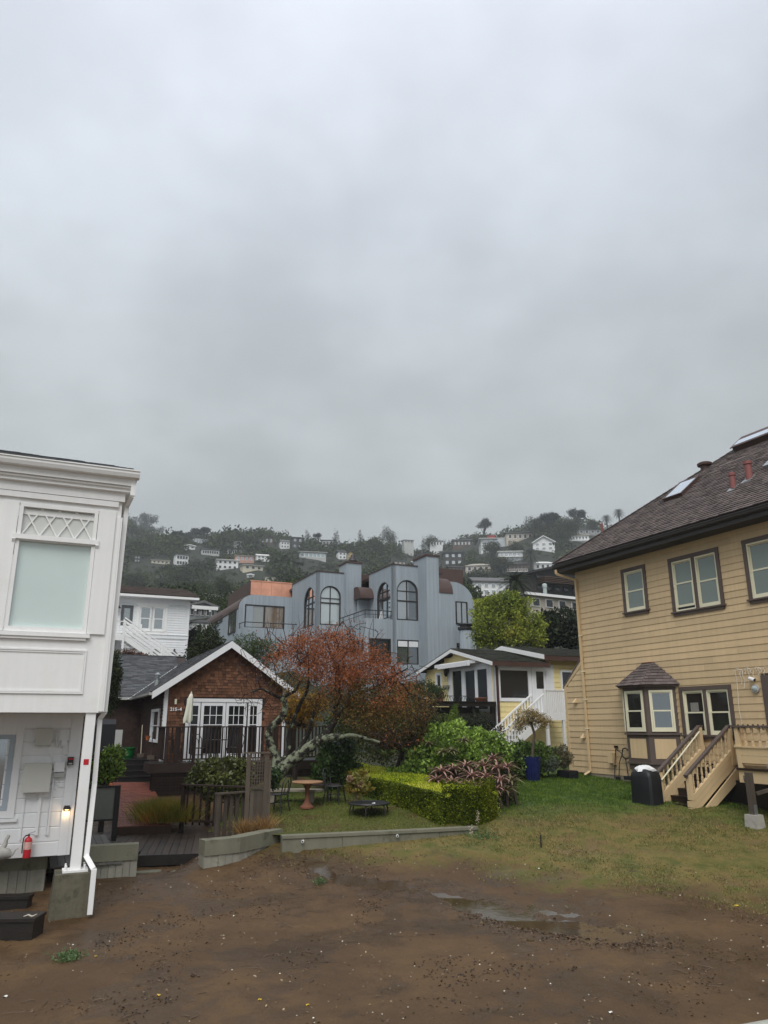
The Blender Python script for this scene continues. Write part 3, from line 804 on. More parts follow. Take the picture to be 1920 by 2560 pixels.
def lbox(name, x0, y0, x1, y1, d, m, par=lh, y=0.0, label=None):
 a = lg((x0 + x1) / 2 - (x1 - x0) / 2, (y0 + y1) / 2)[0]; b = lg(x1, (y0 + y1) / 2)[0]; t = lg((x0 + x1) / 2, y0)[1]; s = lg((x0 + x1) / 2, y1)[1]
 o = obj(name, MB().box(a, b, -.016 - d - y, -.016 - y, s, t), m, par, LG.M)
 if label: o['label'] = label
 return o, (a, b, s, t)
mb_, r_ = lbox('meter_cabinet', 59, 1907, 125, 1977, .16, boxgrey, label='large flat white meter cabinet')
obj('lid', MB().box(r_[0] - .012, r_[1] + .012, -.20, -.177, r_[2] - .012, r_[3] - .05), boxgrey, mb_, LG.M)
lbox('junction_box', 89, 1821, 130, 1862, .15, boxgrey, label='upper white junction box')
jb, r2 = lbox('junction_box', 135, 1904, 161, 1929, .09, white2); jb['label'] = 'white box with a grey latch below'
obj('latch', MB().box(r2[0] + .01, r2[1] + .01, -.09, -.017, r2[2] - .10, r2[2] - .02).box(r2[0] + .08, r2[0] + .15, -.10, -.091, r2[2] - .07, r2[2] - .03), greymetal, jb, LG.M)
lbox('junction_box', 154, 1850, 167, 1864, .07, white2)
lbox('downspout', 92, 1978, 100, 2087, .045, white2)
lbox('conduit', 126, 1905, 131, 2087, .03, white2)
lbox('conduit', 118, 1975, 121, 2087, .02, white2)
lbox('conduit', 56, 1978, 58.5, 2100, .02, white2)
def lwire(pts, r=.008, name='conduit'):
 obj(name, MB().tube([LG.w(lg(x, y)[0], -.035, lg(x, y)[1]) for x, y in pts], r, 6), white2, lh, ID)
lwire([(142, 1828), (140, 1850), (142, 1866), (150, 1869), (154, 1862)], .014)
lwire([(149, 1826), (147, 1850), (148, 1864), (151, 1869)], .010)
lwire([(120, 1866), (120, 1880), (131, 1896), (132, 1903)], .007, 'cable')
lwire([(158, 1866), (156, 1890), (154, 1903)], .007, 'cable')
lwire([(138, 1940), (139, 1958), (135, 1968), (138, 1972)], .006, 'cable')
lwire([(149, 1938), (146, 1955), (143, 1966), (160, 1966)], .006, 'cable')
al = lg(176, 1902)
ala = tag(obj('alarm_bell', MB().box(al[0] - .055, al[0] + .055, -.12, -.041, al[1] - .075, al[1] + .075), blackmetal, None, LG.M), 'small black alarm box with a red strobe top on the white corner board', 'alarm')
obj('strobe', MB().box(al[0] - .04, al[0] + .04, -.135, -.121, al[1] + .022, al[1] + .055), redm, ala, LG.M)
obj('plate', MB().box(al[0] - .035, al[0] + .035, -.128, -.121, al[1] - .06, al[1] - .035), greymetal, ala, LG.M)
sc = lg(167, 2020)
lam = tag(obj('wall_lamp', MB().lathe([(.0, .05), (.035, .045), (.062, .02), (.07, -.012), (.06, -.014), (.055, 0)], (0, 0, 0), 16), bronze, None, LG.M @ Matrix.Translation((sc[0], -.10, sc[1]))), 'small bronze wall lamp glowing warm on the white corner board', 'wall lamp')
obj('back_plate', MB().box(-.05, .05, .03, .059, -.05, .05), bronze, lam)
obj('bulb', MB().lathe([(.0, -.034), (.03, -.03), (.046, -.016), (.046, -.004), (.0, 0)], (0, 0, 0), 14), mat('warm_lamp_glow', (.9, .6, .3), .5, emis=((1, .62, .25), 1.5)), lam)
pl = bpy.data.lights.new('lamp_light', 'POINT'); pl.energy = .7; pl.color = (1, .68, .36); pl.shadow_soft_size = .03
plo = bpy.data.objects.new('lamp_light', pl); link(plo, None, LG.M @ Matrix.Translation((sc[0], -.12, sc[1] - .09)))
# porch floor and retaining walls of board-marked concrete
def P2(px, py, z): p = onz(px, py, z); return (p.x, p.y)
tag(obj('porch_floor', MB().prism([P2(-260, 2143, .8), P2(96, 2122, .8), P2(99, 2089, .8), P2(200, 2085, .8), LG.w(-.2, 3).to_2d()[:], LG.w(-7, 3).to_2d()[:]], 'z', .3, .79), plankg), 'grey porch floor of the white house', kind='structure')
def retaining(label, pts, zt, panel, cap_h=.30, thick=.24, cm=concap, caps=True, pm=concrete, bottom=None):
 """board-marked wall: pts are world (x, y) of the front top edge from left to right"""
 t = thing('retaining_wall', label, 'retaining wall', loc=(pts[0][0], pts[0][1], 0))
 for i in range(len(pts) - 1):
  a = Vector((*pts[i], 0)); b = Vector((*pts[i + 1], 0)); d = b - a; L_ = d.length
  fr = Fr(a, math.degrees(math.atan2(d.x, d.y)))
  zb = min(gz(a.x, a.y), gz(b.x, b.y)) - .3
  e = .001 * i
  obj('core', MB().box(0, L_, .05, thick, zb, zt - cap_h - .001 if caps else zt - .004), pm, t, fr.M)
  if caps: obj('cap', MB().box(-.004 + e, L_ + .004, -.018, thick + .03, zt - cap_h, zt + e), cm, t, fr.M)
  n = max(1, round(L_ / panel))
  for k in range(n):
   yo = rnd.uniform(0, .014)
   bx('panel', k * L_ / n + .004, (k + 1) * L_ / n - .004, yo, .06, zb, zt - cap_h - .001 if caps else zt - .002, pm, t, fr)
 return t
def P2(px, py, z): p = onz(px, py, z); return (p.x, p.y)
A1, A2 = P2(-260, 2150, .82), P2(119, 2130, .82)
retaining('board marked grey concrete wall in front of the white porch, nearest of the walls', [A1, A2], .82, .155)
B1 = P2(97, 2088, .84)
retaining('short concrete return wall running back beside the white porch', [A2, (A2[0] + (B1[0] - A2[0]), A2[1] + (B1[1] - A2[1]))], .815, .3, thick=.26)
D1, D2 = P2(100, 2095, .84), P2(205, 2092, .84)
retaining('grey concrete wall directly behind the white steel post', [D1, D2], .80, .16)
retaining('low concrete wall with olive cap between the downpipe and the boardwalk', [P2(203, 2117, .82), P2(347, 2109.5, .82)], .82, .14)
E1_, E2_, E3_ = P2(513, 2101.6, .84), P2(600, 2093.5, .84), P2(705, 2072, .84)
retaining('angled concrete wall with olive cap between the boardwalk and the lawn', [E1_, E2_, E3_], .84, .15, thick=.3)
G1, G2, G3 = P2(706, 2090, .80), P2(1000, 2074.6, .82), P2(1195, 2064, .83)
lowwall = retaining('long low concrete kerb wall along the front of the garden lawn', [G1, G2, G3], .80, 1.2, cap_h=.06, thick=.22, cm=concap, pm=concap)
for px, py in ((757, 2103), (993, 2089), (616, 2156), (678, 2141)):
 a_, b_ = (G1, G2) if px > 700 else (E2_, E3_)
 f_ = Fr((a_[0], a_[1], 0), math.degrees(math.atan2(b_[0] - a_[0], b_[1] - a_[1]))); x_, z_ = f_.at(px, py); p = f_.w(x_, -.01, z_)
 tag(obj('drain_pipe', MB().lathe([(.018, .0), (.030, .0), (.030, .3), (.018, .3)], (0, 0, 0), 14), white, None, Matrix.Translation(p) @ Matrix.Rotation(R(-90), 4, 'X') @ Matrix.Translation((0, 0, -.06))),
  {757: 'white drain pipe end in the left part of the low kerb wall', 993: 'white drain pipe end in the kerb wall near the hedge', 616: 'white weep pipe low in the angled concrete wall, left one', 678: 'white weep pipe low in the angled concrete wall, right one'}[px], 'drain pipe', 'drain pipes in the concrete walls')
bm = mat('wet_black_beam', (.018, .015, .013), .5, .2, 4, bump=.3, bs=30)
for o_ in [o for o in C.objects if o.name.startswith('drain_pipe')]: obj('dark_disc', MB().lathe([(.0, -.004), (.019, -.004), (.019, .002), (0, .002)], (0, 0, 0), 12), blackmetal, o_)  # black disc coloured for the shade inside each closed pipe end
for (ax_, ay, bx_, by, zt_, d_, lb) in ((-120, 2244, 71, 2240, .26, .22, 'dark timber step lying by the concrete wall, upper one'), (-200, 2300, 85, 2296, .30, .45, 'dark timber step at the left edge, lower and nearer one')):
 a = onz(ax_, ay, zt_); b = onz(bx_, by, zt_); d = b - a; fr = Fr((a.x, a.y, 0), math.degrees(math.atan2(d.x, d.y)))
 t = tag(obj('timber_step', MB().box(0, d.length, 0, d_, -.1, zt_ - .05), bm, None, fr.M), lb, 'step', 'timber steps at the left edge')
 obj('tread', MB().box(-.01, d.length + .02, -.02, d_ + .02, zt_ - .049, zt_), bm, t, fr.M)
# fire extinguisher
fe = onz(70, 2108, .80); q = LG.w(lg(71, 2100)[0] + .0, -.16, .8)
ex = thing('fire_extinguisher', 'red fire extinguisher with black hose standing by the white porch wall', 'fire extinguisher', loc=(q.x, q.y, .815), az=AZU)
ex.matrix_basis = ex.matrix_basis @ Matrix.Scale(.86, 4); W[ex.name] = ex.matrix_basis.copy()
obj('body', MB().lathe([(.0, .0), (.078, .0), (.08, .02), (.08, .34), (.07, .38), (.035, .41), (.022, .42), (.022, .44)], (0, 0, 0), 20), redm, ex)
obj('label_sheet', MB().lathe([(.0812, .17), (.0812, .32)], (0, 0, 0), 20), mat('pale_pink_label', (.62, .38, .34), .5, .3, 30), ex)
obj('valve', MB().box(-.02, .02, -.02, .02, .441, .47), blackmetal, ex)
obj('handle', MB().beam((-.01, 0, .48), (.12, 0, .52), .02, .012).beam((-.01, 0, .46), (.11, 0, .455), .02, .01), galv, ex)
obj('hose', MB().tube([(0, 0, .45), (-.06, -.02, .45), (-.1, -.04, .40), (-.105, -.05, .25), (-.10, -.05, .1)], .013, 7), blackmetal, ex)
# pale carved seal-like ornament on the porch
q = LG.w(lg(12, 2080)[0], -.3, .8)
sm = mat('grey_carved_stone', (.38, .37, .34), .6, .25, 9)
od = thing('porch_ornament', 'grey carved bird-shaped ornament on the porch at the left edge', 'ornament', loc=(q.x, q.y, .81), az=AZU)
obj('body', MB().tube([(-.22, 0, .10), (-.12, 0, .12), (0, 0, .13), (.10, 0, .11), (.17, 0, .07)], [.05, .10, .115, .09, .03], 12), sm, od)
obj('neck', MB().tube([(.0, 0, .2), (.04, 0, .28), (.05, 0, .36), (.08, 0, .42), (.10, 0, .43)], [.055, .04, .03, .032, .012], 10), sm, od)
obj('tail', MB().tube([(.17, 0, .08), (.22, 0, .17), (.27, 0, .2)], [.02, .014, .006], 7), sm, od)
# sea-worn driftwood on the lower step
p = onz(75, 2291, .32)
tag(obj('driftwood', MB().tube([p + Vector((-.10, 0, 0)), p + Vector((-.03, .01, .02)), p + Vector((.03, 0, .0)), p + Vector((.10, .02, .03))], [.006, .013, .013, .005], 6), mat('bleached_wood', (.5, .46, .38), .8, .1, 9), None, ID), 'small bleached stick of driftwood on the lower dark timber step', 'driftwood')
# tan house at the right
def proj(P):
 q = Vector(P) - EYE; z = q.dot(_F); return 960 + FPX * q.dot(_X) / z, 1280 - FPX * q.dot(_U) / z
RP = atY(1438, 1432, 28.0)
RF = Fr((RP.x, RP.y, 0), 154.23)
ra = RF.at
rh = thing('tan_house', 'tan lap-sided two-storey house with brown trim at the right edge', 'house', RF)
WZT = ra(1438, 1432)[1]            # top of wall
XE = 19.0
zfnd = 1.50
def wrect(x0p, x1p, ztp, zbp, xt=None, xb=None):
 xm = (x0p + x1p) / 2
 return ra(x0p, (ztp + zbp) / 2)[0], ra(x1p, (ztp + zbp) / 2)[0], ra(xt or xm, zbp)[1], ra(xt or xm, ztp)[1]
cas = .12
# outer casing rectangles measured on the wall
w1 = wrect(1558, 1619.5, 1416.5, 1535); w2 = wrect(1677, 1807, 1381, 1530)
x3 = ra(1866, 1430)[0]; w3 = (x3, x3 + (w2[1] - w2[0]), w2[2] + .0, w2[3])
w4 = wrect(1705, 1837, 1714, 1846)
x5 = ra(1915, 1770)[0]; w5 = (x5, x5 + 1.2, 2.15, w4[3] + .2)
def shrink(wn): return (wn[0] + cas - .04, wn[1] - cas + .04, wn[2] + .12, wn[3] - cas + .02)
ops = [shrink(w) for w in (w1, w2, w3, w4)] + [w5]
xl0 = ra(1419, 1830)[0]            # outer left edge of the lean-to
zr0 = ra(1412, 1716)[1]; zr1 = ra(1446, 1652)[1]
def xleft(z): return xl0 if z < zr0 else (xl0 + (z - zr0) / (zr1 - zr0) * (0 - xl0) if z < zr1 else 0.0)
wl = wall('wall', rh, RF, 0, XE, 1.0, WZT, [], tan, .10, .25)
obj('wall', MB().prism([(xl0, 1.0), (0, 1.0), (0, zr1), (xl0, zr0)], 'y', .10, .25), tan, wl, RF.M)
obj('wall', MB().box(XE - .2, XE, .25, 11, 1.0, WZT).box(0, .2, .25, 11, 1.0, WZT).box(0, XE, 10.8, 11, 1.0, WZT), tan, wl, RF.M)
obj('wall', MB().box(0, XE, .0, .099, 1.0, 1.55), mat('bare_foundation_concrete', (.33, .28, .21), .9, .15, 2, bump=.3, bs=20, stain=(2, (.18, .15, .1), .5, .7)), wl, RF.M)
obj('lean_to', MB().prism([(xl0, 1.0), (0, 1.0), (0, zr1), (xl0, zr0)], 'y', .26, 6), tan, wl, RF.M)
EXP = .2015
siding(wl, RF, lambda z: xleft(z) + .12, XE, zfnd, WZT - .02, EXP, ops, tan, .022, True, gap=.0, joints=4.2, jit=.0)
obj('corner_board', MB().box(xl0, xl0 + .125, -.03, .12, 1.45, zr0 - .02).prism([(xl0, zr0 - .02), (xl0 + .125, zr0 - .02), (.14, zr1 - .06), (.0, zr1 + .02)], 'y', -.03, .10), tantrim, wl, RF.M)
obj('corner_board', MB().box(-.002, .12, -.028, .1, zr1 + .05, WZT), tantrim, wl, RF.M)
obj('lean_to_roof', MB().prism([(xl0 - .06, zr0 - .02), (xl0 - .02, zr0 - .04), (.0, zr1 + .03), (.0, zr1 + .09)], 'y', -.05, 6), roofm, wl, RF.M)
# windows
def pair(wn, gl, raised=False, n=2, label=None, gl2=None):
 x0, x1, z0, z1 = wn; par = obj('window', MB().box(x0, x0 + cas, -.055, .10, z0 + .10, z1 - cas).box(x1 - cas, x1, -.055, .10, z0 + .10, z1 - cas).box(x0, x1, -.06, .10, z1 - cas + .001, z1).box(x0 - .05, x1 + .05, -.10, .02, z0 + .05, z0 + .099).box(x0 + .02, x1 - .02, -.06, .02, z0 - .04, z0 + .049), brown, rh, RF.M)
 if label: par['label'] = label
 a, b = x0 + cas + .002, x1 - cas - .002; wd = (b - a - (.12 if n == 2 else 0)) / n
 if n == 2: obj('mullion', MB().box(a + wd + .001, b - wd - .001, -.05, .09, z0 + .10, z1 - cas), brown, par, RF.M)
 for k in range(n):
  s = a + k * (wd + .12); t = s + wd; zb, zt = z0 + .102, z1 - cas - .002; zm = (zb + zt) / 2; rz = .075 if (raised and k == 0) else 0
  obj('frame', frame_mb(s, t, zb, zt, .05, -.03, .08), offwhite, par, RF.M)
  obj('sash', frame_mb(s + .052, t - .052, zm - .02, zt - .052, .035, .01, .04), offwhite, par, RF.M)
  obj('sash', frame_mb(s + .054, t - .054, zb + .05 + rz, zm + .02 + rz, .045, -.015, .008, wb=.07), offwhite, par, RF.M)
  pane(par, RF, s + .08, t - .08, zm, zt - .08, .03, gl)
  pane(par, RF, s + .09, t - .09, zb + .1 + rz, zm + rz, .000, gl2 or gl)
  if rz: pane(par, RF, s + .05, t - .05, zb + .045, zb + .05 + rz, .03, g_black)
  obj('latch', MB().box(s + .015, s + .05, -.045, -.031, zm - .05, zm + .0), offwhite, par, RF.M)
 return par
pw1 = pair(w1, g_blind, n=1, label='small upper window over a grey blind')
pair(w2, g_blind, raised=True, label='upper pair of windows with the left sash raised a little')
pair(w3, g_blind)
pw4 = pair(w4, g_dark, label='lower pair of dark windows behind the deck')
px_a = w4[0] + .34
g_art = mat('framed_picture', (.22, .21, .19), .6, .2, 14)
for k, zz in enumerate((w4[3] - .62, w4[3] - 1.02)): bx('picture', px_a, px_a + .3, .022, .029, zz - .12, zz + .14, g_art, pw4, RF)
dw = obj('door', frame_mb(w5[0], w5[1], w5[2], w5[3], .22, -.06, .1), brown, rh, RF.M)
obj('frame', frame_mb(w5[0] + .222, w5[1] - .222, w5[2], w5[3] - .222, .06, -.03, .08), tantrim, dw, RF.M)
pane(dw, RF, w5[0] + .28, w5[1] - .28, w5[2] + .1, w5[3] - .28, .03, g_dark)
# eaves, gutter, roof
ov = .62
obj('soffit', MB().box(-.30, XE + .6, -ov, .0, WZT + .0, WZT + .03), soffitm, rh)
obj('soffit', MB().box(-.30, -.001, .001, 11.6, WZT + .0, WZT + .03), soffitm, rh)
obj('frieze', MB().box(-.0, XE, -.03, -.001, WZT - .11, WZT - .001), tantrim, rh)
obj('fascia', MB().box(-.33, XE + .6, -ov - .03, -ov - .001, WZT - .01, WZT + .28).box(-.36, -.331, -ov - .03, 11.6, WZT - .01, WZT + .28), darkfascia, rh)
gpf = [(-ov - .031, .04), (-ov - .09, .045), (-ov - .14, .09), (-ov - .145, .15), (-ov - .165, .16), (-ov - .165, .19), (-ov - .031, .19)]
obj('gutter', MB().prism(gpf, 'x', -.41, XE + .6), darkfascia, rh, RF.M @ Matrix.Translation((0, 0, WZT + .08)))
zE = WZT + .29; SL = .79
TH = .03
hipd = 6.2
roof = MB().slab([(-.38, -ov - .08, zE), (XE, -ov - .08, zE), (XE, hipd, zE + SL * (hipd + ov + .08)), (-.38 + hipd + ov + .08, hipd, zE + SL * (hipd + ov + .08))], (0, 0, TH))
roof.slab([(-.38, 11.6, zE), (-.38, -ov - .08, zE), (-.38 + hipd + ov + .08, hipd, zE + SL * (hipd + ov + .08))], (0, 0, TH))
obj('roof', roof, roofbase, rh)
sl_ = math.hypot(1, SL); RW = XE + .83
RM = RF.M @ planeM((-.40, -ov - .12, zE + TH + .008), (1, 0, 0), (0, 1, SL))
Lsl = (hipd + ov + .12) * sl_
shingles('shingle_courses', rh, RM, 12.5, Lsl, .155, .20, roofm, rng, th=.022, xl=lambda v: v / sl_ - .02, xr=lambda v: 12.5)
# hip cap pieces
hp0 = Vector((-.41, -ov - .12, zE + .05)); hp1 = Vector((-.38 + hipd + ov + .08, hipd, zE + SL * (hipd + ov + .08) + .05))
n = 42
for i in range(n):
 a = hp0.lerp(hp1, i / n); b = hp0.lerp(hp1, (i + 1.15) / n)
 obj('ridge_cap', MB().beam(a + Vector((0, 0, .02)), b + Vector((0, 0, .005)), .2, .02), roofm, rh)
# things on the roof, placed on its plane
RO = RF.w(0, -ov - .1, zE + TH); rn = (RF.M.to_3x3() @ Vector((0, -SL, 1))).normalized()
def onroof(px, py, up=0.0):
 d = ray(px, py); o = RO + rn * up
 t = (o - EYE).dot(rn) / d.dot(rn); return EYE + d * t
slopeY = (RF.M.to_3x3() @ Vector((0, 1, SL))).normalized()
def roofM(p): return planeM(p, RF.x, slopeY)
def skylight(c00, c10, par_label, w_=None, h_=None):
 """c00, c10: lower left and lower right corners (photo points)"""
 a = onroof(*c00); b = onroof(*c10); M = roofM(a); wd = (b - a).dot(RF.x) if w_ is None else w_
 t = obj('skylight', MB().box(0, wd, 0, h_, .0, .13), copperold, rh, M); t['label'] = par_label
 obj('frame', frame_mb(0 - .02, wd + .02, -.02, h_ + .02, .06, .131, .165) and MB().box(-.02, wd + .02, -.02, .05, .131, .165).box(-.02, wd + .02, h_ - .05, h_ + .02, .131, .165).box(-.02, .05, .051, h_ - .051, .131, .165).box(wd - .05, wd + .02, .051, h_ - .051, .131, .165), copperold, t, M)
 obj('pane', MB().box(.051, wd - .051, .051, h_ - .051, .14, .155), g_sky, t, M)
 return t
skylight((1662, 1257), (1703, 1236), 'small glazed skylight low on the hip roof', w_=.85, h_=1.25)
ab = onroof(1838, 1132); M = roofM(ab)
rl = obj('skylight', MB().box(0, 4, 0, .8, 0, .22).box(-.05, 4, -.06, .86, .221, .25), copperold, rh, M); rl['label'] = 'long raised skylight near the top of the roof'
obj('pane', MB().box(.05, 4, .06, .5, .251, .265), g_sky, rl, M)
obj('ridge_cap', MB().beam(onroof(1797, 1167, .03), onroof(1935, 1114, .03), .16, .03, rn), roofm, rh, ID)
for px, py, r_, h_, cap_, lb in ((1834, 1222, .085, .52, .11, 'shorter red roof vent pipe'), (1874, 1198, .105, .58, .135, 'taller red roof vent pipe'), (1506, 1335, .04, .40, .05, 'thin red vent pipe near the far corner')):
 p = onroof(px, py); M = Matrix.Translation(p)
 redv = bpy.data.materials.get('oxide_red_vent') or mat('oxide_red_vent', (.24, .085, .075), .55, .1, 5)
 t = obj('vent_pipe', MB().lathe([(r_ * 1.05, -.1), (r_, 0), (r_, h_ - .1), (cap_, h_ - .09), (cap_, h_), (cap_ * .6, h_ + .02)], (0, 0, 0), 14), redv, rh, M); t['label'] = lb
 obj('flashing', MB().box(-r_ * 1.7, r_ * 1.7, -r_ * 2.3, r_ * 1.8, .0, .02), galv, t, roofM(p + rn * .022))
p = onroof(1763, 1172); obj('turbine_vent', MB().lathe([(.16, -.2), (.16, .1), (.26, .12), (.27, .2), (.20, .24)], (0, 0, 0), 16), copperold, rh, Matrix.Translation(p))
p = onroof(1925, 1168); obj('roof_vent', MB().box(-.14, .16, -.1, .25, 0, .14), galv, rh, roofM(p))
# downpipe, boxes and vents on the wall
dpts = [RF.w(-.24, -ov - .1, WZT + .10), RF.w(-.24, -ov - .1, WZT - .06), RF.w(.10, -.10, WZT - .30), RF.w(.12, -.09, 1.75), RF.w(.14, -.10, 1.56), RF.w(.02, -.26, 1.44)]
d = MB()
for a, b in zip(dpts, dpts[1:]): d.beam(a, b, .075, .06, RF.y)
dpo = obj('downpipe', d, tantrim, rh, ID)
for zz in (3.0, 5.0, 4.0, 6.3): obj('bracket', MB().box(.07, .17, -.13, -.02, zz, zz + .03), offwhite, dpo, RF.M)
for q_, lb in (((1441, 1752), 'upper small angled vent hood'), ((1461, 1840), 'lower small angled vent hood')):
 x, z = ra(*q_); o = obj('vent_hood', MB().add([(x - .07, -.03, z - .07), (x + .07, -.03, z - .07), (x + .07, -.16, z - .07), (x - .07, -.16, z - .07), (x - .03, -.03, z + .08), (x + .04, -.03, z + .08)], [(0, 1, 2, 3), (0, 4, 5, 1), (3, 2, 5, 4), (0, 3, 4), (1, 5, 2)]), tantrim, rh, RF.M); o['label'] = lb
x, z = ra(1537, 1895); ub = obj('utility_box', MB().box(x - .10, x + .10, -.20, -.03, z - .17, z + .17).box(x - .085, x + .12, -.14, -.03, z - .22, z - .171), tan, rh, RF.M)
bx('lid', x - .11, x + .11, -.215, -.201, z - .16, z + .18, tan, ub, RF)
x, z = ra(1547, 1947); obj('foundation_vent', MB().box(x - .11, x + .11, -.035, -.024, z - .07, z + .07), blackmetal, rh, RF.M)
# bay window
def solve_d():
 best = None
 for i in range(10, 130):
  d_ = i / 100; x1 = ra(1616, 1780, -d_)[0]; p = proj(RF.w(x1 + d_, 0, 2.9)); e = abs(p[0] - 1702)
  if best is None or e < best[0]: best = (e, d_, x1)
 return best[1:]
bd, bx1 = solve_d()
bx0 = ra(1562, 1780, -bd)[0]
bpoly = [(bx0 - bd, 0), (bx0, -bd), (bx1, -bd), (bx1 + bd, 0)]
bzt = ra(1590, 1718, -bd)[1]; bzs = ra(1590, 1832, -bd)[1]; bzb = ra(1590, 1924, -bd)[1]; bzp = ra(1590, 1905, -bd)[1]
bwt = ra(1590, 1727, -bd)[1]
bay = obj('bay_window', MB().prism(bpoly, 'z', bzb, bzt), brown, rh); bay['label'] = 'brown three-sided bay window with its own shingled roof'
fc = RF.sub(bx0, -bd, 0); fr_ = RF.sub(bx1, -bd, -45); fl_ = RF.sub(bx0 - bd, 0, 45)
wcf = bx1 - bx0; wsd = bd * math.sqrt(2)
def bay_face(F_, wd_, gl, mg=.09):
 hung(rh, F_, mg, wd_ - mg, bzs + .04, bwt, offwhite, gl, y=-.012, sill=False)
 z0, z1 = bzp + .12, bzs - .18
 bx('bay_panel', mg + .04, wd_ - mg - .04, -.012, -.001, z0, z1, tan, bay, F_)
# hung() parents to bay: keep it a sub-part level by flattening
bay_face(fc, wcf, g_dark); bay_face(fr_, wsd, g_blue, .12); bay_face(fl_, wsd, g_dark, .12)
def bayring(z0, z1, e):
 P = [(bx0 - bd - e * .4, 0), (bx0 - e * .41, -bd - e), (bx1 + e * .41, -bd - e), (bx1 + bd + e * 1.0, 0)]
 return MB().prism(P, 'z', z0, z1)
obj('sill', bayring(bzs - .06, bzs, .07), brown, bay, RF.M); obj('sill', bayring(bzp - .05, bzp, .06), brown, bay, RF.M)
obj('cornice', bayring(bzt - .001, bzt + .05, .16), brown, bay, RF.M)
apz = ra(1600, 1660, 0)[1]; e = .22
ev = [(bx0 - bd - e, 0), (bx0 - e * .42, -bd - e), (bx1 + e * .42, -bd - e), (bx1 + bd + e, 0)]
rx0, rx1 = ra(1612, 1660)[0], ra(1637, 1661)[0]
zt_ = bzt + .05
tops = [(rx0, -.02, apz), (rx0 + .02, -.12, apz), (rx1 - .02, -.12, apz), (rx1, -.02, apz)]
vs = [(x, y, zt_) for x, y in ev] + tops
obj('bay_roof', MB().add(vs, [(0, 1, 5, 4), (1, 2, 6, 5), (2, 3, 7, 6), (4, 5, 6, 7), (0, 3, 2, 1)]), roofbase, bay)
for (a, b, c, d_) in ((0, 1, 5, 4), (1, 2, 6, 5), (2, 3, 7, 6)):
 A, B, Cc, D = (Vector(vs[k]) for k in (a, b, c, d_))
 u = (B - A).normalized(); vv = (D - A) - u * (D - A).dot(u); h_ = vv.length; L_ = (B - A).length
 la_, lb_ = (D - A).dot(u), (Cc - A).dot(u)
 shingles('shingle_courses', bay, RF.M @ planeM(A, u, vv), L_, h_, .13, .2, roofm, rng, th=.018, xl=lambda v: la_ * v / h_, xr=lambda v: L_ + (lb_ - L_) * v / h_)
obj('ridge_cap', MB().box(rx0, rx1, -.16, 0, apz, apz + .02), mat('rust_stained_shingle', (.20, .06, .035), .9, .3, 8), bay, RF.M)
# deck and stair
nb = RF.M.inverted() @ onz(1730, 2050, .70)
xn = nb.x; yb = nb.y
fb = RF.M.inverted() @ onz(1642, 2037, .75)
xf = xn - 1.05
def rax(px, py, xo): return RF.ax(px, py, xo)
yt, zrt = rax(1820, 1815, xn); yb2, zrb = rax(1714, 1938.5, xn)
zf = rax(1843, 1912, xn)[1]                # deck floor
ys, zs0 = rax(1730, 2050, xn)
deckst = thing('deck_with_stair', 'tan deck and stair with brown handrails in front of the tan house', 'deck', RF)
slope = (zrt - zrb) / (yt - yb2)
def rz(y): return zrt + (y - yt) * slope   # rail height along the stair
RAILH = zrt - zf
yb_ = yb2 + .10
for x_, lb in ((xf, 'far handrail'), (xn, 'near handrail')):
 obj('handrail', MB().beam((x_, yb2 - .02, rz(yb2 - .02)), (x_, yt, zrt), .12, .05).beam((x_, yb2 - .02, rz(yb2 - .02) - .045), (x_, yt, zrt - .045), .07, .03).beam((x_, yt, zrt), (x_, min(yt + .7, -.12), zrt), .12, .05), brown, deckst)['label'] = lb
 # sloping skirt of three boards below the balusters
 for k, (t0, t1) in enumerate(((.62, .78), (.785, .95), (.955, 1.13))):
  obj('skirt_board', MB().slab([(x_ - .05 + .008 * k, yb_, rz(yb_) - t1), (x_ - .05 + .008 * k, yt + .1, rz(yt + .1) - t1), (x_ - .05 + .008 * k, yt + .1, rz(yt + .1) - t0), (x_ - .05 + .008 * k, yb_, rz(yb_) - t0)], (.10 - .016 * k, 0, 0)), tantrim, deckst)
  obj('skirt_board', MB().box(x_ - .07 + .008 * k, x_ + .07 - .008 * k, yb_ - .07, yb_ - .001, rz(yb_) - t1 - .1, rz(yb_) - t0 - .1 - .01), tantrim, deckst)
 n = 9
 for i in range(n):
  y_ = yb_ + .16 + (yt - yb_ - .16) * i / n
  MM = RF.M @ Matrix.Translation((x_, y_, rz(y_) - .62)) @ Matrix.Diagonal((1, 1, .56, 1)); link(bpy.data.objects.new('baluster', turned_mesh(tantrim)), deckst, MM)
 bx('newel', x_ - .06, x_ + .06, yb_ - .05, yb_ + .07, rz(yb_) - .70, rz(yb_) - .05, tantrim, deckst)
 bx('newel', x_ - .055, x_ + .055, yb_ + .0, yb_ + .1, .55, rz(yb_) - 1.2, tantrim, deckst)
 bx('newel', x_ - .06, x_ + .06, yt - .06, yt + .06, zf, zrt - .04, tantrim, deckst)
 a_, b_ = (ys - .05, yt + .25)
 obj('stringer', MB().slab([(x_ + .055, ys - .32, rz(ys) - 1.62), (x_ + .055, yt + .15, zf - .36), (x_ + .055, yt + .15, zf - .01), (x_ + .055, ys - .32, rz(ys - .32) - 1.20)], (.04, 0, 0)), tantrim, deckst)
obj('grab_rail', MB().tube([(xf + .09, yb2 + .08, rz(yb2) - .18), (xf + .09, yt - .1, zrt - .16)], .022, 8), offwhite, deckst)
nst = 7
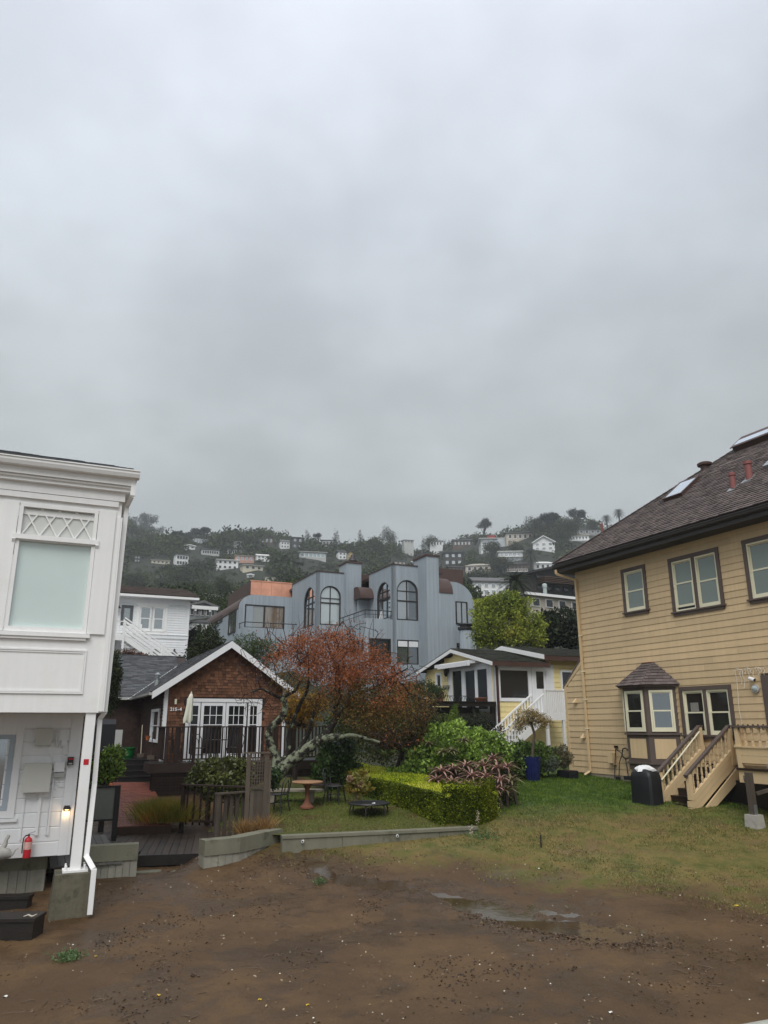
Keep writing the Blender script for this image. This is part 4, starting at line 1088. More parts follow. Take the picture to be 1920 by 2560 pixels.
for i in range(nst):
 f0 = i / nst; y0_ = ys - .25 + (yt + .0 - ys + .25) * f0; z_ = .78 + (zf - .78) * (i + 1) / nst - (zf - .78) / nst * .5
 bx('tread', xf + .05, xn - .05, y0_, y0_ + .30, z_ - .04, z_, steps_m, deckst)
 bx('riser', xf + .05, xn - .05, y0_ + .02, y0_ + .04, z_ - .22, z_ - .041, steps_m, deckst)
bx('base_board', xf - .12, xn + .12, ys - .34, ys - .22, .40, .80, bm, deckst)
# deck outline: chamfer at 45 degrees, then parallel to the wall
chx, yD = 1.05, yt - 1.05
y0d = yt + .12
outl = [(xf - .1, -.05), (xf - .1, y0d), (xn + .1, y0d), (xn + chx, yD), (XE, yD), (XE, -.05)]
dz = zf
bx('deck_floor', xf - .1, XE, y0d, -.05, dz - .05, dz, steps_m, deckst)
obj('deck_floor', MB().prism([(xn + .1, y0d - .002), (xn + chx, yD), (XE, yD), (XE, y0d - .002)], 'z', dz - .05, dz), steps_m, deckst)
edges = [((xf - .1, -.1), (xf - .1, y0d)), ((xn + .1, y0d), (xn + chx, yD)), ((xn + chx, yD), (XE, yD))]
for k, (a, b) in enumerate(edges):
 A, B = Vector((*a, 0)), Vector((*b, 0)); d_ = (B - A); L_ = d_.length; Md = planeM((0, 0, 0), d_, Vector((-d_.y, d_.x, 0)))
 Md = RF.M @ Matrix.Translation(A) @ Matrix.Rotation(math.atan2(d_.y, d_.x), 4, 'Z')
 bx('rim_board', 0, L_, .0, .04, dz - .36, dz - .055, tantrim, deckst, Md)
 bx('nosing', -.02, L_ + .02, -.05, .06, dz - .05, dz + .005, steps_m, deckst, Md)
 h0 = dz + .13
 for j in range(2): bx('skirt_board', 0, L_, .0 - .004 * j, .05, h0 + .19 * j, h0 + .185 + .19 * j, tantrim, deckst, Md)
 bx('bottom_rail', -.01, L_ + .01, -.04, .10, h0 + .39, h0 + .43, tantrim, deckst, Md)
 bx('top_rail', -.03, L_ + .03, -.05, .11, zrt - .03, zrt + .02, brown, deckst, Md)
 n = max(2, int(min(L_, 6) / .21)); 
 for i in range(n):
  MM = Md @ Matrix.Translation(((i + .5) * min(L_, 6) / n, .03, h0 + .43)) @ Matrix.Diagonal((1.25, 1.25, zrt - .03 - h0 - .43, 1)); link(bpy.data.objects.new('baluster', turned_mesh(tantrim)), deckst, MM)
 for s in ((.06,) if k != 2 else (.08, 1.55, 3.0)):
  bx('newel', s - .06, s + .06, -.01, .09, dz, zrt - .03, tantrim, deckst, Md)
# wall-side glimpses on the deck: white table edge
tb = thing('deck_table', 'white table on the tan deck seen through the balusters', 'table', loc=RF.w(xn + 2.4, -.55, dz), az=154.23)
obj('tabletop', MB().box(-.9, 1.2, -.3, .3, .52, .56), whitecloth, tb)
for sx in (-.8, 1.1):
 for sy in (-.25, .25): bx('leg', sx - .03, sx + .03, sy - .03, sy + .03, 0, .519, white, tb)
# lights wound round the rail
cb_ = MB(); pts = []
A = Vector((xn + chx - .2, yD - .02, zrt + .02))
for i in range(120):
 t = i / 119; pts.append(RF.M @ Vector((A.x + t * 2.6, A.y + .05 + .07 * math.cos(i * .9), zrt + .0 + .05 * math.sin(i * .9))))
sg = tag(obj('string_lights', MB().tube(pts, .010, 5), blackmetal, None, ID), 'dark string of lights wound round the top rail of the tan deck', 'string lights')
for i in range(0, 120, 6): obj('bulb', MB().lathe([(.0, -.07), (.018, -.055), (.02, -.03), (.01, 0)], tuple(pts[i]), 6), blackmetal, sg, ID)
# icicle string of lights hanging on the wall
ip = []; x0i, z0i = ra(1840, 1675); x1i, z1i = ra(1919, 1668)
ip = [RF.w(x0i + (x1i - x0i) * i / 12, -.05, z0i + .03 * math.sin(i * 1.7) + (z1i - z0i) * i / 12) for i in range(13)]
wl_ = mat('white_wire', (.7, .66, .58), .6, .05, 5)
ic = tag(obj('icicle_lights', MB().tube(ip, .010, 4), wl_, None, ID), 'thin white icicle light string hanging on the tan wall over the deck', 'string lights')
for i, L_ in enumerate((1.75, .1, .4, .5, .15, .55, .1, .3, .12, .2, .1, .2)):
 p = ip[i]; pp = [p + Vector((.02 * math.sin(j * 1.3 + i), 0, -L_ * j / 6)) for j in range(7)]
 obj('strand', MB().tube(pp, .008, 4), wl_, ic, ID)
x, z = ra(1888, 1700); cm_ = tag(obj('security_camera', MB().lathe([(.02, -.03), (.055, -.02), (.055, .12), (.04, .16)], (0, 0, 0), 14), white, None, RF.M @ Matrix.Translation((x + .05, -.12, z)) @ Matrix.Rotation(R(-70), 4, 'Y')), 'white bullet camera on the tan wall above the round light', 'camera')
obj('lens', MB().lathe([(.0, -.034), (.045, -.031), (.045, -.02)], (0, 0, 0), 12), blackmetal, cm_)
x, z = ra(1892, 1722); rl_ = tag(obj('wall_light', MB().lathe([(.105, 0), (.12, .03), (.115, .06)], (0, 0, 0), 20), greymetal, None, RF.M @ Matrix.Translation((x, -.02, z)) @ Matrix.Rotation(R(90), 4, 'X')), 'round grey bulkhead light on the tan wall over the deck', 'wall light')
obj('lens', MB().lathe([(.085, .061), (.08, .085), (.05, .1)], (0, 0, 0), 20), g_curt, rl_)
# timber post on its concrete pier below the deck
pp = RF.M.inverted() @ onz(1890, 2080, .62)
dp_ = thing('deck_post', 'timber post on a pale concrete pier under the tan deck', 'post', loc=RF.w(pp.x, pp.y, .5), az=154.23)
zz = (RF.M.inverted() @ onz(1888, 2045, .62)).z
obj('pier', MB().add([(-.19, -.19, -.2), (.19, -.19, -.2), (.19, .19, -.2), (-.19, .19, -.2), (-.15, -.15, .52), (.15, -.15, .52), (.15, .15, .52), (-.15, .15, .52)], [(0, 3, 2, 1), (4, 5, 6, 7), (0, 1, 5, 4), (1, 2, 6, 5), (2, 3, 7, 6), (3, 0, 4, 7)]), mat('pale_pier_concrete', (.40, .38, .34), .9, .15, 4, streak=.2, bump=.3, bs=20, stain=(3, (.2, .19, .15), .5, .7)), dp_)
obj('post', MB().box(-.07, .07, -.07, .07, .521, dz - .55), greywood, dp_)
obj('bracket', MB().box(-.09, -.071, -.05, .05, .45, .75).box(.071, .09, -.05, .05, .45, .75), galv, dp_)
obj('brace', MB().beam((-.05, .1, .9), (-.9, .9, dz - .6), .09, .09).beam((.05, .12, 1.0), (.7, 1.2, dz - .7), .08, .08), greywood, dp_)
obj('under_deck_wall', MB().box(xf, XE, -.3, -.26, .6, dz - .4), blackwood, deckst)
# things stored below the deck
c0 = onz(1838, 2040, .70)
ky = thing('toy_set', 'orange and green plastic toy leaning in the dark below the deck', 'toy', loc=(c0.x + .1, c0.y + .25, .62), az=154.23)
om = mat('orange_plastic', (.60, .09, .02), .4, .1, 4)
obj('arch', MB().tube([(-.12, 0, 0), (-.12, 0, .35), (-.05, 0, .45), (.08, 0, .47)], .035, 8), om, ky)
obj('panel', MB().box(-.07, .1, -.02, .02, .12, .26), mat('lime_plastic', (.16, .30, .04), .4, .1, 4), ky)
obj('foot', MB().tube([(-.12, 0, .02), (.12, .02, .03)], .03, 8), om, ky)
sv = thing('garden_tool', 'grey shovel blade leaning in the dark below the deck', 'shovel', loc=(c0.x + .62, c0.y + .1, .62), az=154.23)
obj('blade', MB().slab([(-.1, 0, 0), (.08, 0, .02), (.1, .05, .3), (.06, .08, .42), (-.02, .08, .42), (-.07, .05, .3)], (0, .01, 0)), galv, sv)
obj('shaft', MB().tube([(.02, .09, .4), (.06, .3, 1.2)], .016, 7), blackmetal, sv)
# grill under its cover, with a white cloth on top
g0 = onz(1622, 2030, .82)
gl_ = thing('covered_grill', 'barbecue under a fitted black cover at the foot of the tan stair', 'grill', loc=(g0.x, g0.y, .78), az=150)
cv = MB(); prof = [(0, .40, .30), (.1, .39, .29), (.6, .385, .285), (.95, .38, .28), (1.08, .34, .26), (1.17, .22, .2), (1.2, .1, .1)]
ns_ = 28; vs = []
for k, (z, a, b) in enumerate(prof):
 for i in range(ns_):
  t = 2 * math.pi * i / ns_; ct, st = math.cos(t), math.sin(t); ex_ = .45
  wv = 1 + .025 * math.sin(i * 2.9 + k * .3) * (1 if k < 4 else .2)
  vs.append((a * wv * math.copysign(abs(ct) ** ex_, ct), b * wv * math.copysign(abs(st) ** ex_, st), z + (.04 * math.sin(t * 2) if k == 0 else 0)))
m_ = len(prof); cv.add(vs, [(i * ns_ + k, i * ns_ + (k + 1) % ns_, (i + 1) * ns_ + (k + 1) % ns_, (i + 1) * ns_ + k) for i in range(m_ - 1) for k in range(ns_)] + [tuple(range((m_ - 1) * ns_, m_ * ns_))])
obj('cover', cv, blackcover, gl_, smooth=True)
obj('side_shelf', MB().box(-.62, -.36, -.2, .2, .86, .96), blackcover, gl_)
cl = MB(); vs = []
for j in range(5):
 for i in range(20):
  t = 2 * math.pi * i / 20; r_ = (.30, .29, .24, .15, .03)[j] * (1 + .14 * math.sin(3 * t + j) + .08 * math.sin(7 * t))
  vs.append((r_ * math.cos(t), r_ * .8 * math.sin(t), (.0, .05, .10, .135, .15)[j] + .015 * math.sin(5 * t + j * 2)))
cl.add(vs, [(i * 20 + k, i * 20 + (k + 1) % 20, (i + 1) * 20 + (k + 1) % 20, (i + 1) * 20 + k) for i in range(4) for k in range(20)] + [tuple(range(80, 100))])
tag(obj('cloth', cl, whitecloth, None, gl_.matrix_basis @ Matrix.Translation((0, 0, 1.12)), smooth=True), 'crumpled white cloth lying on top of the black covered grill', 'cloth')
# hose reel and hoses on the wall beside the grill
hx, hz = ra(1577, 1940); hb = thing('hose_reel', 'black hose hanging from a tap and reel on the tan wall beside the grill', 'hose', loc=RF.w(hx, 0, 1.4), az=154.23)
obj('reel', MB().tube([(.17 * math.cos(t), -.14 + .02 * math.sin(t * 5), .82 + .17 * math.sin(t)) for t in [i * .35 for i in range(40)]], .022, 6), blackmetal, hb)
obj('tap', MB().box(-.53, -.45, -.14, -.03, .98, 1.06), bronze, hb)
for pts in ([(-.49, -.1, 1.0), (-.55, -.12, .6), (-.62, -.14, .0)], [(-.47, -.1, .95), (-.15, -.12, .78)], [(-.15, -.15, .8), (-.32, -.16, .5), (-.36, -.18, .05), (-.3, -.2, -.1)], [(-.02, -.15, .68), (.05, -.17, .35), (.1, -.2, .0)]):
 obj('hose', MB().tube(pts, .016, 6), blackmetal, hb)
# brown shingled cottage
CP = atY(404, 1850, 27.5)
CF = Fr((CP.x, CP.y, 0), 65.9)
ca = CF.at
ct = thing('shingled_cottage', 'brown cedar-shingled cottage with white rakes and french doors behind the bare tree', 'cottage', CF)
cw = ca(705, 1770)[0]; cm = ca(578, 1650)[0]
zev = ca(395, 1728, -.35)[1] + .0
apx, apz_ = ca(580, 1606, -.35)
exl = ca(388, 1732, -.35)[0]
slp = (apz_ - zev) / (apx - exl)
half = max(apx, cw - apx); cw = 2 * apx if abs(2 * apx - cw) < 1.0 else cw
def ctop(x): return apz_ - .10 - abs(x - apx) * slp
zdk = 1.95
dr = (ca(467, 1752)[0], ca(655, 1760)[0], ca(560, 1900)[1], ca(560, 1747)[1])
cops = [(dr[0], dr[1], dr[2], dr[3])]
wl = obj('wall', MB().prism([(0, .9), (dr[0], .9), (dr[0], ctop(dr[0])), (0, ctop(0))], 'y', 0, .12).prism([(dr[1], .9), (cw, .9), (cw, ctop(cw)), (dr[1], ctop(dr[1]))], 'y', 0, .12).prism([(dr[0], dr[3]), (dr[1], dr[3]), (dr[1], ctop(dr[1])), (apx, ctop(apx)), (dr[0], ctop(dr[0]))], 'y', 0, .12), cedard, ct)
shingles('shingle_courses', wl, CF.M @ planeM((0, -.004, 1.0), (1, 0, 0), (0, 0, 1)), cw, ctop(apx) - 1.0, .105, .15, cedar, rng, th=.016,
         xl=lambda v: max(.10, apx - (ctop(apx) - 1.0 - v) / slp) if 1.0 + v > ctop(0) else .10, xr=lambda v: min(cw - .10, apx + (ctop(apx) - 1.0 - v) / slp) if 1.0 + v > ctop(cw) else cw - .10,
         keep=lambda u, v: not (dr[0] - .06 < u < dr[1] + .06 and v + 1.0 < dr[3] + .06), jit=.005)
for a, b in ((-.02, .11), (cw - .11, cw + .02)): obj('corner_board', MB().box(a, b, -.055, .13, 1.4, ctop(a) - .02), white2, ct)
# side wall to the left and the low wing behind it
sd = CF.ax(345, 1850, 0)[0]; sd = min(max(sd, 3.2), 6.5)
LFc = CF.sub(0, sd, 90)            # faces left; x runs toward the viewer
obj('wall', MB().box(-.001, .12, .12, sd + 3, .9, ctop(0) - .02).box(cw - .12, cw, .12, sd + 5, .9, ctop(cw)), cedard, wl, CF.M)
ya = max(CF.ax(400, 1800, 0)[0], .3); yb_ = CF.ax(381, 1800, 0)[0]; yb_ = max(yb_, ya + .5); WU0, WU1 = sd - yb_ - .05, sd - ya + .05
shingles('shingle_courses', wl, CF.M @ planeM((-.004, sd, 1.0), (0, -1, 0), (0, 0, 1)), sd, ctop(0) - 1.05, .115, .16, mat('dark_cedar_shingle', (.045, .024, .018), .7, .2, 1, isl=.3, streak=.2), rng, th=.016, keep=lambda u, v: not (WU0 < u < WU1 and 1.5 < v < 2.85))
y1w, z1w = CF.ax(383, 1752, -.02); y2w, z2w = CF.ax(396, 1850, -.02)
SFc = CF.sub(0, 0, 90)   # local x = -v
grid_window(ct, CF.sub(-.02, yb_, 90), 0, yb_ - ya, 2.55, 3.75, 1, 2, white2, g_grey, fw=.1, label='narrow white side window')
# roof: two slopes over the gable, with white rake boards
ovh = .35; RD = 9.0
th = .06
er = apx + (apx - exl)
for sgn, xe in ((-1, exl - .05), (1, er + .05)):
 ze = apz_ - abs(xe - apx) * slp
 obj('roof', MB().slab([(xe, -ovh, ze), (apx, -ovh, apz_), (apx, RD, apz_), (xe, RD, ze)], (0, 0, th)), roofbase, ct)
Lh = math.hypot(apx - exl + .1, (apx - exl + .1) * slp)
shingles('shingle_courses', ct, CF.M @ planeM((exl - .1, RD, apz_ - (apx - exl + .1) * slp + th + .005), (0, -1, 0), (1, 0, slp)), RD + ovh, Lh, .14, .3, greyshingle, rng, th=.014)
for a, b in (((exl - .1, apz_ - (apx - exl + .1) * slp), (apx, apz_)), ((apx, apz_), (er + .1, apz_ - (er + .1 - apx) * slp))):
 obj('rake_board', MB().slab([(a[0], -ovh - .035, a[1] - .20), (b[0], -ovh - .035, b[1] - .20), (b[0], -ovh - .035, b[1] + .05), (a[0], -ovh - .035, a[1] + .05)], (0, .034, 0)), white2, ct)
 obj('soffit', MB().slab([(a[0], -ovh, a[1] - .03), (b[0], -ovh, b[1] - .03), (b[0], .1, b[1] - .03), (a[0], .1, a[1] - .03)], (0, 0, .02)), cedard, ct)
gz_ = apz_ - (apx - exl + .12) * slp - .04
obj('gutter', MB().prism([(exl - .1, 0), (exl - .2, .02), (exl - .22, .1), (exl - .1, .1)], 'y', -ovh - .03, sd + .4), greymetal, ct, CF.M @ Matrix.Translation((0, 0, gz_ - .02)))
# left wing: roof rising away from the viewer
wy = sd; zg = ca(300, 1746, wy - .3)[1]; zr = ca(300, 1640, wy + 3.4)[1]
slw = (zr - zg) / 3.7
obj('wall', MB().box(-6.5, .0, wy, wy + .12, .9, zg + .05), cedard, wl, CF.M)
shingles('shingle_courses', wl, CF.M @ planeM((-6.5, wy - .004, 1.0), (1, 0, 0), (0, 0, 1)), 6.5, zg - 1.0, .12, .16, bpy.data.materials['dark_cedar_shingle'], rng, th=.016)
obj('roof', MB().slab([(-6.8, wy - .3, zg), (apx, wy - .3, zg), (apx, wy + 3.4, zr), (-6.8, wy + 3.4, zr)], (0, 0, .05)), roofbase, ct)
obj('roof', MB().slab([(-6.8, wy + 3.4, zr), (apx, wy + 3.4, zr), (apx, wy + 7.1, zg), (-6.8, wy + 7.1, zg)], (0, 0, .05)), greyshingle, ct)
shingles('shingle_courses', ct, CF.M @ planeM((-6.8, wy - .33, zg + .055), (1, 0, 0), (0, 3.7, zr - zg)), 8.6, math.hypot(3.7, zr - zg), .14, .3, greyshingle, rng, th=.016)
obj('ridge_cap', MB().box(-6.8, apx, wy + 3.3, wy + 3.5, zr + .045, zr + .075), greyshingle, ct)
obj('gutter', MB().box(-6.8, exl - .2, wy - .42, wy - .31, zg - .06, zg + .05), greymetal, ct)
# valley flashing where the two roofs meet
vx0, vz0 = ca(347, 1737, wy - .3); p0 = CF.w(exl - .1, wy - .33, zg + .09)
pA = onz(347, 1737, zg + .10); 
k_ = (apz_ - 0) 
def valley(t):
 x = exl - .1 + t; z = apz_ - (apx - x) * slp; y = wy - .3 + (z - zg) / slw; return CF.w(x, y, z + .08)
obj('flashing', MB().beam(valley(-.15), valley(min(2.2, (zr - zg) / slp * .98)), .12, .02), greymetal, ct, ID)
p = CF.w(ca(393, 1700, 2.0)[0], 2.0, 0); vx_, vz_ = ca(393, 1705, 2.6)
vp = obj('vent_pipe', MB().lathe([(.11, -.2), (.09, .05), (.06, .06), (.06, .18), (.10, .19), (.10, .22), (.07, .23), (.07, .27), (.12, .28), (.03, .36)], (0, 0, 0), 14), galv, ct, CF.M @ Matrix.Translation((vx_, 2.6, vz_)))
# french doors: transom-lit pair with sidelights
x0, x1, z0, z1 = dr
fd = obj('door_frame', frame_mb(x0, x1, z0, z1, .11, -.04, .10, wt=.12, wb=.06), white2, ct)
fx = [ca(p, 1790)[0] for p in (499, 500, 564, 565, 620, 622)]
bounds = [(x0 + .115, ca(501, 1790)[0] - .02, 1), (ca(502, 1790)[0], ca(563, 1790)[0], 3), (ca(564.5, 1790)[0], ca(616, 1790)[0], 3), (ca(620, 1790)[0], x1 - .115, 2)]
for k, (a, b, nx) in enumerate(bounds):
 nm = 'door' if nx == 3 else 'sidelight'
 dd = obj(nm, frame_mb(a, b, z0 + .065, z1 - .125, .10 if nx == 3 else .07, -.02, .05, wt=.13, wb=.16), white2, ct)
 st = .10 if nx == 3 else .07
 ga, gb, gzb, gzt = a + st, b - st, z0 + .225, z1 - .255
 zsp = gzb + (gzt - gzb) * .60; zs2 = (zsp + gzt) / 2
 mb = MB().box(ga, gb, -.005, .03, zsp - .015, zsp + .015).box(ga, gb, -.004, .03, zs2 - .012, zs2 + .012)
 for i in range(1, nx): mb.box(ga + (gb - ga) * i / nx - .012, ga + (gb - ga) * i / nx + .012, -.003, .03, zsp + .015, gzt)
 obj('muntin', mb, white2, dd)
 for i in range(nx):
  for s, t in ((zsp, zs2), (zs2, gzt)): pane(dd, CF, ga + (gb - ga) * i / nx, ga + (gb - ga) * (i + 1) / nx, s, t, .012, g_black)
 pane(dd, CF, ga, gb, gzb, zsp, .012, g_black)
# house number and lamp
def text(body, size, fr, x, y, z, m, parent, name='lettering', ext=.008, align='CENTER', rotz=0):
 cu = bpy.data.curves.new(name, 'FONT'); cu.body = body; cu.size = size; cu.extrude = ext; cu.align_x = align; cu.align_y = 'CENTER'; cu.space_character = 1.15; cu.offset = .006
 o = bpy.data.objects.new('tmp_text', cu); C.objects.link(o)
 bpy.context.view_layer.update(); dg = bpy.context.evaluated_depsgraph_get(); me = bpy.data.meshes.new_from_object(o.evaluated_get(dg)); bpy.data.objects.remove(o)
 me.materials.clear(); me.materials.append(m)
 return obj(name, me, None, parent, fr.M @ Matrix.Translation((x, y, z)) @ Matrix.Rotation(R(90), 4, 'X'))
nx_, nz_ = ca(439.5, 1773.5)
for i, ch in enumerate('215-4'): text(ch, .155, CF, nx_ + (i - 2) * .082, -.035, nz_, whitecloth, ct, name='house_number')
lx, lz = ca(438.5, 1754); obj('wall_lamp', MB().box(lx - .035, lx + .035, -.10, -.02, lz - .09, lz + .09), offwhite, ct, CF.M)
# deck with railing
dkz = zdk; DY = 1.7
dx0 = ca(425, 1905, -DY)[0]; dx1 = ca(735, 1870, -DY)[0] + 1.5
zrail = ca(560, 1815.5, -DY)[1]
dk = thing('deck', 'dark stained deck with balustrade and lattice skirt in front of the brown cottage', 'deck', CF)
lx0 = dx0 - .6
for i in range(11): bx('deck_board', lx0, dx1, -DY + i * DY / 11, -DY + (i + 1) * DY / 11 - .006, dkz - .035, dkz, blackwood, dk)
bx('rim_board', lx0, dx1, -DY - .04, -DY - .001, dkz - .30, dkz - .001, cedard, dk)
for k in range(2): bx('rim_board', lx0 - .03, lx0 - .001, -DY, 0, dkz - .16 - .15 * k, dkz - .01 - .15 * k, cedard, dk)
# lattice skirt of crossed slats, recessed
for xx in np.arange(lx0 + .1, dx1, .095): bx('slat', xx - .018, xx + .018, -DY + .02, -DY + .032, .95, dkz - .30, cedard, dk)
for k, zz in enumerate(np.arange(1.02, dkz - .32, .095)): bx('slat', lx0 + .05, dx1, -DY + .006, -DY + .018, zz - .018, zz + .018, cedard, dk)
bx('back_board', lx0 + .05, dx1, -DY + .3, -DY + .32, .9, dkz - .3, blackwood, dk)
# left rail start
rx0 = ca(412, 1850, -DY)[0]
bx('top_rail', rx0 - .05, dx1, -DY - .03, -DY + .09, zrail - .04, zrail, cedard, dk)
bx('top_rail', rx0 - .05, rx0 + .07, -DY + .091, -.05, zrail - .04, zrail, cedard, dk)
bx('bottom_rail', rx0 - .05, dx1, -DY, -DY + .05, dkz + .09, dkz + .14, cedard, dk)
for px in (417, 443, 486, 600, 690, 733): xx = ca(px, 1860, -DY)[0]; bx('post', xx - .05, xx + .05, -DY - .02, -DY + .08, dkz - .2, zrail - .041, cedard, dk)
xx = rx0 + .1
while xx < dx1: bx('baluster', xx - .022, xx + .022, -DY + .01, -DY + .045, dkz + .141, zrail - .041, cedard, dk); xx += .13
y_ = -DY + .25
while y_ < -.1: bx('baluster', rx0 - .01, rx0 + .03, y_ - .018, y_ + .018, dkz + .1, zrail - .041, cedard, dk); y_ += .145
# closed umbrella, furniture on the deck
ux = ca(474, 1800, -.9)[0]; uz1 = ca(478, 1733, -.9)[1]; uz0 = ca(470, 1806, -.9)[1]
um = thing('patio_umbrella', 'closed cream patio umbrella on the cottage deck', 'umbrella', loc=CF.w(ux, -.9, dkz), az=AZU)
obj('pole', MB().tube([(0, 0, 0), (.01, 0, uz1 - dkz - .05)], .02, 8), white2, um)
cn = MB(); vs = []; nn = 24
for j, (t, r_) in enumerate(((0, .11), (.08, .13), (.3, .115), (.6, .10), (.85, .085), (.97, .05), (1, .012))):
 for i in range(nn):
  a = 2 * math.pi * i / nn; rr = r_ * (1 + .28 * math.cos(a * 6) * (1 - t) + .0); vs.append((rr * math.cos(a) - .07 * (1 - t), rr * math.sin(a), uz0 - dkz + (uz1 - uz0) * t + (.03 * math.cos(a * 3) if j == 0 else 0)))
cn.add(vs, [(i * nn + k, i * nn + (k + 1) % nn, (i + 1) * nn + (k + 1) % nn, (i + 1) * nn + k) for i in range(6) for k in range(nn)] + [tuple(range(nn))[::-1]])
obj('canopy', cn, creamcloth, um, smooth=True); obj('finial', MB().lathe([(.0, 0), (.025, .02), (.03, .045), (.0, .07)], (0, 0, uz1 - dkz - .01), 10), offwhite, um)
def metal_chair(px, py, Y, z, name, label, m, az, s=1.0, group=None):
 p = atY(px, py, Y); t = thing(name, label, 'chair', loc=(p.x, p.y, z), az=az, group=group)
 for sx, sy in ((-1, -1), (1, -1), (1, 1), (-1, 1)):
  top = (sx * .19, sy * .18, .44); obj('leg', MB().tube([(sx * .25, sy * .24, 0), (sx * .205, sy * .2, .25), top], .017, 7), m, t)
 obj('seat', MB().lathe([(.0, .43), (.22, .43), (.235, .445), (.22, .46), (.0, .46)], (0, 0, 0), 20), m, t)
 obj('backrest', MB().tube([(-.2, .2, .44), (-.23, .26, .75), (-.12, .29, .90), (.12, .29, .90), (.23, .26, .75), (.2, .2, .44)], .016, 7), m, t)
 obj('backrest', MB().tube([(-.1, .22, .46), (-.09, .27, .7), (0, .29, .8), (.09, .27, .7), (.1, .22, .46)], .013, 7), m, t)
 obj('stretcher', MB().tube([(.2 * math.cos(a), .19 * math.sin(a), .22) for a in [i * .4 for i in range(17)]], .009, 6), m, t)
 return t
for px, lb, az_ in ((500, 'black metal chair on the cottage deck by the umbrella', 40), (585, 'black metal chair on the cottage deck before the right french door', 120)):
 x_ = ca(px, 1880, -.85)[0]; q = CF.w(x_, -.85, dkz); metal_chair(*proj(q), q.y, dkz, 'deck_chair', lb, blackmetal, az_)
x_ = ca(540, 1880, -.9)[0]; tb = thing('deck_table', 'round black table on the cottage deck', 'table', loc=CF.w(x_, -.9, dkz), az=AZU)
obj('tabletop', MB().lathe([(.0, .7), (.38, .7), (.39, .715), (.38, .73), (0, .73)], (0, 0, 0), 24), blackmetal, tb)
obj('leg', MB().lathe([(.22, 0), (.2, .03), (.03, .06), (.03, .7)], (0, 0, 0), 12), blackmetal, tb)
# spiky potted plant beside the door number
def spiky(px, py_base, Y, z, n, L_, wd, m, name, label, cat='plant', droop=.5, pot=None, up=1.0, loc=None, trunk=0, seed=1, group=None, leafname='leaf', pieces=True):
 rg = np.random.default_rng(seed)
 p = loc if loc is not None else atY(px, py_base, Y)
 t = thing(name, label, cat, loc=(p[0], p[1], z), group=group)
 if pot: obj('pot', MB().lathe([(pot * .6, 0), (pot, pot * 1.5), (pot * 1.1, pot * 1.5), (pot * 1.1, pot * 1.7), (pot * .9, pot * 1.7), (pot * .85, pot * 1.5), (0, pot * 1.45)], (0, 0, 0), 18), terracotta, t)
 b = (pot * 1.6 if pot else 0) + trunk
 if trunk: obj('trunk', MB().tube([(0, 0, 0), (.02, .02, b)], [.07, .05], 8), bark, t)
 key = ('spk', round(L_, 2), round(wd, 3), m.name, round(droop, 2))
 meshes = spiky.cache.setdefault(key, [blade(L_, wd, droop, m, rg) for _ in range(3)])
 for i in range(n):
  el = (.25 + .75 * (i / n) ** .9) * up; a = i * 2.39996 + rg.normal() * .1
  M = Matrix.Translation(Vector((p[0], p[1], z + b))) @ Matrix.Rotation(a, 4, 'Z') @ Matrix.Rotation(-(el - .35) * 1.25, 4, 'Y') @ Matrix.Diagonal((*[rg.uniform(.8, 1.1)] * 3, 1))
  link(bpy.data.objects.new(leafname, meshes[i % 3]), t, M)
 return t
def blade(L_, wd, droop, m, rg):
 mb = MB(); N_ = 6; vs = []
 for i in range(N_ + 1):
  s = i / N_; x = L_ * (s - .12 * s * s); z = L_ * (.25 * s - droop * s * s); w2 = wd * (1 - s ** 2.2) * .5 + .001
  vs += [(x, -w2, z + w2 * .35), (x, 0, z - w2 * .1), (x, w2, z + w2 * .35)]
 fs = []
 for i in range(N_):
  a = i * 3; fs += [(a, a + 3, a + 4, a + 1), (a + 1, a + 4, a + 5, a + 2)]
 return mb.add(vs, fs).mesh('leaf', m, True)
spiky.cache = {}
redleaf = mat('brown_red_sword_leaf', (.12, .055, .04), .6, .2, 5, objr=.35, transl=.15)
x_ = ca(430, 1850, -.35)[0]; q = CF.w(x_, -.35, dkz)
spiky(0, 0, 0, dkz, 22, .42, .04, redleaf, 'potted_plant', 'reddish spiky plant in a pot under the house number', droop=.35, pot=.16, loc=q, trunk=.45, seed=3)
# left wing entrance steps and clutter
sx0, sx1 = ca(290, 1920, 1.2)[0], ca(385, 1920, 1.2)[0]
stp = thing('entry_steps', 'black wooden steps up to the cottage side entrance', 'steps', CF)
for i in range(5):
 y0_ = .6 + i * .32; z_ = 1.05 + .18 * (i + 1)
 bx('tread', -3.4, -.12, y0_, y0_ + .34, z_ - .04, z_, blackwood, stp); bx('riser', -3.4, -.12, y0_ + .02, y0_ + .045, z_ - .18, z_ - .041, blackwood, stp)
bx('landing', -6, -.12, 2.2, wy - .01, 1.9, 1.95, blackwood, stp)
def wing(px, py, y): x, z = ca(px, py, y); return CF.w(x, y, z)
q = wing(318, 1890, 2.6); tub = thing('green_tub', 'bright green plastic tub on the dark cottage porch', 'tub', loc=(q.x, q.y, 1.95))
obj('body', MB().lathe([(.20, 0), (.27, .36), (.30, .37), (.30, .41), (.27, .41), (.24, .1), (.0, .08)], (0, 0, 0), 20), greentub, tub)
q = wing(269, 1870, 2.4); gc = thing('covered_cart', 'dark covered cart with a grey side panel on the cottage porch', 'cart', loc=(q.x, q.y, 1.9), az=AZU)
obj('body', MB().box(-.5, .35, -.3, .3, .1, 1.1), blackcover, gc); obj('side_panel', MB().box(.2, .45, -.34, -.301, .5, 1.1), greymetal, gc); obj('hood', MB().prism([(-.3, 1.1), (.3, 1.1), (.3, 1.3), (.12, 1.48), (-.12, 1.48), (-.3, 1.3)], 'x', -.7, .2), blackcover, gc)
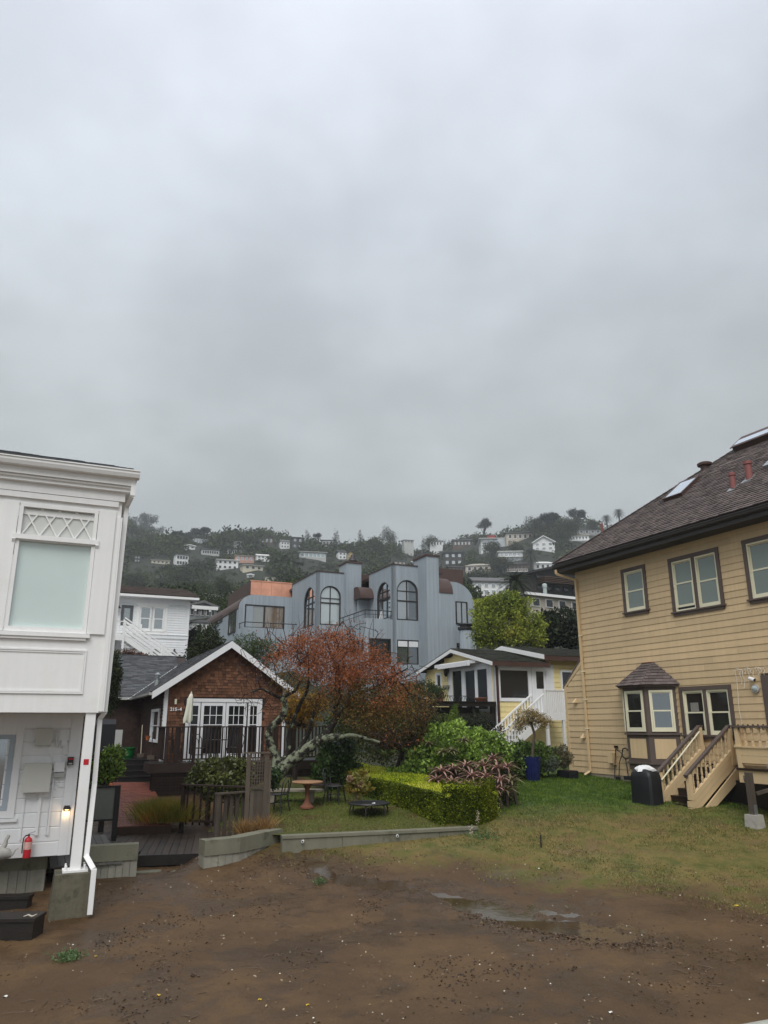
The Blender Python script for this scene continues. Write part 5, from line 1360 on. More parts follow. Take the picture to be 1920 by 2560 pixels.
for (px, y0p, y1p, lb, m_, yy) in ((352, 1812, 1885, 'pale broom handle leaning on the dark porch wall', offwhite, 3.3), (378, 1830, 1890, 'tall garden tool leaning by the white side window', greywood, 1.0)):
 a = wing(px, y1p, yy); b = wing(px + 4, y0p, yy); t = thing('broom', lb, 'tool', loc=a)
 obj('handle', MB().tube([a - a, b - a], .016, 7), m_, t); obj('head', MB().box(-.13, .13, -.04, .04, -.12, .02), greywood, t)
a = wing(369, 1850, .8); hp = thing('hanging_pot', 'small orange pot on a bracket at the corner of the cottage', 'pot', loc=a)
obj('pot', MB().lathe([(.06, 0), (.09, .14), (.1, .15), (.0, .14)], (0, 0, 0), 14), mat('orange_pot', (.5, .15, .05), .6, .1, 5), hp)
# plant standing between the wing and the white house
# propane flue and grey canopy by the downpipe
# brick path with individual bricks, wooden boardwalk with individual planks
def gP(px, py): p = hit(px, py); return Vector((p.x, p.y, p.z))
pa = [onz(288, 2069, .62), onz(428, 2064, .62), onz(378, 1957, 1.24), onz(282, 1957, 1.24)]
pth = tag(obj('path', MB().slab([(p.x, p.y, p.z) for p in pa], (0, 0, -.35)), mortarm, None, ID), 'brick path leading from the boardwalk to the cottage steps', kind='structure')
e0 = (pa[1] - pa[0]); f0 = (pa[3] - pa[0]); f1 = pa[2] - pa[1]
Lp = (f0.length + f1.length) / 2; bl, bh = .21, .105
rows = int(Lp / bh); brick_big = MB(); cnt = 0
for r_ in range(rows):
 t = (r_ + .5) / rows; A = pa[0] + f0 * t; B = pa[1] + f1 * t; w_ = (B - A).length; d = (B - A) / w_
 s = -(bl / 2 if r_ % 2 else 0)
 nrm_dir = (f0.normalized() + f1.normalized()).normalized(); up = d.cross(nrm_dir).normalized()
 while s < w_:
  a = max(s, 0) + .005; b = min(s + bl, w_) - .005; s += bl
  if b - a < .04: continue
  Mx = Matrix((d, up.cross(d), up)).transposed().to_4x4(); Mx.translation = A + d * ((a + b) / 2) + up * (.004 + rnd.uniform(-.004, .004))
  Mx = Mx @ Matrix.Rotation(rnd.uniform(-.02, .02), 4, 'Z') @ Matrix.Diagonal((b - a, bh - .012, .03, 1))
  if cnt < 300: link(bpy.data.objects.new('brick', cube(brickm)), pth, Mx); cnt += 1
  else: brick_big.box(-.5, .5, -.5, .5, -.5, .5, Mx)
bo = obj('bricks', brick_big, brickm, pth, ID); bo['kind'] = 'stuff'
# boardwalk
bw = [onz(225, 2150, .30), onz(520, 2136, .30), onz(520, 2040, .55), onz(236, 2048, .55)]
bz = .50
bpts = [onz(350, 2140, .42), onz(516, 2138, .42), onz(575, 2060, .45), onz(290, 2071, .44)]
bt = thing('boardwalk', 'wet dark plank boardwalk between the concrete walls', 'boardwalk', loc=(bpts[0].x, bpts[0].y, .3))
bt['kind'] = 'structure'
bfr = Fr((bpts[0].x - 1.6, bpts[0].y - .35, 0), 78)
ndir = bfr
n = 26
for i in range(n):
 # planks run away from the viewer
 x0 = i * .16
 bx('plank', x0 + .004, x0 + .154, -.0 if x0 > 1.55 else .55, 4.1, .40 + rnd.uniform(-.004, .004), .43 + rnd.uniform(-.004, .004), plankm, bt, Fr(bfr.o, 78))
bx('edge_board', 1.5, 4.16, -.05, -.005, .22, .435, bm, bt, bfr)
tag(obj('sill_beam', MB().box(1.4, 4.3, -.50, -.20, -.2, .17), concap, None, bfr.M), 'low concrete sill in the gap between the two walls below the boardwalk', 'sill')
# grey decking and glass screen by the downpipe
gdk = thing('grey_deck', 'grey plank decking behind the glass screen beside the white post', 'deck', loc=LF.w(0, 2.2, .4)); gdk['kind'] = 'structure'
for i in range(9):
 bx('plank', -.55 + i * .15, -.405 + i * .15 + -.006, 1.9, 6.2, .47, .50, plankg, gdk, LF)
sA = onz(236, 2100, .5); sB = onz(292, 2090, .5)
sF = Fr((atY(300, 2095, 19.6).x, 19.6, 0), 65.9)
x0_, zt_ = sF.at(222, 1966); x1_, _ = sF.at(302, 1966)
z0_ = sF.at(270, 2092)[1]
gs = thing('glass_screen', 'dark framed glass wind screen behind the white downpipe', 'screen', sF)
obj('frame', MB().box(x1_ - .12, x1_, -.04, .04, z0_ - .1, zt_).box(x0_, x1_ - .121, -.03, .03, zt_ - .05, zt_).box(x0_, x1_ - .121, -.03, .03, sF.at(260, 2048)[1] - .04, sF.at(260, 2048)[1]), blackwood, gs)
pm_ = mat('misted_clear_screen', (.16, .17, .15), .15, .2, 2, spec=.5)
pane(gs, sF, x0_, x1_ - .12, sF.at(260, 2048)[1], zt_ - .05, 0, pm_)
# weathered fence and gate piece with trellis head
FF = Fr((atY(612, 2090, 18.9).x, 18.9, 0), 80)
fa = FF.at
fn = thing('trellis_gate', 'weathered wooden trellis panel on tall posts behind the angled concrete wall', 'trellis', FF)
xg = [fa(p, 1960)[0] for p in (618, 640, 660, 676)]
ztop = fa(645, 1884)[1]
for xc, zt, w_ in ((fa(618, 1990)[0], fa(618, 1886)[1], .10), (fa(664, 1990)[0], fa(664, 1886)[1], .11), (fa(673, 1990)[0], fa(673, 1900)[1], .05)):
 bx('post', xc - w_ / 2, xc + w_ / 2, -.05, .05, .5, zt, greywood, fn)
a, b = xg[0] - .15, fa(672, 1890)[0]
bx('top_rail', a + .04, b + .04, -.07, .07, ztop, ztop + .035, greywood, fn)
za, zb_ = fa(640, 1966)[1], ztop
for xx in np.linspace(fa(625, 1930)[0], fa(656, 1930)[0], 6): bx('slat', xx - .011, xx + .011, -.015, -.003, za, zb_, greywood, fn)
for zz in np.linspace(za + .03, zb_ - .1, 9): bx('slat', fa(619, 1930)[0], fa(661, 1930)[0], -.001, .011, zz - .011, zz + .011, greywood, fn)
bx('rail', xg[0], xg[2], -.03, .03, za - .06, za, greywood, fn)
for xx in np.linspace(fa(628, 2040)[0], fa(655, 2040)[0], 4): bx('picket', xx - .045, xx + .045, .0, .02, .75, za - .07, greywood, fn)
def lowfence(label, pA, pB, zt, zb, npk, m, ph=.0, pw=.085):
 A = Vector(pA); B = Vector(pB); d = B - A; L_ = Vector((d.x, d.y)).length; fr = Fr((A.x, A.y, 0), math.degrees(math.atan2(d.x, d.y)))
 t = thing('low_fence', label, 'fence', fr)
 M = lambda x: zt + (B.z - A.z) * x / L_
 bx('top_rail', -.06, L_ + .06, -.06, .06, zt, zt + .04, m, t, fr)
 bx('bottom_rail', 0, L_, -.02, .03, zb + .1, zb + .16, m, t, fr)
 for s in (0, L_): bx('post', s - .045, s + .045, -.045, .045, zb - .3, zt - .001, m, t, fr)
 for i in range(npk): x = L_ * (i + .5) / npk; bx('picket', x - pw / 2, x + pw / 2, .031, .05, zb + .02, zt - .001, m, t, fr)
 return t
p0 = atY(545, 1990, 18.7); p1 = atY(618, 1984, 19.2)
lowfence('low weathered picket fence in front of the trellis posts', (p0.x, p0.y, 0), (p1.x, p1.y, 0), p0.z + .03, .45, 5, greywood)
p0 = atY(460, 1964, 21.4); p1 = atY(615, 1970, 20.6)
lowfence('dark low railing with wide pickets around the garden bed', (p0.x, p0.y, 0), (p1.x, p1.y, 0), p0.z, .6, 9, cedard, pw=.05)
# garden lawn sheet behind the kerb
ga_, gb_, gc_ = Vector((G1[0], G1[1])), Vector((G2[0], G2[1])), Vector((G3[0], G3[1]))
def garden_z(x, y): 
 z = hill(x, y) + .05 + np.clip((np.asarray(y) - 18.6) / 1.0, 0, 1) * .02
 return np.maximum(z, .755) + .015 * vnoise(x, y, 2.2, 5)
gx_ = np.arange(-4.6, 3.4, .12); gy_ = np.arange(18.4, 27.2, .12)
X, Y = np.meshgrid(gx_, gy_); Z = garden_z(X, Y)
line = np.interp(X, [-4.6, G1[0], G2[0], G3[0], 3.4], [G1[1] + .0, G1[1] + .2, G2[1] + .2, G3[1] + .2, G3[1] + .4])
hed = (X < 1.7 - (Y - 19.75) * .6) & (X > -2.9 - (Y - 18.6) * .3)
V = np.stack([X.ravel(), Y.ravel(), Z.ravel()], 1); nx = len(gx_)
i = np.arange(nx - 1)[None, :] + np.arange(len(gy_) - 1)[:, None] * nx
F = np.stack([i, i + 1, i + nx + 1, i + nx], -1)[((Y > line) & hed)[:-1, :-1]].reshape(-1, 4)
glm = mat('olive_garden_turf', S(80, 84, 28, .85), .9, .25, 1.3, bump=.5, bs=30, stain=(1.1, S(78, 54, 34, 1.0), .5, .66))  # olive turf blotched with brown
tag(obj('garden_lawn', npmesh('garden_lawn', V, F, glm, 4, True)), 'garden lawn behind the kerb wall', kind='structure')
# blue-grey modern house on the slope
BP = atY(981, 1440, 50)
BF = Fr((BP.x, BP.y, 0), 65.9)
ba = BF.at
bh = thing('blue_house', 'large blue-grey modern house with arched windows and copper roof edges', 'house', BF)
def bax(px, py, xo=0): return BF.ax(px, py, xo)
LB = 4.0
def front(px, y): return ba(px, 1500, y)[0]
def facade(parent, fr, x0, x1, z0, z1, openings, m, name='wall', t=.25):
 """wall panels around openings; arch openings are (x0,x1,z0,z1,'arch')"""
 rects = [o[:4] for o in openings]
 mb = MB()
 for a, b, s, t_ in cells(x0, x1, z0, z1, rects): mb.box(a, b, 0, t, s, t_)
 for o in openings:
  if len(o) > 4:
   a, b, s, e = o[:4]; r_ = (b - a) / 2; c = (a + b) / 2; zc = e - r_; n = 14
   for k in range(n):
    t0, t1 = math.pi * k / n, math.pi * (k + 1) / n
    xa, xb = c - r_ * math.cos(t0), c - r_ * math.cos(t1); ya, yb = zc + r_ * math.sin(t0), zc + r_ * math.sin(t1)
    mb.add([(xa, 0, ya), (xb, 0, yb), (xb, 0, e), (xa, 0, e), (xa, t, ya), (xb, t, yb), (xb, t, e), (xa, t, e)], [(0, 1, 2, 3), (4, 7, 6, 5), (0, 4, 5, 1)])
 return obj(name, mb, m, parent, fr.M)
def arch_window(parent, fr, x0, x1, z0, z1, gm_, label=None, zsp=(.47, .66), y=.13, vert=1):
 r_ = (x1 - x0) / 2; c = (x0 + x1) / 2; zc = z1 - r_; n = 20; w_ = .085; mb = MB()
 mb.box(x0, x0 + w_, y - .08, y + .04, z0 + w_, zc).box(x1 - w_, x1, y - .08, y + .04, z0 + w_, zc).box(x0, x1, y - .08, y + .04, z0, z0 + w_)
 for k in range(n):
  t0, t1 = math.pi * k / n, math.pi * (k + 1) / n
  q = [(c - rr * math.cos(t), zc + rr * math.sin(t)) for rr, t in ((r_, t0), (r_, t1), (r_ - w_, t1), (r_ - w_, t0))]
  mb.prism(q, 'y', y - .08, y + .04)
 wp = obj('window', mb, darkframe, parent, fr.M)
 if label: wp['label'] = label
 zs = [z0 + (z1 - z0) * f for f in zsp]
 m2 = MB()
 for k in range(vert): xx = x0 + (x1 - x0) * (k + 1) / (vert + 1); m2.box(xx - .03, xx + .03, y - .05, y + .02, z0 + w_, z1 - w_)
 for k, zz in enumerate(zs):
  hw = r_ - w_ if zz < zc else math.sqrt(max(.01, (r_ - w_) ** 2 - (zz - zc) ** 2)); th = .05 if k == 0 else .03
  m2.box(c - hw, c + hw, y - .055, y + .025, zz - th, zz + th)
 obj('muntin', m2, darkframe, wp, fr.M)
 pts = [(x0 + w_, z0 + w_), (x1 - w_, z0 + w_)] + [(c + (r_ - w_) * math.cos(math.pi * k / n), zc + (r_ - w_) * math.sin(math.pi * k / n)) for k in range(n + 1)]
 obj('pane', MB().prism(pts, 'y', y, y + .01), gm_, wp, fr.M)
 obj('reveal_back', MB().box(x0, x1, .2, .21, z0, z1), darkframe, wp, fr.M)
 return wp
GB = g_grey
# bay E (right): left-facing wall on x=0, front wall on y=0
zE2 = ba(1015, 1414)[1]; xE2 = front(1050, 0); dE = bax(922.7, 1440)[0]
EL = BF.sub(0, dE, 90)      # faces left; local x = 0 at the back, dE at the corner
def elx(px, py): y_, z = bax(px, py); return dE - y_, z
aw = (ba(992, 1500)[0], ba(1045.5, 1500)[0], ba(1018, 1551)[1], ba(1018, 1450)[1])
lw2 = (ba(993, 1630)[0], ba(1047, 1630)[0], ba(1020, 1661)[1], ba(1020, 1600)[1])
facade(bh, BF, 0, xE2, 2, zE2, [(*aw, 'a'), lw2], bluewall)
x0a, _ = elx(941, 1500); x1a, _ = elx(976, 1500); za0 = elx(960, 1548)[1]; za1 = elx(960, 1455)[1]
facade(bh, EL, 0, dE, 2, zE2, [(x0a, x1a, za0, za1, 'a')], bluewall)
obj('roof', MB().box(.25, xE2 + 2, .25, dE + 4, zE2 - .3, zE2 - .1), copperold, bh)
obj('coping', MB().box(-.05, xE2 + .05, -.05, .3, zE2, zE2 + .06).box(-.05, .3, .301, dE, zE2, zE2 + .06), copperold, bh)
arch_window(bh, BF, *aw, GB, 'right front arched window', (.475, .72))
arch_window(bh, EL, x0a, x1a, za0, za1, GB, 'left-facing arched window over the balcony', (.55, .74), vert=2)
ww = grid_window(bh, BF, *lw2, 2, 1, darkframe, GB, y=.10, fw=.07, mw=.06, label='lower front window with white blinds')
for k in range(2):
 a = lw2[0] + .07 + k * (lw2[1] - lw2[0]) / 2; bx('blind', a + .02, a + (lw2[1] - lw2[0]) / 2 - .1, .03, .055, lw2[3] - .45, lw2[3] - .08, whitecloth, ww, BF)
# chimney F and the wide flat wall to its right
yF = -1.3
xF0, xF1 = ba(1067, 1480, yF)[0], ba(1098, 1480, yF)[0]; zF = ba(1082, 1391, yF)[1]
obj('chimney', MB().box(xF0, xF1, yF, .6, 1.5, zF), bluewall, bh)
obj('coping', MB().box(xF0 - .07, xF1 + .07, yF - .07, .67, zF, zF + .12), copperold, bh)
def cowl(x, y, z, s=1.0):
 obj('chimney_cap', MB().lathe([(.35 * s, 0), (.35 * s, .12), (.5 * s, .14), (.42 * s, .3), (.25 * s, .42), (.22 * s, .55), (.1 * s, .66)], (x, y, z), 14), blackmetal, bh)
cowl((xF0 + xF1) / 2 + .1, .4, zF + .12, .8)
xW1 = ba(1140, 1600, yF)[0]; zW = ba(1120, 1483, yF)[1]
obj('wall', MB().box(xF1 + .001, xW1, yF, 2.2, 1.5, zW), bluewall, bh)
cur = [(yF - .05 + 1.25 - 1.25 * math.cos(math.pi / 2 * k / 8), zW + 1.2 * math.sin(math.pi / 2 * k / 8)) for k in range(9)] + [(2.2, zW + 1.2), (2.2, zW)]
obj('curved_roof', MB().prism([(y, z) for y, z in cur], 'x', xF1 + .002, xW1 - .15), copperold, bh, smooth=True)
zP0 = ba(1140, 1453, 3)[1]; zP1 = ba(1140, 1424, 3)[1]
obj('parapet', MB().box(front(1098, 3), front(1160, 3), 3, 3.2, zP0 - 2.0, zP1).box(front(1160, 3) - .2, front(1160, 3), 3.2, 8, zP0 - 2, zP1), copperold, bh)
# right wing G with rounded shoulder
xG0, xG1 = xW1, front(1186, 1.2); zG = ba(1150, 1456, 1.2)[1]
rG = 1.7; sh = [(xG0, 1.5), (xG1, 1.5), (xG1, zG - rG)] + [(xG1 - rG + rG * math.cos(math.pi / 2 * k / 8), zG - rG + rG * math.sin(math.pi / 2 * k / 8)) for k in range(1, 9)] + [(xG0, zG)]
obj('wall', MB().prism(sh, 'y', 1.2, 12), bluewall, bh, smooth=False)
gw = (ba(1139, 1530, 1.2)[0], ba(1168, 1530, 1.2)[0], ba(1150, 1560, 1.2)[1], ba(1150, 1504, 1.2)[1])
grid_window(bh, BF, *gw, 2, 1, darkframe, GB, y=1.17, fw=.07, mw=.06, label='narrow window in the right wing')
gv = (ba(1142, 1612, 1.2)[0], ba(1157, 1612, 1.2)[0], ba(1150, 1619, 1.2)[1], ba(1150, 1608, 1.2)[1])
obj('railing', MB().box(gv[0], gv[1], 1.1, 1.19, gv[2], gv[3]), blackmetal, bh, BF.M)
# D: recessed wall behind the balcony
dD = dE
zD = ba(950, 1495, dE)[1]
BD0 = front(903, dE) - .2
obj('wall', MB().box(BD0, 0, dE, dE + .3, 2, ba(918, 1495, dE)[1] + .1), bluewall, bh)
sx0, sx1 = front(903, dE - .9), front(932, dE - .9)
zc0 = ba(918, 1495, dE - .9)[1]; zc1 = ba(918, 1467, dE - .4)[1]
obj('curved_roof', MB().prism([(dE - .9 + .9 - .9 * math.cos(math.pi / 2 * k / 8), zc0 + (zc1 - zc0) * math.sin(math.pi / 2 * k / 8)) for k in range(9)] + [(dE + .4, zc1), (dE + .4, zc0)], 'x', sx0 - .05, sx1 + .3), copperold, bh, smooth=True)
zd1 = ba(915, 1437, dE + 2)[1]
obj('parapet', MB().box(front(900, dE + 2) - 1, front(925, dE + 2), dE + 2, dE + 2.2, zc1 - .5, zd1), copperold, bh)
lx, lz = ba(934, 1511, dE); obj('wall_lamp', MB().box(lx - .12, lx + .12, dE - .25, dE - .01, lz - .25, lz + .2), blackmetal, bh)
# balcony H: left-facing and front faces
hx1, hz = ba(981, 1548, -.02)
dH = dE + 1.5
yH1 = 0.0
xH = front(912, 0)                    # corner of the balcony box on the front plane
HL = BF.sub(xH, dE, 90)
zB = ba(950, 1547, 0)[1]
hop = (ba(923, 1640)[0], ba(977, 1640)[0], ba(950, 1660)[1], ba(950, 1596)[1])
facade(bh, BF, xH, -.001, 2, zB, [hop], bluewall)
op = obj('window', frame_mb(*hop, .08, -.03, .05), darkframe, bh); pane(op, BF, hop[0] + .08, hop[1] - .08, hop[2] + .08, hop[3] - .08, .06, g_black)
obj('wall', MB().box(xH, xH + .25, .26, dE + 2.5, 2, zB - .001), bluewally, bh)
obj('balcony_floor', MB().box(xH + .25, -.001, .26, dE, zB - .5, zB - .35), copperold, bh)
hly = lambda px, py: BF.ax(px, py, xH)
wy0, wz0 = hly(908, 1624)[0], hly(895, 1630)[1]; wy1 = hly(878, 1624)[0]; wz1 = hly(893, 1602)[1]
HW = BF.sub(xH - .03, wy1, 90)
grid_window(bh, HW, 0, wy1 - wy0, wz0, wz1, 3, 1, darkframe, GB, y=.0, fw=.06, mw=.05, label='left-facing strip window below the balcony')
rail = MB(); 
for zz, r_ in ((.55, .035), (.28, .018)): rail.tube([(xH + .05, dE + .5, zB + zz), (xH + .05, .06, zB + zz), (-.05, .06, zB + zz)], r_, 6)
for x_, y_ in ((xH + .05, dE), (xH + .05, dE * .5), (xH + .05, .06), (-1.2, .06), (-.1, .06)): rail.tube([(x_, y_, zB), (x_, y_, zB + .55)], .025, 6)
obj('railing', rail, blackmetal, bh)
fx, fz = ba(953, 1540, .6); fg = thing('balcony_easel', 'small white folded stand on the blue house balcony', 'stand', loc=BF.w(fx, .6, zB - .35), az=AZU)
obj('frame', MB().beam((-.18, 0, .3), (.03, 0, 1.0), .06, .04).beam((.18, .1, .3), (.03, 0, 1.0), .06, .04).beam((0, .05, .3), (.1, .02, 1.05), .05, .03), whitecloth, fg)
# chimney C with its left return, bay B
CYs = 1.9
yC = dE + .6
# bay B sits behind by the same step
yB = dE + 1.1
zB2 = ba(800, 1429, yB)[1]; xB0 = ba(791, 1500, yB)[0]; yCf = yB - .55; xC0 = ba(866, 1500, yCf)[0]; xC1 = ba(903, 1500, yCf)[0]
ab_ = (ba(800.5, 1500, yB)[0], ba(852.5, 1500, yB)[0], ba(826, 1563, yB)[1], ba(826, 1464.5, yB)[1])
fB = BF.sub(0, yB)
facade(bh, fB, xB0, xC0, 2, zB2, [(*ab_, 'a')], bluewall)
arch_window(bh, fB, *ab_, g_curt, 'curtained arched window left of the chimney', (.56, .68))
zC = ba(884, 1408, yCf)[1]
obj('chimney', MB().box(xC0, xC1, yCf, yB + 1.0, 2, zC), bluewall, bh)
obj('coping', MB().box(xC0 - .07, xC1 + .07, yCf - .07, yB + 1.07, zC, zC + .12), copperold, bh)
cowl((xC0 + xC1) / 2 + .1, yB, zC + .12, .75)
dB = BF.ax(730, 1500, xB0)[0] - yB
BL = BF.sub(xB0, yB + dB, 90)
def blx(px, py): y_, z = BF.ax(px, py, xB0); return yB + dB - y_, z
b0, _ = blx(759, 1500); b1, _ = blx(787, 1500); bz0 = blx(773, 1567)[1]; bz1 = blx(773, 1469)[1]
facade(bh, BL, 0, dB, 2, zB2, [(b0, b1, bz0, bz1, 'a')], bluewall)
arch_window(bh, BL, b0, b1, bz0, bz1, GB, 'left-facing arched window of the middle bay', (.58, .74), vert=2)
obj('coping', MB().box(xB0 - .05, xC0, yB - .05, yB + .3, zB2, zB2 + .06).box(xB0 - .05, xB0 + .3, yB + .301, yB + dB, zB2, zB2 + .06), copperold, bh)
obj('roof', MB().box(xB0 + .25, xC1, yB + .25, yB + dB + 3, zB2 - .3, zB2 - .1), copperold, bh)
# left wing A
yA = yB + dB
xA0 = ba(598, 1520, yA)[0]; zA = ba(650, 1488, yA)[1]
sw = (ba(611.5, 1540, yA)[0], ba(711, 1540, yA)[0], ba(660, 1572, yA)[1], ba(660, 1513, yA)[1])
fA = BF.sub(0, yA)
facade(bh, fA, xA0 + 1.1, xB0, 2, zA, [sw], bluewall)
sA_ = [(xA0, 2), (xA0 + 1.1, 2), (xA0 + 1.1, zA)] + [(xA0 + 1.1 + 1.1 * math.cos(math.pi / 2 + math.pi / 2 * k / 8), zA - 1.1 + 1.1 * math.sin(math.pi / 2 + math.pi / 2 * k / 8)) for k in range(9)]
obj('wall', MB().prism(sA_, 'y', 0, .25), bluewall, bh, fA.M)
swp = obj('window', frame_mb(*sw, .10, -.02, .08), darkframe, bh, fA.M); swp['label'] = 'wide sliding window of the left wing'
xm = sw[0] + (sw[1] - sw[0]) * .49
obj('mullion', MB().box(xm - .06, xm + .06, -.01, .08, sw[2] + .1, sw[3] - .1), darkframe, swp, fA.M)
pane(swp, fA, sw[0] + .1, xm - .06, sw[2] + .1, sw[3] - .1, .05, glassmat('warm_lit_room_glass', (.20, .20, .18), refl=.18, var=.35, ns=.7))
pane(swp, fA, xm + .06, sw[1] - .1, sw[2] + .1, sw[3] - .1, .04, glassmat('tan_curtain_glass', (.20, .14, .09), refl=.15, var=.4, ns=.9))
obj('roof', MB().box(xA0 + 1.1, xB0, yA + .25, yA + 14, zA - .2, zA - .05), copperold, bh)
# long side wall of wing A going back, with a copper quarter-round eave
LA = 22.0
yAb = BF.ax(482, 1560, xA0)[0]; LA = min(max(yAb - yA, 8), 30)
SA = BF.sub(xA0, yA + LA, 90)
obj('wall', MB().box(0, LA, 0, .25, 2, zA - 1.12), bluewall, bh, SA.M)
q = [(1.1 + 1.16 * math.cos(math.pi / 2 + math.pi / 2 * k / 8), -1.1 + 1.16 * math.sin(math.pi / 2 + math.pi / 2 * k / 8)) for k in range(9)] + [(.0, -1.15), (1.1, -1.15)]
# eave profile in (y, z) of the side frame: y inward
obj('curved_roof', MB().prism([(a, zA + b) for a, b in q], 'x', .0, LA - .25), copperold, bh, SA.M, smooth=True)
def sax(px, py): y_, z = BF.ax(px, py, xA0); return yA + LA - y_, z
s0, s1 = sax(572, 1560)[0], sax(590, 1560)[0]
grid_window(bh, SA, s0, s1, sax(581, 1583)[1], sax(581, 1527)[1], 3, 1, darkframe, GB, y=-.01, fw=.08, mw=.06, label='tall side window of the left wing')
s0, s1 = sax(527, 1560)[0], sax(556, 1560)[0]
grid_window(bh, SA, s0, s1, sax(541, 1557)[1] - .2, sax(541, 1547)[1], 5, 1, darkframe, GB, y=-.01, fw=.06, mw=.05, label='low strip window of the left wing')
# balcony parapet of the left wing and the copper screen on the roof
yP = yA - 1.6
zPp = ba(680, 1571, yP)[1]
xP0, xP1 = ba(608, 1590, yP)[0], xB0 - .01
obj('wall', MB().box(xP0, xP1, yP, yP + .2, 2, zPp).prism([(xP0, yP), (xP0 + .01, yP + .2), (xA0 + .02, yA), (xA0, yA - .02)], 'z', 2, zPp - .002), bluewall, bh)
rail = MB()
for zz, r_ in ((.40, .035),): rail.tube([(xA0, yA - .2, zPp + zz), (xP0 + .1, yP + .1, zPp + zz), (xP1, yP + .1, zPp + zz)], r_, 6)
for x_, y_ in ((xA0 + .05, yA - .2), (xP0 + .1, yP + .1), ((xP0 + xP1) / 2, yP + .1), (xP1 - .3, yP + .1)): rail.tube([(x_, y_, zPp), (x_, y_, zPp + .4)], .025, 6)
obj('railing', rail, blackmetal, bh)
yS = yA + 1.6
c0_, c1_ = ba(627, 1465, yS)[0], ba(730, 1470, yS)[0]
zs0 = ba(680, 1487, yS)[1]; zs1 = ba(680, 1456, yS)[1]
np_ = 4
for k in range(np_): bx('copper_panel', c0_ + (c1_ - c0_) * k / np_ + .01, c0_ + (c1_ - c0_) * (k + 1) / np_ - .01, yS, yS + .06, zs0 - .6, zs1, copper, bh)
obj('coping', MB().box(c0_ - .05, c1_, yS - .04, yS + .1, zs1, zs1 + .07), copper, bh)
obj('parapet', MB().box(c0_ - .04, c0_ - .001, yS, yS + 8, zs0 - .6, zs1), copperold, bh)
lx, lz = ba(734, 1536, yA - .1); obj('wall_lamp', MB().box(lx - .12, lx + .12, yA - .15, yA - .01, lz - .16, lz + .16), mat('lit_white_lamp', (.8, .8, .8), .4, emis=((1, 1, .95), .6)), bh, BF.M)
# big steel flue to the right
fpx, fpz = ba(1167, 1580, -2.0)
fl = thing('steel_flue', 'stout grey flue with a black capped top rising behind the yellow cottage', 'chimney', loc=BF.w(fpx, -2.0, 3))
zt = ba(1167, 1575, -2)[1]
obj('pipe', MB().lathe([(.50, 0), (.50, zt - 3 - .1), (.46, zt - 3)], (0, 0, 0), 20), bluewall, fl); obj('cap', MB().lathe([(.55, zt - 3 - .02), (.60, zt - 3 + .03), (.60, zt - 3 + .16), (.45, zt - 3 + .19), (.45, zt - 3 + .30), (.62, zt - 3 + .33), (.55, zt - 3 + .4), (.0, zt - 3 + .42)], (0, 0, 0), 20), blackmetal, fl)

# yellow cottage
YP = atY(1240, 1720, 36)
YF = Fr((YP.x, YP.y, 0), 65.9)
ya_ = YF.at
yc = thing('yellow_cottage', 'pale yellow cottage with white trim and a mossy shingle roof', 'cottage', YF)
yD_ = YF.ax(1064, 1720, 0)[0]
GL = YF.sub(0, yD_, 90)              # gable wall, faces left
def gla(px, py, out=0): y_, z = YF.ax(px, py, -out); return yD_ - y_, z
zEv = gla(1222, 1656, .35)[1]; apy, zAp = gla(1128, 1625, .35); zEl = gla(1052, 1681, .35)[1]
zEvr = zEv
yRx = yD_ / 2
apx_ = apy
slY = (zAp - zEv) / (yD_ + .3 - apx_)
def gtop(x): return zAp - .12 - abs(x - apx_) * slY
xr1 = ya_(1375, 1720)[0]; zdf = 3.62
zbase = 1.6
gops = [(gla(1094, 1720)[0], gla(1103, 1720)[0], gla(1098, 1718)[1], gla(1098, 1687)[1]), (gla(1133, 1720)[0], gla(1157, 1720)[0], 3.75, gla(1145, 1677)[1]), (gla(1163, 1720)[0], gla(1222, 1720)[0], 3.75, gla(1190, 1673)[1])]
gw_ = obj('wall', MB().prism([(0, zbase), (yD_, zbase), (yD_, gtop(yD_)), (apx_, gtop(apx_)), (0, gtop(0))], 'y', .05, .15), yellow, yc, GL.M)
siding(gw_, GL, lambda z: max(0, apx_ - (gtop(apx_) - z) / slY) if z > gtop(0) else 0, lambda z: min(yD_, apx_ + (gtop(apx_) - z) / slY) if z > gtop(yD_) else yD_, zbase, gtop(apx_), .235, gops, yellow, .02, True)
# front wall
zfe = ya_(1290, 1656, -.35)[1]
XR = 16.0
fops = [(ya_(1247, 1710)[0], ya_(1326, 1710)[0], ya_(1290, 1751)[1], ya_(1290, 1668)[1]), (ya_(1334, 1710)[0], ya_(1367, 1710)[0], 3.6, ya_(1350, 1672)[1]), (ya_(1401, 1700)[0], ya_(1401, 1700)[0] + 1.6, ya_(1405, 1735)[1], ya_(1405, 1675)[1])]
fw_ = obj('wall', MB().box(0, XR, .05, .2, zbase, zfe - .02), yellow, yc, YF.M)
siding(fw_, YF, .12, XR, zbase, zfe - .02, .235, fops, yellow, .02, True)
obj('corner_board', MB().box(-.03, .13, -.03, .15, zbase, zfe), white2, yc)
obj('corner_board', MB().box(yD_ - .12, yD_ - .031, -.03, .1, zbase, gtop(yD_) - .05), white2, yc, GL.M)
obj('downpipe', MB().beam((-.10, -.10, zfe), (.02, -.10, zfe - .25), .09, .09, (0, 1, 0)).beam((.02, -.10, zfe - .25), (.05, -.10, 1.8), .09, .09, (0, 1, 0)), mat('brown_downpipe', (.06, .03, .025), .5, .1, 4), yc)
grid_window(yc, YF, fops[0][0] - .10, fops[0][1] + .02, fops[0][2] - .05, fops[0][3] + .05, 1, 1, white2, g_dark, fw=.16, label='large dark picture window')
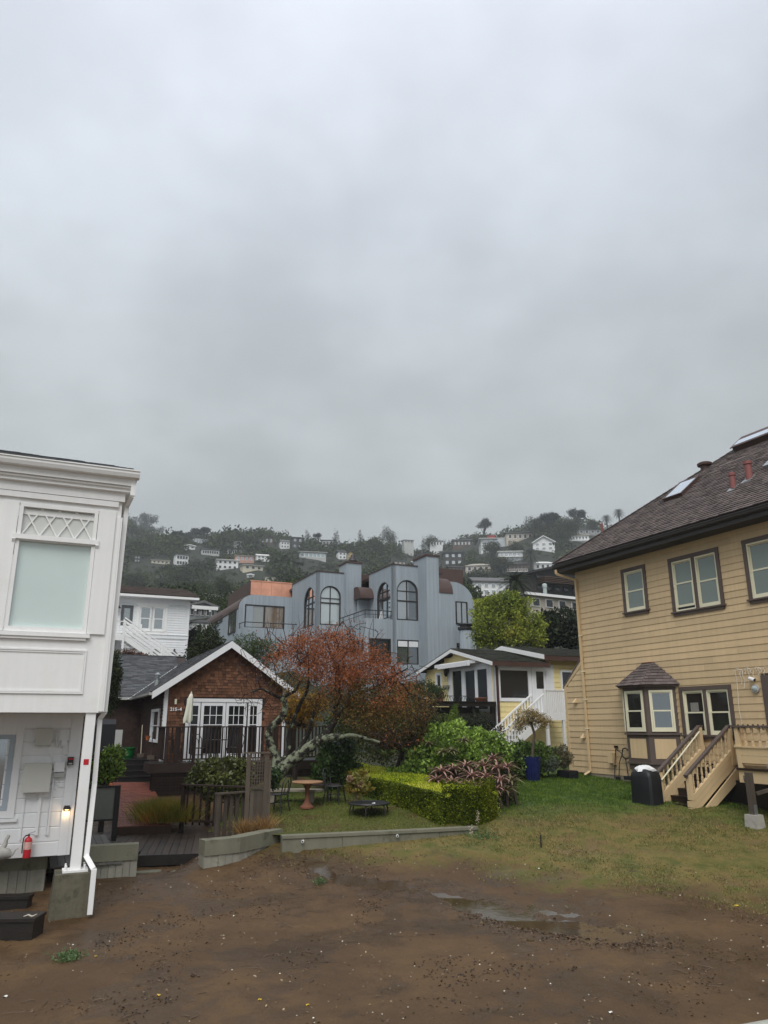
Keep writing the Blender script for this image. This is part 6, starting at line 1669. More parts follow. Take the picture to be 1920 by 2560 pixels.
dd = grid_window(yc, YF, fops[1][0] - .12, fops[1][1] + .1, 3.62, fops[1][3] + .15, 1, 1, white2, g_dark, fw=.17, name='door', label='half-glazed white side door', splits=None, panes=False)
zmid = ya_(1350, 1728)[1]
obj('panel', MB().box(fops[1][0] + .05, fops[1][1] - .07, -.02, .03, 3.79, zmid), white2, dd, YF.M); pane(dd, YF, fops[1][0] + .16, fops[1][1] - .18, zmid + .05, fops[1][3] - .12, .0, g_dark)
obj('sash', frame_mb(fops[1][0] + .05, fops[1][1] - .07, zmid + .001, fops[1][3] - .02, .11, -.01, .04), white2, dd, YF.M)
lm_x, lm_z = ya_(1352, 1666); obj('wall_lamp', MB().box(lm_x - .22, lm_x - .05, -.2, -.04, lm_z - .07, lm_z + .06).box(lm_x + .05, lm_x + .22, -.2, -.04, lm_z - .07, lm_z + .06), white, yc)
grid_window(yc, YF, *fops[2], 1, 1, white2, g_dark, fw=.10, label='dark window beside the tan house')
obj('casing', MB().box(.14, fops[0][0] - .10, -.03, .02, fops[0][2] - .1, zfe - .02).box(fops[0][1] + .03, fops[1][0] - .13, -.03, .02, fops[0][2] - .1, zfe - .02).box(fops[1][1] + .11, fops[1][1] + .42, -.03, .02, 3.62, zfe - .02).box(.14, fops[1][1] + .42, -.025, .02, zfe - .35, zfe - .03), white2, yc)
# gable openings
grid_window(yc, GL, gops[0][0] - .13, gops[0][1] + .13, gops[0][2] - .1, gops[0][3] + .1, 1, 1, white2, g_dark, fw=.13, label='narrow window in the gable wall')
grid_window(yc, GL, gops[1][0] - .15, gops[1][1] + .1, 3.7, gops[1][3] + .12, 1, 1, white2, g_black, fw=.13, name='door', label='left dark doorway')
grid_window(yc, GL, gops[2][0] - .1, gops[2][1] + .1, 3.7, gops[2][3] + .12, 2, 1, white2, g_black, fw=.16, mw=.22, name='door', label='white sliding doors onto the deck')
obj('casing', MB().box(gops[1][0] - .45, gops[2][1] + .35, -.045, .0, gops[2][3] + .13, gops[2][3] + .42).box(gops[1][0] - .45, gops[1][0] - .16, -.04, .0, 3.65, gops[2][3] + .129).box(gops[2][1] + .11, gops[2][1] + .35, -.04, .0, 3.65, gops[2][3] + .129).box(gops[1][1] + .11, gops[2][0] - .11, -.04, 0, 3.65, gops[2][3] + .129), white2, yc, GL.M)
# awning cassette
a0, az0 = gla(1088, 1665, .3); a1, az1 = gla(1190, 1651, .3)
aw_ = tag(obj('awning', MB().box(a0, a1, -.35, -.05, (az0 + az1) / 2 - .12, (az0 + az1) / 2 + .05), white, None, GL.M), 'rolled white awning under the gable of the yellow cottage', 'awning')
obj('cassette', MB().box(a0 + .6, a1 - .5, -.50, -.36, (az0 + az1) / 2 - .22, (az0 + az1) / 2 - .02), whitecloth, aw_, GL.M)
# roof of the gable block, near slope with shingles, white rakes
XRr = ya_(1372, 1650, -.35)[0]; o_ = .38
Lr = 11.0
def rp(gx, z, x): return GL.M @ Vector((gx, x, z))     # gx along gable, x into the building along u
mzA = GL.M
for s_, ge in ((-1, -.38), (1, yD_ + .38)):
 ze = zAp - abs(ge - apx_) * slY
 obj('roof', MB().slab([(ge, -o_, ze), (apx_, -o_, zAp), (apx_, XRr, zAp), (ge, XRr, ze)], (0, 0, .07)), roofbase, yc, GL.M)
 obj('rake_board', MB().slab([(ge, -o_ - .03, ze - .14), (apx_, -o_ - .03, zAp - .14), (apx_, -o_ - .03, zAp + .03), (ge, -o_ - .03, ze + .03)], (0, .029, 0)), white, yc, GL.M)
ge = yD_ + .38; ze = zAp - (ge - apx_) * slY; Ls = math.hypot(ge - apx_, zAp - ze)
shingles('shingle_courses', yc, GL.M @ planeM((ge + .03, -o_, ze + .075), (0, 1, 0), (-1, 0, slY)), XRr + o_, Ls, .14, .3, mossshingle, rng, th=.02)
shingles('shingle_courses', yc, GL.M @ planeM((-.42, XRr, zAp - (apx_ + .42) * slY + .075), (0, -1, 0), (1, 0, slY)), XRr + o_, math.hypot(apx_ + .42, (apx_ + .42) * slY), .14, .3, mossshingle, rng, th=.02)
obj('fascia', MB().box(ge - .0, ge + .05, -o_, XRr, ze - .16, ze + .06), mat('brown_fascia_board', (.07, .035, .025), .6, .1, 3), yc, GL.M)
# upper rear wing roof
r0 = YF.at(1253, 1621, 1.8); r1 = YF.at(1358, 1646, -.3)
xk = r1[0]; zk = YF.at(1400, 1642, -.3)[1] - .03
yk = YF.ax(1253, 1620, xk)
x2 = xk; ylow = -.4; zlow = zk; yup, zup = YF.ax(1254, 1620, x2)
yup = min(max(yup, 3.0), 8)
sl2 = (zup - zlow) / (yup - ylow)
obj('roof', MB().slab([(x2, ylow, zlow), (XR, ylow, zlow), (XR, yup, zup), (x2, yup, zup)], (0, 0, .07)), roofbase, yc)
obj('rake_board', MB().slab([(x2 - .03, ylow, zlow - .12), (x2 - .03, yup, zup - .12), (x2 - .03, yup, zup + .1), (x2 - .03, ylow, zlow + .1)], (.029, 0, 0)), white, yc)
obj('rake_board', MB().slab([(x2 - .03, yup, zup - .12), (x2 - .03, yup + 2.2, zup - 2.2 * sl2 - .12), (x2 - .03, yup + 2.2, zup - 2.2 * sl2 + .1), (x2 - .03, yup, zup + .1)], (.029, 0, 0)), white, yc)
shingles('shingle_courses', yc, YF.M @ planeM((x2, ylow - .03, zlow + .075), (1, 0, 0), (0, 1, sl2)), XR - x2, math.hypot(yup - ylow, zup - zlow), .14, .3, mossshingle, rng, th=.02)
obj('fascia', MB().box(x2, XR, ylow - .05, ylow - .001, zlow - .18, zlow + .05), bpy.data.materials['brown_fascia_board'], yc)
obj('wall', MB().box(x2 + .3, XR, .2, yup, zfe - .2, zlow + .0), yellow, yc)
# lantern and ornament on the gable wall
l0, lz0 = gla(1117, 1682, .15); ln = tag(obj('lantern', MB().lathe([(.03, .32), (.10, .24), (.13, .2), (.11, .0), (.03, -.1)], (0, 0, 0), 6), bronze, None, GL.M @ Matrix.Translation((l0, -.2, lz0 - .1))), 'reddish carriage lantern on the yellow gable wall', 'lantern')
obj('bracket', MB().box(-.03, .03, .05, .18, .1, .35), terracotta, ln)
l0, lz0 = gla(1118, 1708, .1); tag(obj('hanging_planter', MB().tube([(0, 0, .55), (-.14, 0, .45), (-.14, 0, .2), (.14, 0, .2), (.14, 0, .45), (0, 0, .55)], .02, 6).lathe([(.0, -.28), (.14, -.14), (.2, -.02), (.2, 0), (0, -.02)], (0, 0, 0), 14), mat('grey_wire_and_moss', (.35, .33, .25), .8, .2, 8), None, GL.M @ Matrix.Translation((l0, -.15, lz0 - .1))), 'wire planter hanging on the yellow wall below the lantern', 'planter')
# black deck in front of the gable
bk = thing('black_deck', 'black deck on posts in front of the yellow gable wall', 'deck', GL)
xL_ = ya_(1072, 1755, -.1)[0]; zt1 = ya_(1150, 1752, -.1)[1]
def gl3(px, py): return YF.at(px, py, -.0)
bx('beam', xL_, -.12, -.15, .0, zt1 - .24, zt1 - .061, blackwood, bk, YF)
n = int(-xL_ / .145)
for i in range(n): bx('deck_board', xL_ + i * .145, xL_ + i * .145 + .135, -.2, yD_, zt1 - .06, zt1 - .02, blackwood, bk, YF)
for f in (.04, .35, .66, .95): xx = xL_ * (1 - f); bx('post', xx - .09, xx + .09, .0, .18, 1.2, zt1 - .06, blackwood, bk, YF)
bx('brace', xL_ * .6, -.1, -.02, .06, zt1 - .95, zt1 - .55, blackwood, bk, YF)
bx('back_wall', xL_ * .9, -.1, 1.4, 1.5, 1.3, zt1 - .25, blackwood, bk, YF)
def gpot(px, r_, h_, lb, plant=None):
 x_, z_ = gl3(px, 1752); p = YF.w(x_, .12, zt1 - .02); t = thing('terracotta_pot', lb, 'pot', loc=p)
 obj('pot', MB().lathe([(r_ * .75, 0), (r_, h_), (r_ * 1.1, h_), (r_ * 1.1, h_ + .04), (r_ * .9, h_ + .04), (0, h_ - .02)], (0, 0, 0), 18), terracotta, t); return t, p
t, p = gpot(1102, .22, .36, 'tall terracotta pot with dry grass on the left of the black deck')
V, F = leafcloud(np.array(p)[None, :] + rng.normal(size=(260, 3)) * [.07, .07, .0] + [0, 0, .36], .30, rng, up=.9, asp=.05); obj('grass_tuft', npmesh('grass_tuft', V, F, mat('pale_dry_grass', S(150, 140, 80), .8, .2, 8)), None, t, ID)
t, p = gpot(1206, .30, .14, 'wide low terracotta bowl at the right end of the black deck')
for px, lb in ((1126, 'small curled wire stand on the black deck near the tall pot'), (1164, 'small curled wire stand on the black deck before the sliding doors')):
 x_ = YF.at(px, 1750, .3)[0]; t = thing('wire_stand', lb, 'stand', loc=YF.w(x_, .3, zt1 - .02), az=60)
 for k in range(3): obj('hoop', MB().tube([(.2 * math.cos(a) + k * .16 - .16, .04 * k, .02 + .24 * math.sin(a)) for a in [i * math.pi / 8 for i in range(9)]], .012, 5), blackmetal, t)
# white stair and landing
st = thing('white_stair', 'white wooden stair with balustrade up to the yellow cottage side door', 'stair', YF)
YS = -1.15
zl = ya_(1380, 1783, YS)[1]
lx0, lx1 = ya_(1362, 1760, YS)[0], ya_(1412, 1760, YS)[0]
zlr = ya_(1380, 1724, YS)[1]
bx('landing', lx0, lx1, YS, -.06, zl - .05, zl, white, st); bx('rim_board', lx0 - .0, lx1, YS - .04, YS - .001, zl - .32, zl, white, st)
bx('top_rail', lx0 - .05, lx1, YS - .06, YS + .04, zlr - .05, zlr, white, st)
nb_ = 11
for i in range(nb_): xx = lx0 + (lx1 - lx0) * (i + .5) / nb_; bx('baluster', xx - .035, xx + .035, YS - .04, YS - .0, zl + .001, zlr - .051, white, st)
for xx in (lx0, lx1): bx('post', xx - .05, xx + .05, YS - .05, YS + .05, zl, zlr + .03, white, st)
bx0_, bzb_ = ya_(1232, 1893, YS)
run0 = ya_(1228, 1845, YS)       # foot newel top
zfoot = 1.75
xfoot = ya_(1262, 1890, YS)[0]
for y_ in (YS, -.12):
 a, b = (xfoot - .3, y_, zfoot), (lx0, y_, zl)
 obj('handrail', MB().beam((a[0], y_, a[2] + .88), (b[0], y_, b[2] + .88), .07, .07), white, st)
 obj('stringer', MB().slab([(a[0], y_ - .02, a[2] - .25), (b[0], y_ - .02, b[2] - .35), (b[0], y_ - .02, b[2] + .02), (a[0], y_ - .02, a[2] + .12)], (0, .04, 0)), white, st)
 n = 16
 for i in range(n):
  t = (i + .5) / n; xx = a[0] + (b[0] - a[0]) * t; zz = a[2] + (b[2] - a[2]) * t; bx('baluster', xx - .025, xx + .025, y_ - .02, y_ + .02, zz + .05, zz + .86, white, st)
 bx('post', a[0] - .05, a[0] + .05, y_ - .05, y_ + .05, 1.4, a[2] + 1.0, white, st)
n = 10
for i in range(n):
 t = (i + 1) / n; xx = xfoot - .3 + (lx0 - xfoot + .3) * t; zz = zfoot + (zl - zfoot) * t; bx('tread', xx - (lx0 - xfoot + .3) / n - .02, xx, YS + .03, -.15, zz - .04, zz, white, st)
for px in (1371, 1412): xx = ya_(px, 1840, YS)[0]; bx('post', xx - .06, xx + .06, YS - .03, YS + .09, 1.4, zl - .321, white, st)
bx('post', lx0 + .6, lx0 + .75, -.4, -.25, 1.4, zl - .06, white, st)
# green bin, low dark fence, black planter
q = onz(1390, 1880, 1.75)
gb = thing('rain_barrel', 'dark green lidded barrel beneath the white landing', 'barrel', loc=(q.x, q.y, 1.5))
obj('body', MB().lathe([(.32, 0), (.36, .3), (.37, .6), (.35, .82)], (0, 0, 0), 24), greenbin, gb); obj('lid', MB().lathe([(.38, .82), (.39, .87), (.30, .94), (.0, .97)], (0, 0, 0), 24), greenbin, gb)
pa_, pb_ = atY(1256, 1895, 31.0), atY(1352, 1893, 32.0)
lf = Fr((pa_.x, pa_.y, 0), math.degrees(math.atan2(pb_.x - pa_.x, pb_.y - pa_.y))); LL = (Vector((pb_.x, pb_.y)) - Vector((pa_.x, pa_.y))).length
f_ = thing('low_post_fence', 'low dark brown post and rail fence in front of the white stair', 'fence', lf)
zt = lf.at(1300, 1861)[1]
for s_ in (0, LL * .52, LL): bx('post', s_ - .06, s_ + .06, -.06, .06, 1.2, zt + .12, cedard, f_)
for k in range(3): bx('rail', 0, LL, -.02, .02, zt - .08 - k * .28, zt - k * .28, cedard, f_)

# white house with outside stair, left background
WP = atY(471, 1560, 44)
WF = Fr((WP.x, WP.y, 0), 66.5)
wa = WF.at
wh = thing('white_clapboard_house', 'white clapboard house with an outside stair behind the brown cottage', 'house', WF)
zwt = wa(380, 1497)[1]; xw0 = -14.0
wops = []
def wrc(a, b, t, u): return (wa(a, (t + u) / 2)[0], wa(b, (t + u) / 2)[0], wa((a + b) / 2, u)[1], wa((a + b) / 2, t)[1])
W_d, W_w, W_l = wrc(302, 332, 1513, 1562), wrc(348, 411, 1517, 1577), wrc(382, 412, 1623, 1645)
wops = [W_d, W_w, W_l]
ww_ = obj('wall', MB().box(xw0, 0, .06, .3, 2.5, zwt).box(-.2, 0, .3, 9, 2.5, zwt), white2, wh)
siding(ww_, WF, xw0, -.12, 3.0, zwt - .3, .14, wops, white2, .02, True)
obj('corner_board', MB().box(-.12, .03, -.03, .15, 2.5, zwt - .3), white2, wh)
zbelt = wa(430, 1593)[1]
obj('belt_board', MB().box(xw0, .04, -.05, .0, zbelt - .1, zbelt + .12).box(xw0, .05, -.08, -.051, zbelt + .1, zbelt + .13), white2, wh)
obj('frieze', MB().box(xw0, .03, -.03, .0, zwt - .3, zwt), white2, wh)
obj('gutter', MB().box(xw0, .45, -.55, -.42, zwt + .0, zwt + .13), white, wh); obj('soffit', MB().box(xw0, .4, -.42, .3, zwt, zwt + .03), white2, wh)
zr_ = wa(380, 1470, 4.2)[1]
obj('roof', MB().slab([(xw0, -.5, zwt + .13), (.45, -.5, zwt + .13), (.45, 4.5, zr_), (xw0, 4.5, zr_)], (0, 0, .05)), roofbase, wh)
shingles('shingle_courses', wh, WF.M @ planeM((xw0, -.52, zwt + .19), (1, 0, 0), (0, 5, zr_ - zwt - .13)), -xw0 + .45, math.hypot(5, zr_ - zwt - .13), .15, .3, roofm, rng, th=.02)
pr = hung(wh, WF, W_w[0], (W_w[0] + W_w[1]) / 2 - .04, W_w[2], W_w[3], white, g_grey); hung(wh, WF, (W_w[0] + W_w[1]) / 2 + .04, W_w[1], W_w[2], W_w[3], white, g_grey)
obj('casing', MB().box(W_w[0] - .2, W_w[1] + .2, -.05, .0, W_w[3] + .01, W_w[3] + .2).box(W_w[0] - .16, W_w[0] - .01, -.045, 0, W_w[2], W_w[3]).box(W_w[1] + .01, W_w[1] + .16, -.045, 0, W_w[2], W_w[3]).box(W_w[0] - .2, W_w[1] + .2, -.06, 0, W_w[2] - .2, W_w[2] - .06), white, wh, WF.M)
drr = obj('door', frame_mb(*W_d, .16, -.04, .05, wb=.3), mat('grey_door_paint', (.10, .105, .11), .5, .05, 3), wh, WF.M); pane(drr, WF, W_d[0] + .16, W_d[1] - .16, W_d[2] + .3, W_d[3] - .16, .0, g_grey)
dl = obj('door', frame_mb(*W_l, .14, -.04, .05), bpy.data.materials['grey_door_paint'], wh, WF.M); pane(dl, WF, W_l[0] + .14, W_l[1] - .14, W_l[2] + .1, W_l[3] - .14, .0, g_curt)
for px, py in ((293, 1519), (434, 1634)):
 x, z = wa(px, py); obj('barn_lamp', MB().lathe([(.05, .25), (.06, .12), (.19, -.02), (.20, -.05), (.0, .03)], (0, 0, 0), 14).tube([(0, .1, .1), (0, 0, .24)], .02, 6), blackmetal, wh, WF.M @ Matrix.Translation((x, -.25, z)))
s2 = thing('white_back_stair', 'white outside stair and landing on the clapboard house', 'stair', WF)
yy = -1.6
zl2 = wa(300, 1587, yy)[1]; xa2, xb2 = wa(310, 1575, yy)[0], wa(346, 1650, yy)[0]
bx('landing', xa2 - 4, xa2, yy, -.06, zl2 - .06, zl2, white, s2); bx('rim_board', xa2 - 4, xa2, yy - .05, yy - .001, zl2 - .3, zl2, white, s2)
zr2 = wa(300, 1552, yy)[1]
bx('top_rail', xa2 - 4, xa2, yy - .04, yy + .04, zr2 - .05, zr2, white, s2)
for i in range(26): xx = xa2 - 4 + i * .15; bx('baluster', xx, xx + .035, yy - .02, yy + .02, zl2, zr2 - .051, white, s2)
for xx in (xa2, xa2 - 2): bx('post', xx - .06, xx + .06, yy - .06, yy + .06, 2.5, zr2 + .03, white, s2)
run = 4.4; drop = 2.9
for y_ in (yy, yy + .95):
 for dz_ in (.95, .72, .50, .28): obj('slat_rail' if dz_ < .9 else 'handrail', MB().beam((xa2, y_, zl2 + dz_), (xa2 + run, y_, zl2 + dz_ - drop), .05, .07), white, s2)
 obj('stringer', MB().beam((xa2, y_, zl2 - .1), (xa2 + run, y_, zl2 - .1 - drop), .05, .26), white, s2)
 bx('post', xa2 + run * .5 - .06, xa2 + run * .5 + .06, y_ - .05, y_ + .05, 2.5, zl2 + 1.0 - drop * .5, white, s2)
for i in range(14): t = i / 14; xx = xa2 + run * t; bx('tread', xx, xx + .32, yy + .03, yy + .92, zl2 - drop * (i + 1) / 14 - .03, zl2 - drop * (i + 1) / 14 + .01, white, s2)
bx('post', xa2 + .9, xa2 + 1.02, -.6, -.48, 2.5, zr2, white, s2); bx('top_rail', xa2, xa2 + .95, -.56, -.5, zr2 - .05, zr2, white, s2)
# houses on the hill
hc = {}
def hm_(key, col, rough=.8):
 if key not in hc: hc[key] = mat(key + '_hill_wall', col, rough, .08, .3, streak=.05)
 return hc[key]
HCOL = dict(white=(.72, .73, .72), grey=(.25, .26, .26), dark=(.045, .042, .04), brown=(.10, .065, .045), pink=(.48, .28, .22), cream=(.60, .55, .42), ochre=(.45, .33, .12), beige=(.50, .45, .38), pale=(.45, .46, .44), blue=(.22, .27, .32))
rdark = mat('dark_hill_roof', (.045, .044, .045), .9, .15, .4)
rgrey = mat('grey_hill_roof', (.13, .13, .13), .9, .15, .4)
rred = mat('red_hill_roof', (.30, .045, .04), .8, .1, .4)
rbeige = mat('beige_hill_roof', (.36, .33, .28), .9, .15, .4)
rwhite = mat('white_hill_roof', (.6, .6, .58), .8, .05, .4)
ROOFS = dict(dark=rdark, grey=rgrey, red=rred, beige=rbeige, white=rwhite)
hill_sites = []
def hill_house(px0, px1, pyt, pyb, wall, roof, form, label, storeys=1, nwin=4, az=None, glass=None, balcony=False, Y=None, depth=.7, band=False, eave=.05, group=None):
 cx = (px0 + px1) / 2
 P = hit(cx, pyb) if Y is None else atY(cx, pyb, Y)
 az = 82 + math.degrees(math.atan2(P.x, P.y)) + 7 * math.sin(px0) if az is None else az
 fr = Fr((P.x, P.y, 0), az)
 x0, _ = fr.at(px0, pyb); x1, _ = fr.at(px1, pyb); z0 = fr.at(cx, pyb)[1]; z1 = fr.at(cx, pyt)[1]
 W_ = x1 - x0; D_ = max(5, W_ * depth)
 t = thing('hill_house', label, 'house', Fr((P.x, P.y, 0), az), group=group)
 hill_sites.append((P.x, P.y, max(W_, D_) * .55, P.z, z1))
 wm_ = hm_(wall, HCOL[wall]); rmm = ROOFS[roof]; g = glass or g_dark
 H_ = z1 - z0
 rh_ = {'flat': .06, 'gable': .38, 'side': .30, 'hip': .34, 'tall': .45}[form] * H_ if form != 'side' else .30 * H_
 we = z1 - rh_
 zb = min(z0 - max(3, W_ * .3), gz(P.x, P.y) - 1)
 obj('wall', MB().box(x0, x1, 0, D_, zb, we), wm_, t, fr.M)
 e = W_ * eave
 if form == 'flat': obj('roof', MB().box(x0 - e, x1 + e, -e * 1.5, D_ + e, we + .001, z1), rmm, t, fr.M)
 elif form in ('gable', 'tall'):
  m_ = (x0 + x1) / 2; mb = MB(); obj('gable', MB().prism([(x0, we), (x1, we), (m_, z1 - .15 * rh_)], 'y', 0.02, D_), wm_, t, fr.M)
  for s in (-1, 1):
   xe = m_ + s * (W_ / 2 + e); ze = we - rh_ * (e / (W_ / 2))
   mb.slab([(xe, -e - .3, ze), (m_, -e - .3, z1 - .3), (m_, D_ + e, z1 - .3), (xe, D_ + e, ze)], (0, 0, .3))
  obj('roof', mb, rmm, t, fr.M)
  if wall == 'white' or form == 'tall':
   mb = MB()
   for s in (-1, 1):
    xe = m_ + s * (W_ / 2 + e); ze = we - rh_ * (e / (W_ / 2))
    mb.slab([(xe, -e - .35, ze - .1), (m_, -e - .35, z1 - .4), (m_, -e - .35, z1 - .0), (xe, -e - .35, ze + .3)], (0, .049, 0))
   obj('rake_board', mb, white, t, fr.M)
 elif form == 'side':
  obj('roof', MB().slab([(x0 - e, -e, we), (x1 + e, -e, we), (x1 + e, D_ / 2, z1), (x0 - e, D_ / 2, z1)], (0, 0, .25)).slab([(x0 - e, D_ + e, we), (x1 + e, D_ + e, we), (x1 + e, D_ / 2, z1), (x0 - e, D_ / 2, z1)], (0, 0, .25)), rmm, t, fr.M)
 else:
  k = min(W_, D_) * .42; v = [(x0 - e, -e, we), (x1 + e, -e, we), (x1 + e, D_ + e, we), (x0 - e, D_ + e, we), (x0 + k, D_ / 2, z1), (x1 - k, D_ / 2, z1)]
  obj('roof', MB().add(v, [(0, 1, 5, 4), (1, 2, 5), (2, 3, 4, 5), (3, 0, 4), (3, 2, 1, 0)]), rmm, t, fr.M)
 sh = (we - z0) / storeys
 for s_ in range(storeys):
  a, b = z0 + sh * (s_ + (.18 if band else .30)), z0 + sh * (s_ + .86)
  for k in range(nwin):
   gap = .04 if band else .22
   p_, q_ = x0 + W_ * (.05 + .9 * (k + gap) / nwin), x0 + W_ * (.05 + .9 * (k + 1 - gap) / nwin)
   wp = obj('window', MB().box(p_, q_, -.10, -.001, a, b), white if wall not in ('dark', 'brown') or band else darkframe, t, fr.M)
   pane(wp, fr, p_ + .08 * (q_ - p_), q_ - .08 * (q_ - p_), a + .1 * (b - a), b - .08 * (b - a), -.125, g)
 if balcony:
  zb_ = z0 + sh * (storeys - 1) + .05
  o = obj('balcony', MB().box(x0, x1, -1.8, -.2, zb_ - .25, zb_), white, t, fr.M)
  mb = MB().box(x0, x1, -1.8, -1.72, zb_ + .85, zb_ + .95)
  for k in range(13): xx = x0 + W_ * k / 12; mb.box(xx - .05, xx + .05, -1.8, -1.72, zb_ + .001, zb_ + .849)
  obj('railing', mb, white, o, fr.M)
 return t, fr, (x0, x1, z0, z1, we, D_)
HH = [
 (479, 521, 1343, 1363, 'dark', 'dark', 'flat', 'dark flat-roofed house with a pale window band below the umbrella-crowned trees', 1, 5, dict(band=True, glass=g_grey)),
 (583, 619, 1351, 1368, 'grey', 'grey', 'hip', 'grey hip-roofed house on the ridge right of the big round tree', 1, 4, {}),
 (650, 684, 1342, 1363, 'brown', 'dark', 'flat', 'brown boxy house on the skyline left of the white stepped house', 1, 3, dict(glass=g_grey)),
 (701, 724, 1348, 1371, 'white', 'grey', 'side', 'small white stepped house on the ridge beside a tall dark box house', 2, 3, {}),
 (729, 758, 1343, 1374, 'dark', 'dark', 'flat', 'tall dark box house on the ridge left of the conifers', 2, 2, dict(glass=g_grey)),
 (805, 840, 1350, 1369, 'grey', 'grey', 'flat', 'grey flat house on the ridge between two conifers', 1, 4, dict(band=True)),
 (862, 888, 1359, 1373, 'pale', 'grey', 'flat', 'pale flat house just left of the dark ridge conifer', 1, 3, {}),
 (462, 488, 1361, 1372, 'white', 'dark', 'gable', 'small white gabled house high on the left slope', 1, 2, {}),
 (503, 548, 1370, 1387, 'pale', 'dark', 'side', 'long dark-roofed house with a white window band on the upper left slope', 1, 7, dict(band=True)),
 (568, 604, 1374, 1386, 'pale', 'grey', 'flat', 'light grey low house above the pink house', 1, 6, dict(band=True)),
 (587, 635, 1389, 1405, 'pink', 'beige', 'flat', 'pink flat-roofed house on the middle slope', 1, 4, dict(glass=g_grey)),
 (641, 673, 1384, 1404, 'white', 'white', 'side', 'white villa stepping down the slope right of the pink house', 2, 3, {}),
 (748, 815, 1380, 1396, 'pale', 'white', 'flat', 'wide modern house with pale teal glass walls', 1, 6, dict(band=True, glass=g_teal)),
 (846, 866, 1374, 1398, 'white', 'dark', 'side', 'narrow white house left of the ochre house', 2, 2, {}),
 (868, 884, 1377, 1398, 'ochre', 'dark', 'gable', 'narrow ochre house on the middle slope', 2, 2, {}),
 (541, 595, 1399, 1425, 'white', 'white', 'flat', 'white modern two-storey house left of the cream wall', 2, 4, {}),
 (608, 657, 1413, 1427, 'cream', 'white', 'flat', 'low cream terrace building below the pink house', 1, 3, {}),
 (378, 424, 1398, 1410, 'cream', 'beige', 'side', 'pale low-roofed house in the misty left slope', 1, 4, {}),
 (439, 470, 1386, 1414, 'white', 'grey', 'flat', 'white three-level house with dark window bands on the left slope', 2, 4, dict(band=True)),
 (335, 350, 1389, 1407, 'dark', 'dark', 'flat', 'small dark house in the mist beside the white downpipe house', 2, 2, dict(glass=g_curt)),
 (494, 540, 1479, 1497, 'white', 'grey', 'hip', 'low white house with a row of windows above the peaked house', 1, 6, dict(band=True)),
 (559, 588, 1476, 1498, 'white', 'grey', 'gable', 'white gabled glass-fronted house just left of the copper parapet', 1, 3, dict(band=True)),
 (617, 635, 1434, 1444, 'white', 'beige', 'gable', 'tiny white gabled cottage left of centre on the slope', 1, 1, {}),
 (663, 690, 1442, 1451, 'cream', 'beige', 'side', 'tiny cream cottage on the slope above the copper parapet', 1, 3, {}),
 (1266, 1336, 1325, 1352, 'beige', 'dark', 'side', 'dark-roofed house behind the white and red modern house', 1, 5, {}),
 (1333, 1388, 1339, 1377, 'white', 'dark', 'tall', 'tall white gabled house with rows of windows on the right slope', 2, 3, dict(glass=g_grey)),
 (1420, 1473, 1334, 1353, 'white', 'beige', 'side', 'white house with a verandah near the tan house roof', 1, 6, dict(balcony=True)),
 (1444, 1506, 1317, 1337, 'grey', 'grey', 'hip', 'grey-roofed house at the skyline beneath the two palms', 1, 4, {}),
 (1247, 1307, 1378, 1406, 'pale', 'white', 'flat', 'grey glazed house with a long balcony left of the palm', 2, 5, dict(band=True, balcony=True, glass=g_grey)),
 (1164, 1227, 1405, 1432, 'beige', 'beige', 'hip', 'house with a broad beige roof right of the dark boxy house', 1, 4, {}),
 (1108, 1160, 1380, 1416, 'dark', 'dark', 'flat', 'dark modern house with two bright windows behind the blue house chimney', 2, 3, dict(glass=g_curt)),
 (1132, 1180, 1345, 1368, 'brown', 'dark', 'side', 'brown house with a low dark roof on the upper slope', 1, 5, dict(glass=g_curt)),
 (1075, 1107, 1352, 1367, 'white', 'grey', 'flat', 'small white house in the saddle of the ridge', 1, 4, {}),
 (1010, 1034, 1350, 1359, 'pale', 'grey', 'flat', 'small pale flat house on the ridge above the blue house', 1, 3, {}),
 (1186, 1282, 1441, 1490, 'white', 'grey', 'side', 'white house with solar panels on its roof behind the green tree', 2, 5, dict(glass=g_grey)),
 (1336, 1392, 1400, 1426, 'white', 'white', 'hip', 'house with a white roof beside the palm on the right slope', 1, 4, {}),
 (1263, 1318, 1403, 1430, 'brown', 'dark', 'side', 'brown low-roofed house left of the fan of the upper palm', 1, 5, dict(balcony=True)),
 (1123, 1164, 1414, 1430, 'brown', 'dark', 'side', 'small brown house beneath the dark boxy house', 1, 4, {}),
 (1028, 1048, 1400, 1414, 'white', 'grey', 'gable', 'tiny white gable peeking over the blue house roof', 1, 1, dict(eave=.1)),
 (978, 1012, 1401, 1412, 'beige', 'dark', 'side', 'small beige roof above the middle of the blue house', 1, 3, {}),
]
for h in HH: hill_house(*h[:7], h[7], h[8], h[9], **h[10])
# the white and red modern house
t, fr, (x0, x1, z0, z1, we, D_) = hill_house(1203, 1310, 1346, 1370, 'white', 'white', 'flat', 'long white modern house with red roof sections high on the right slope', 2, 7, glass=g_grey, band=True)
W_ = x1 - x0
for f0, f1 in ((.16, .33), (.62, .95)): obj('roof_section', MB().box(x0 + W_ * f0, x0 + W_ * f1, -1.2, 3, z1 + .01, z1 + (z1 - z0) * .28), rred, t, fr.M)
obj('glass_bay', MB().box(x0 + W_ * .38, x0 + W_ * .62, -1.5, -.13, z0 + .3, z1 - .2), g_curt, t, fr.M)
# solar panels
p = hit(1233, 1488)
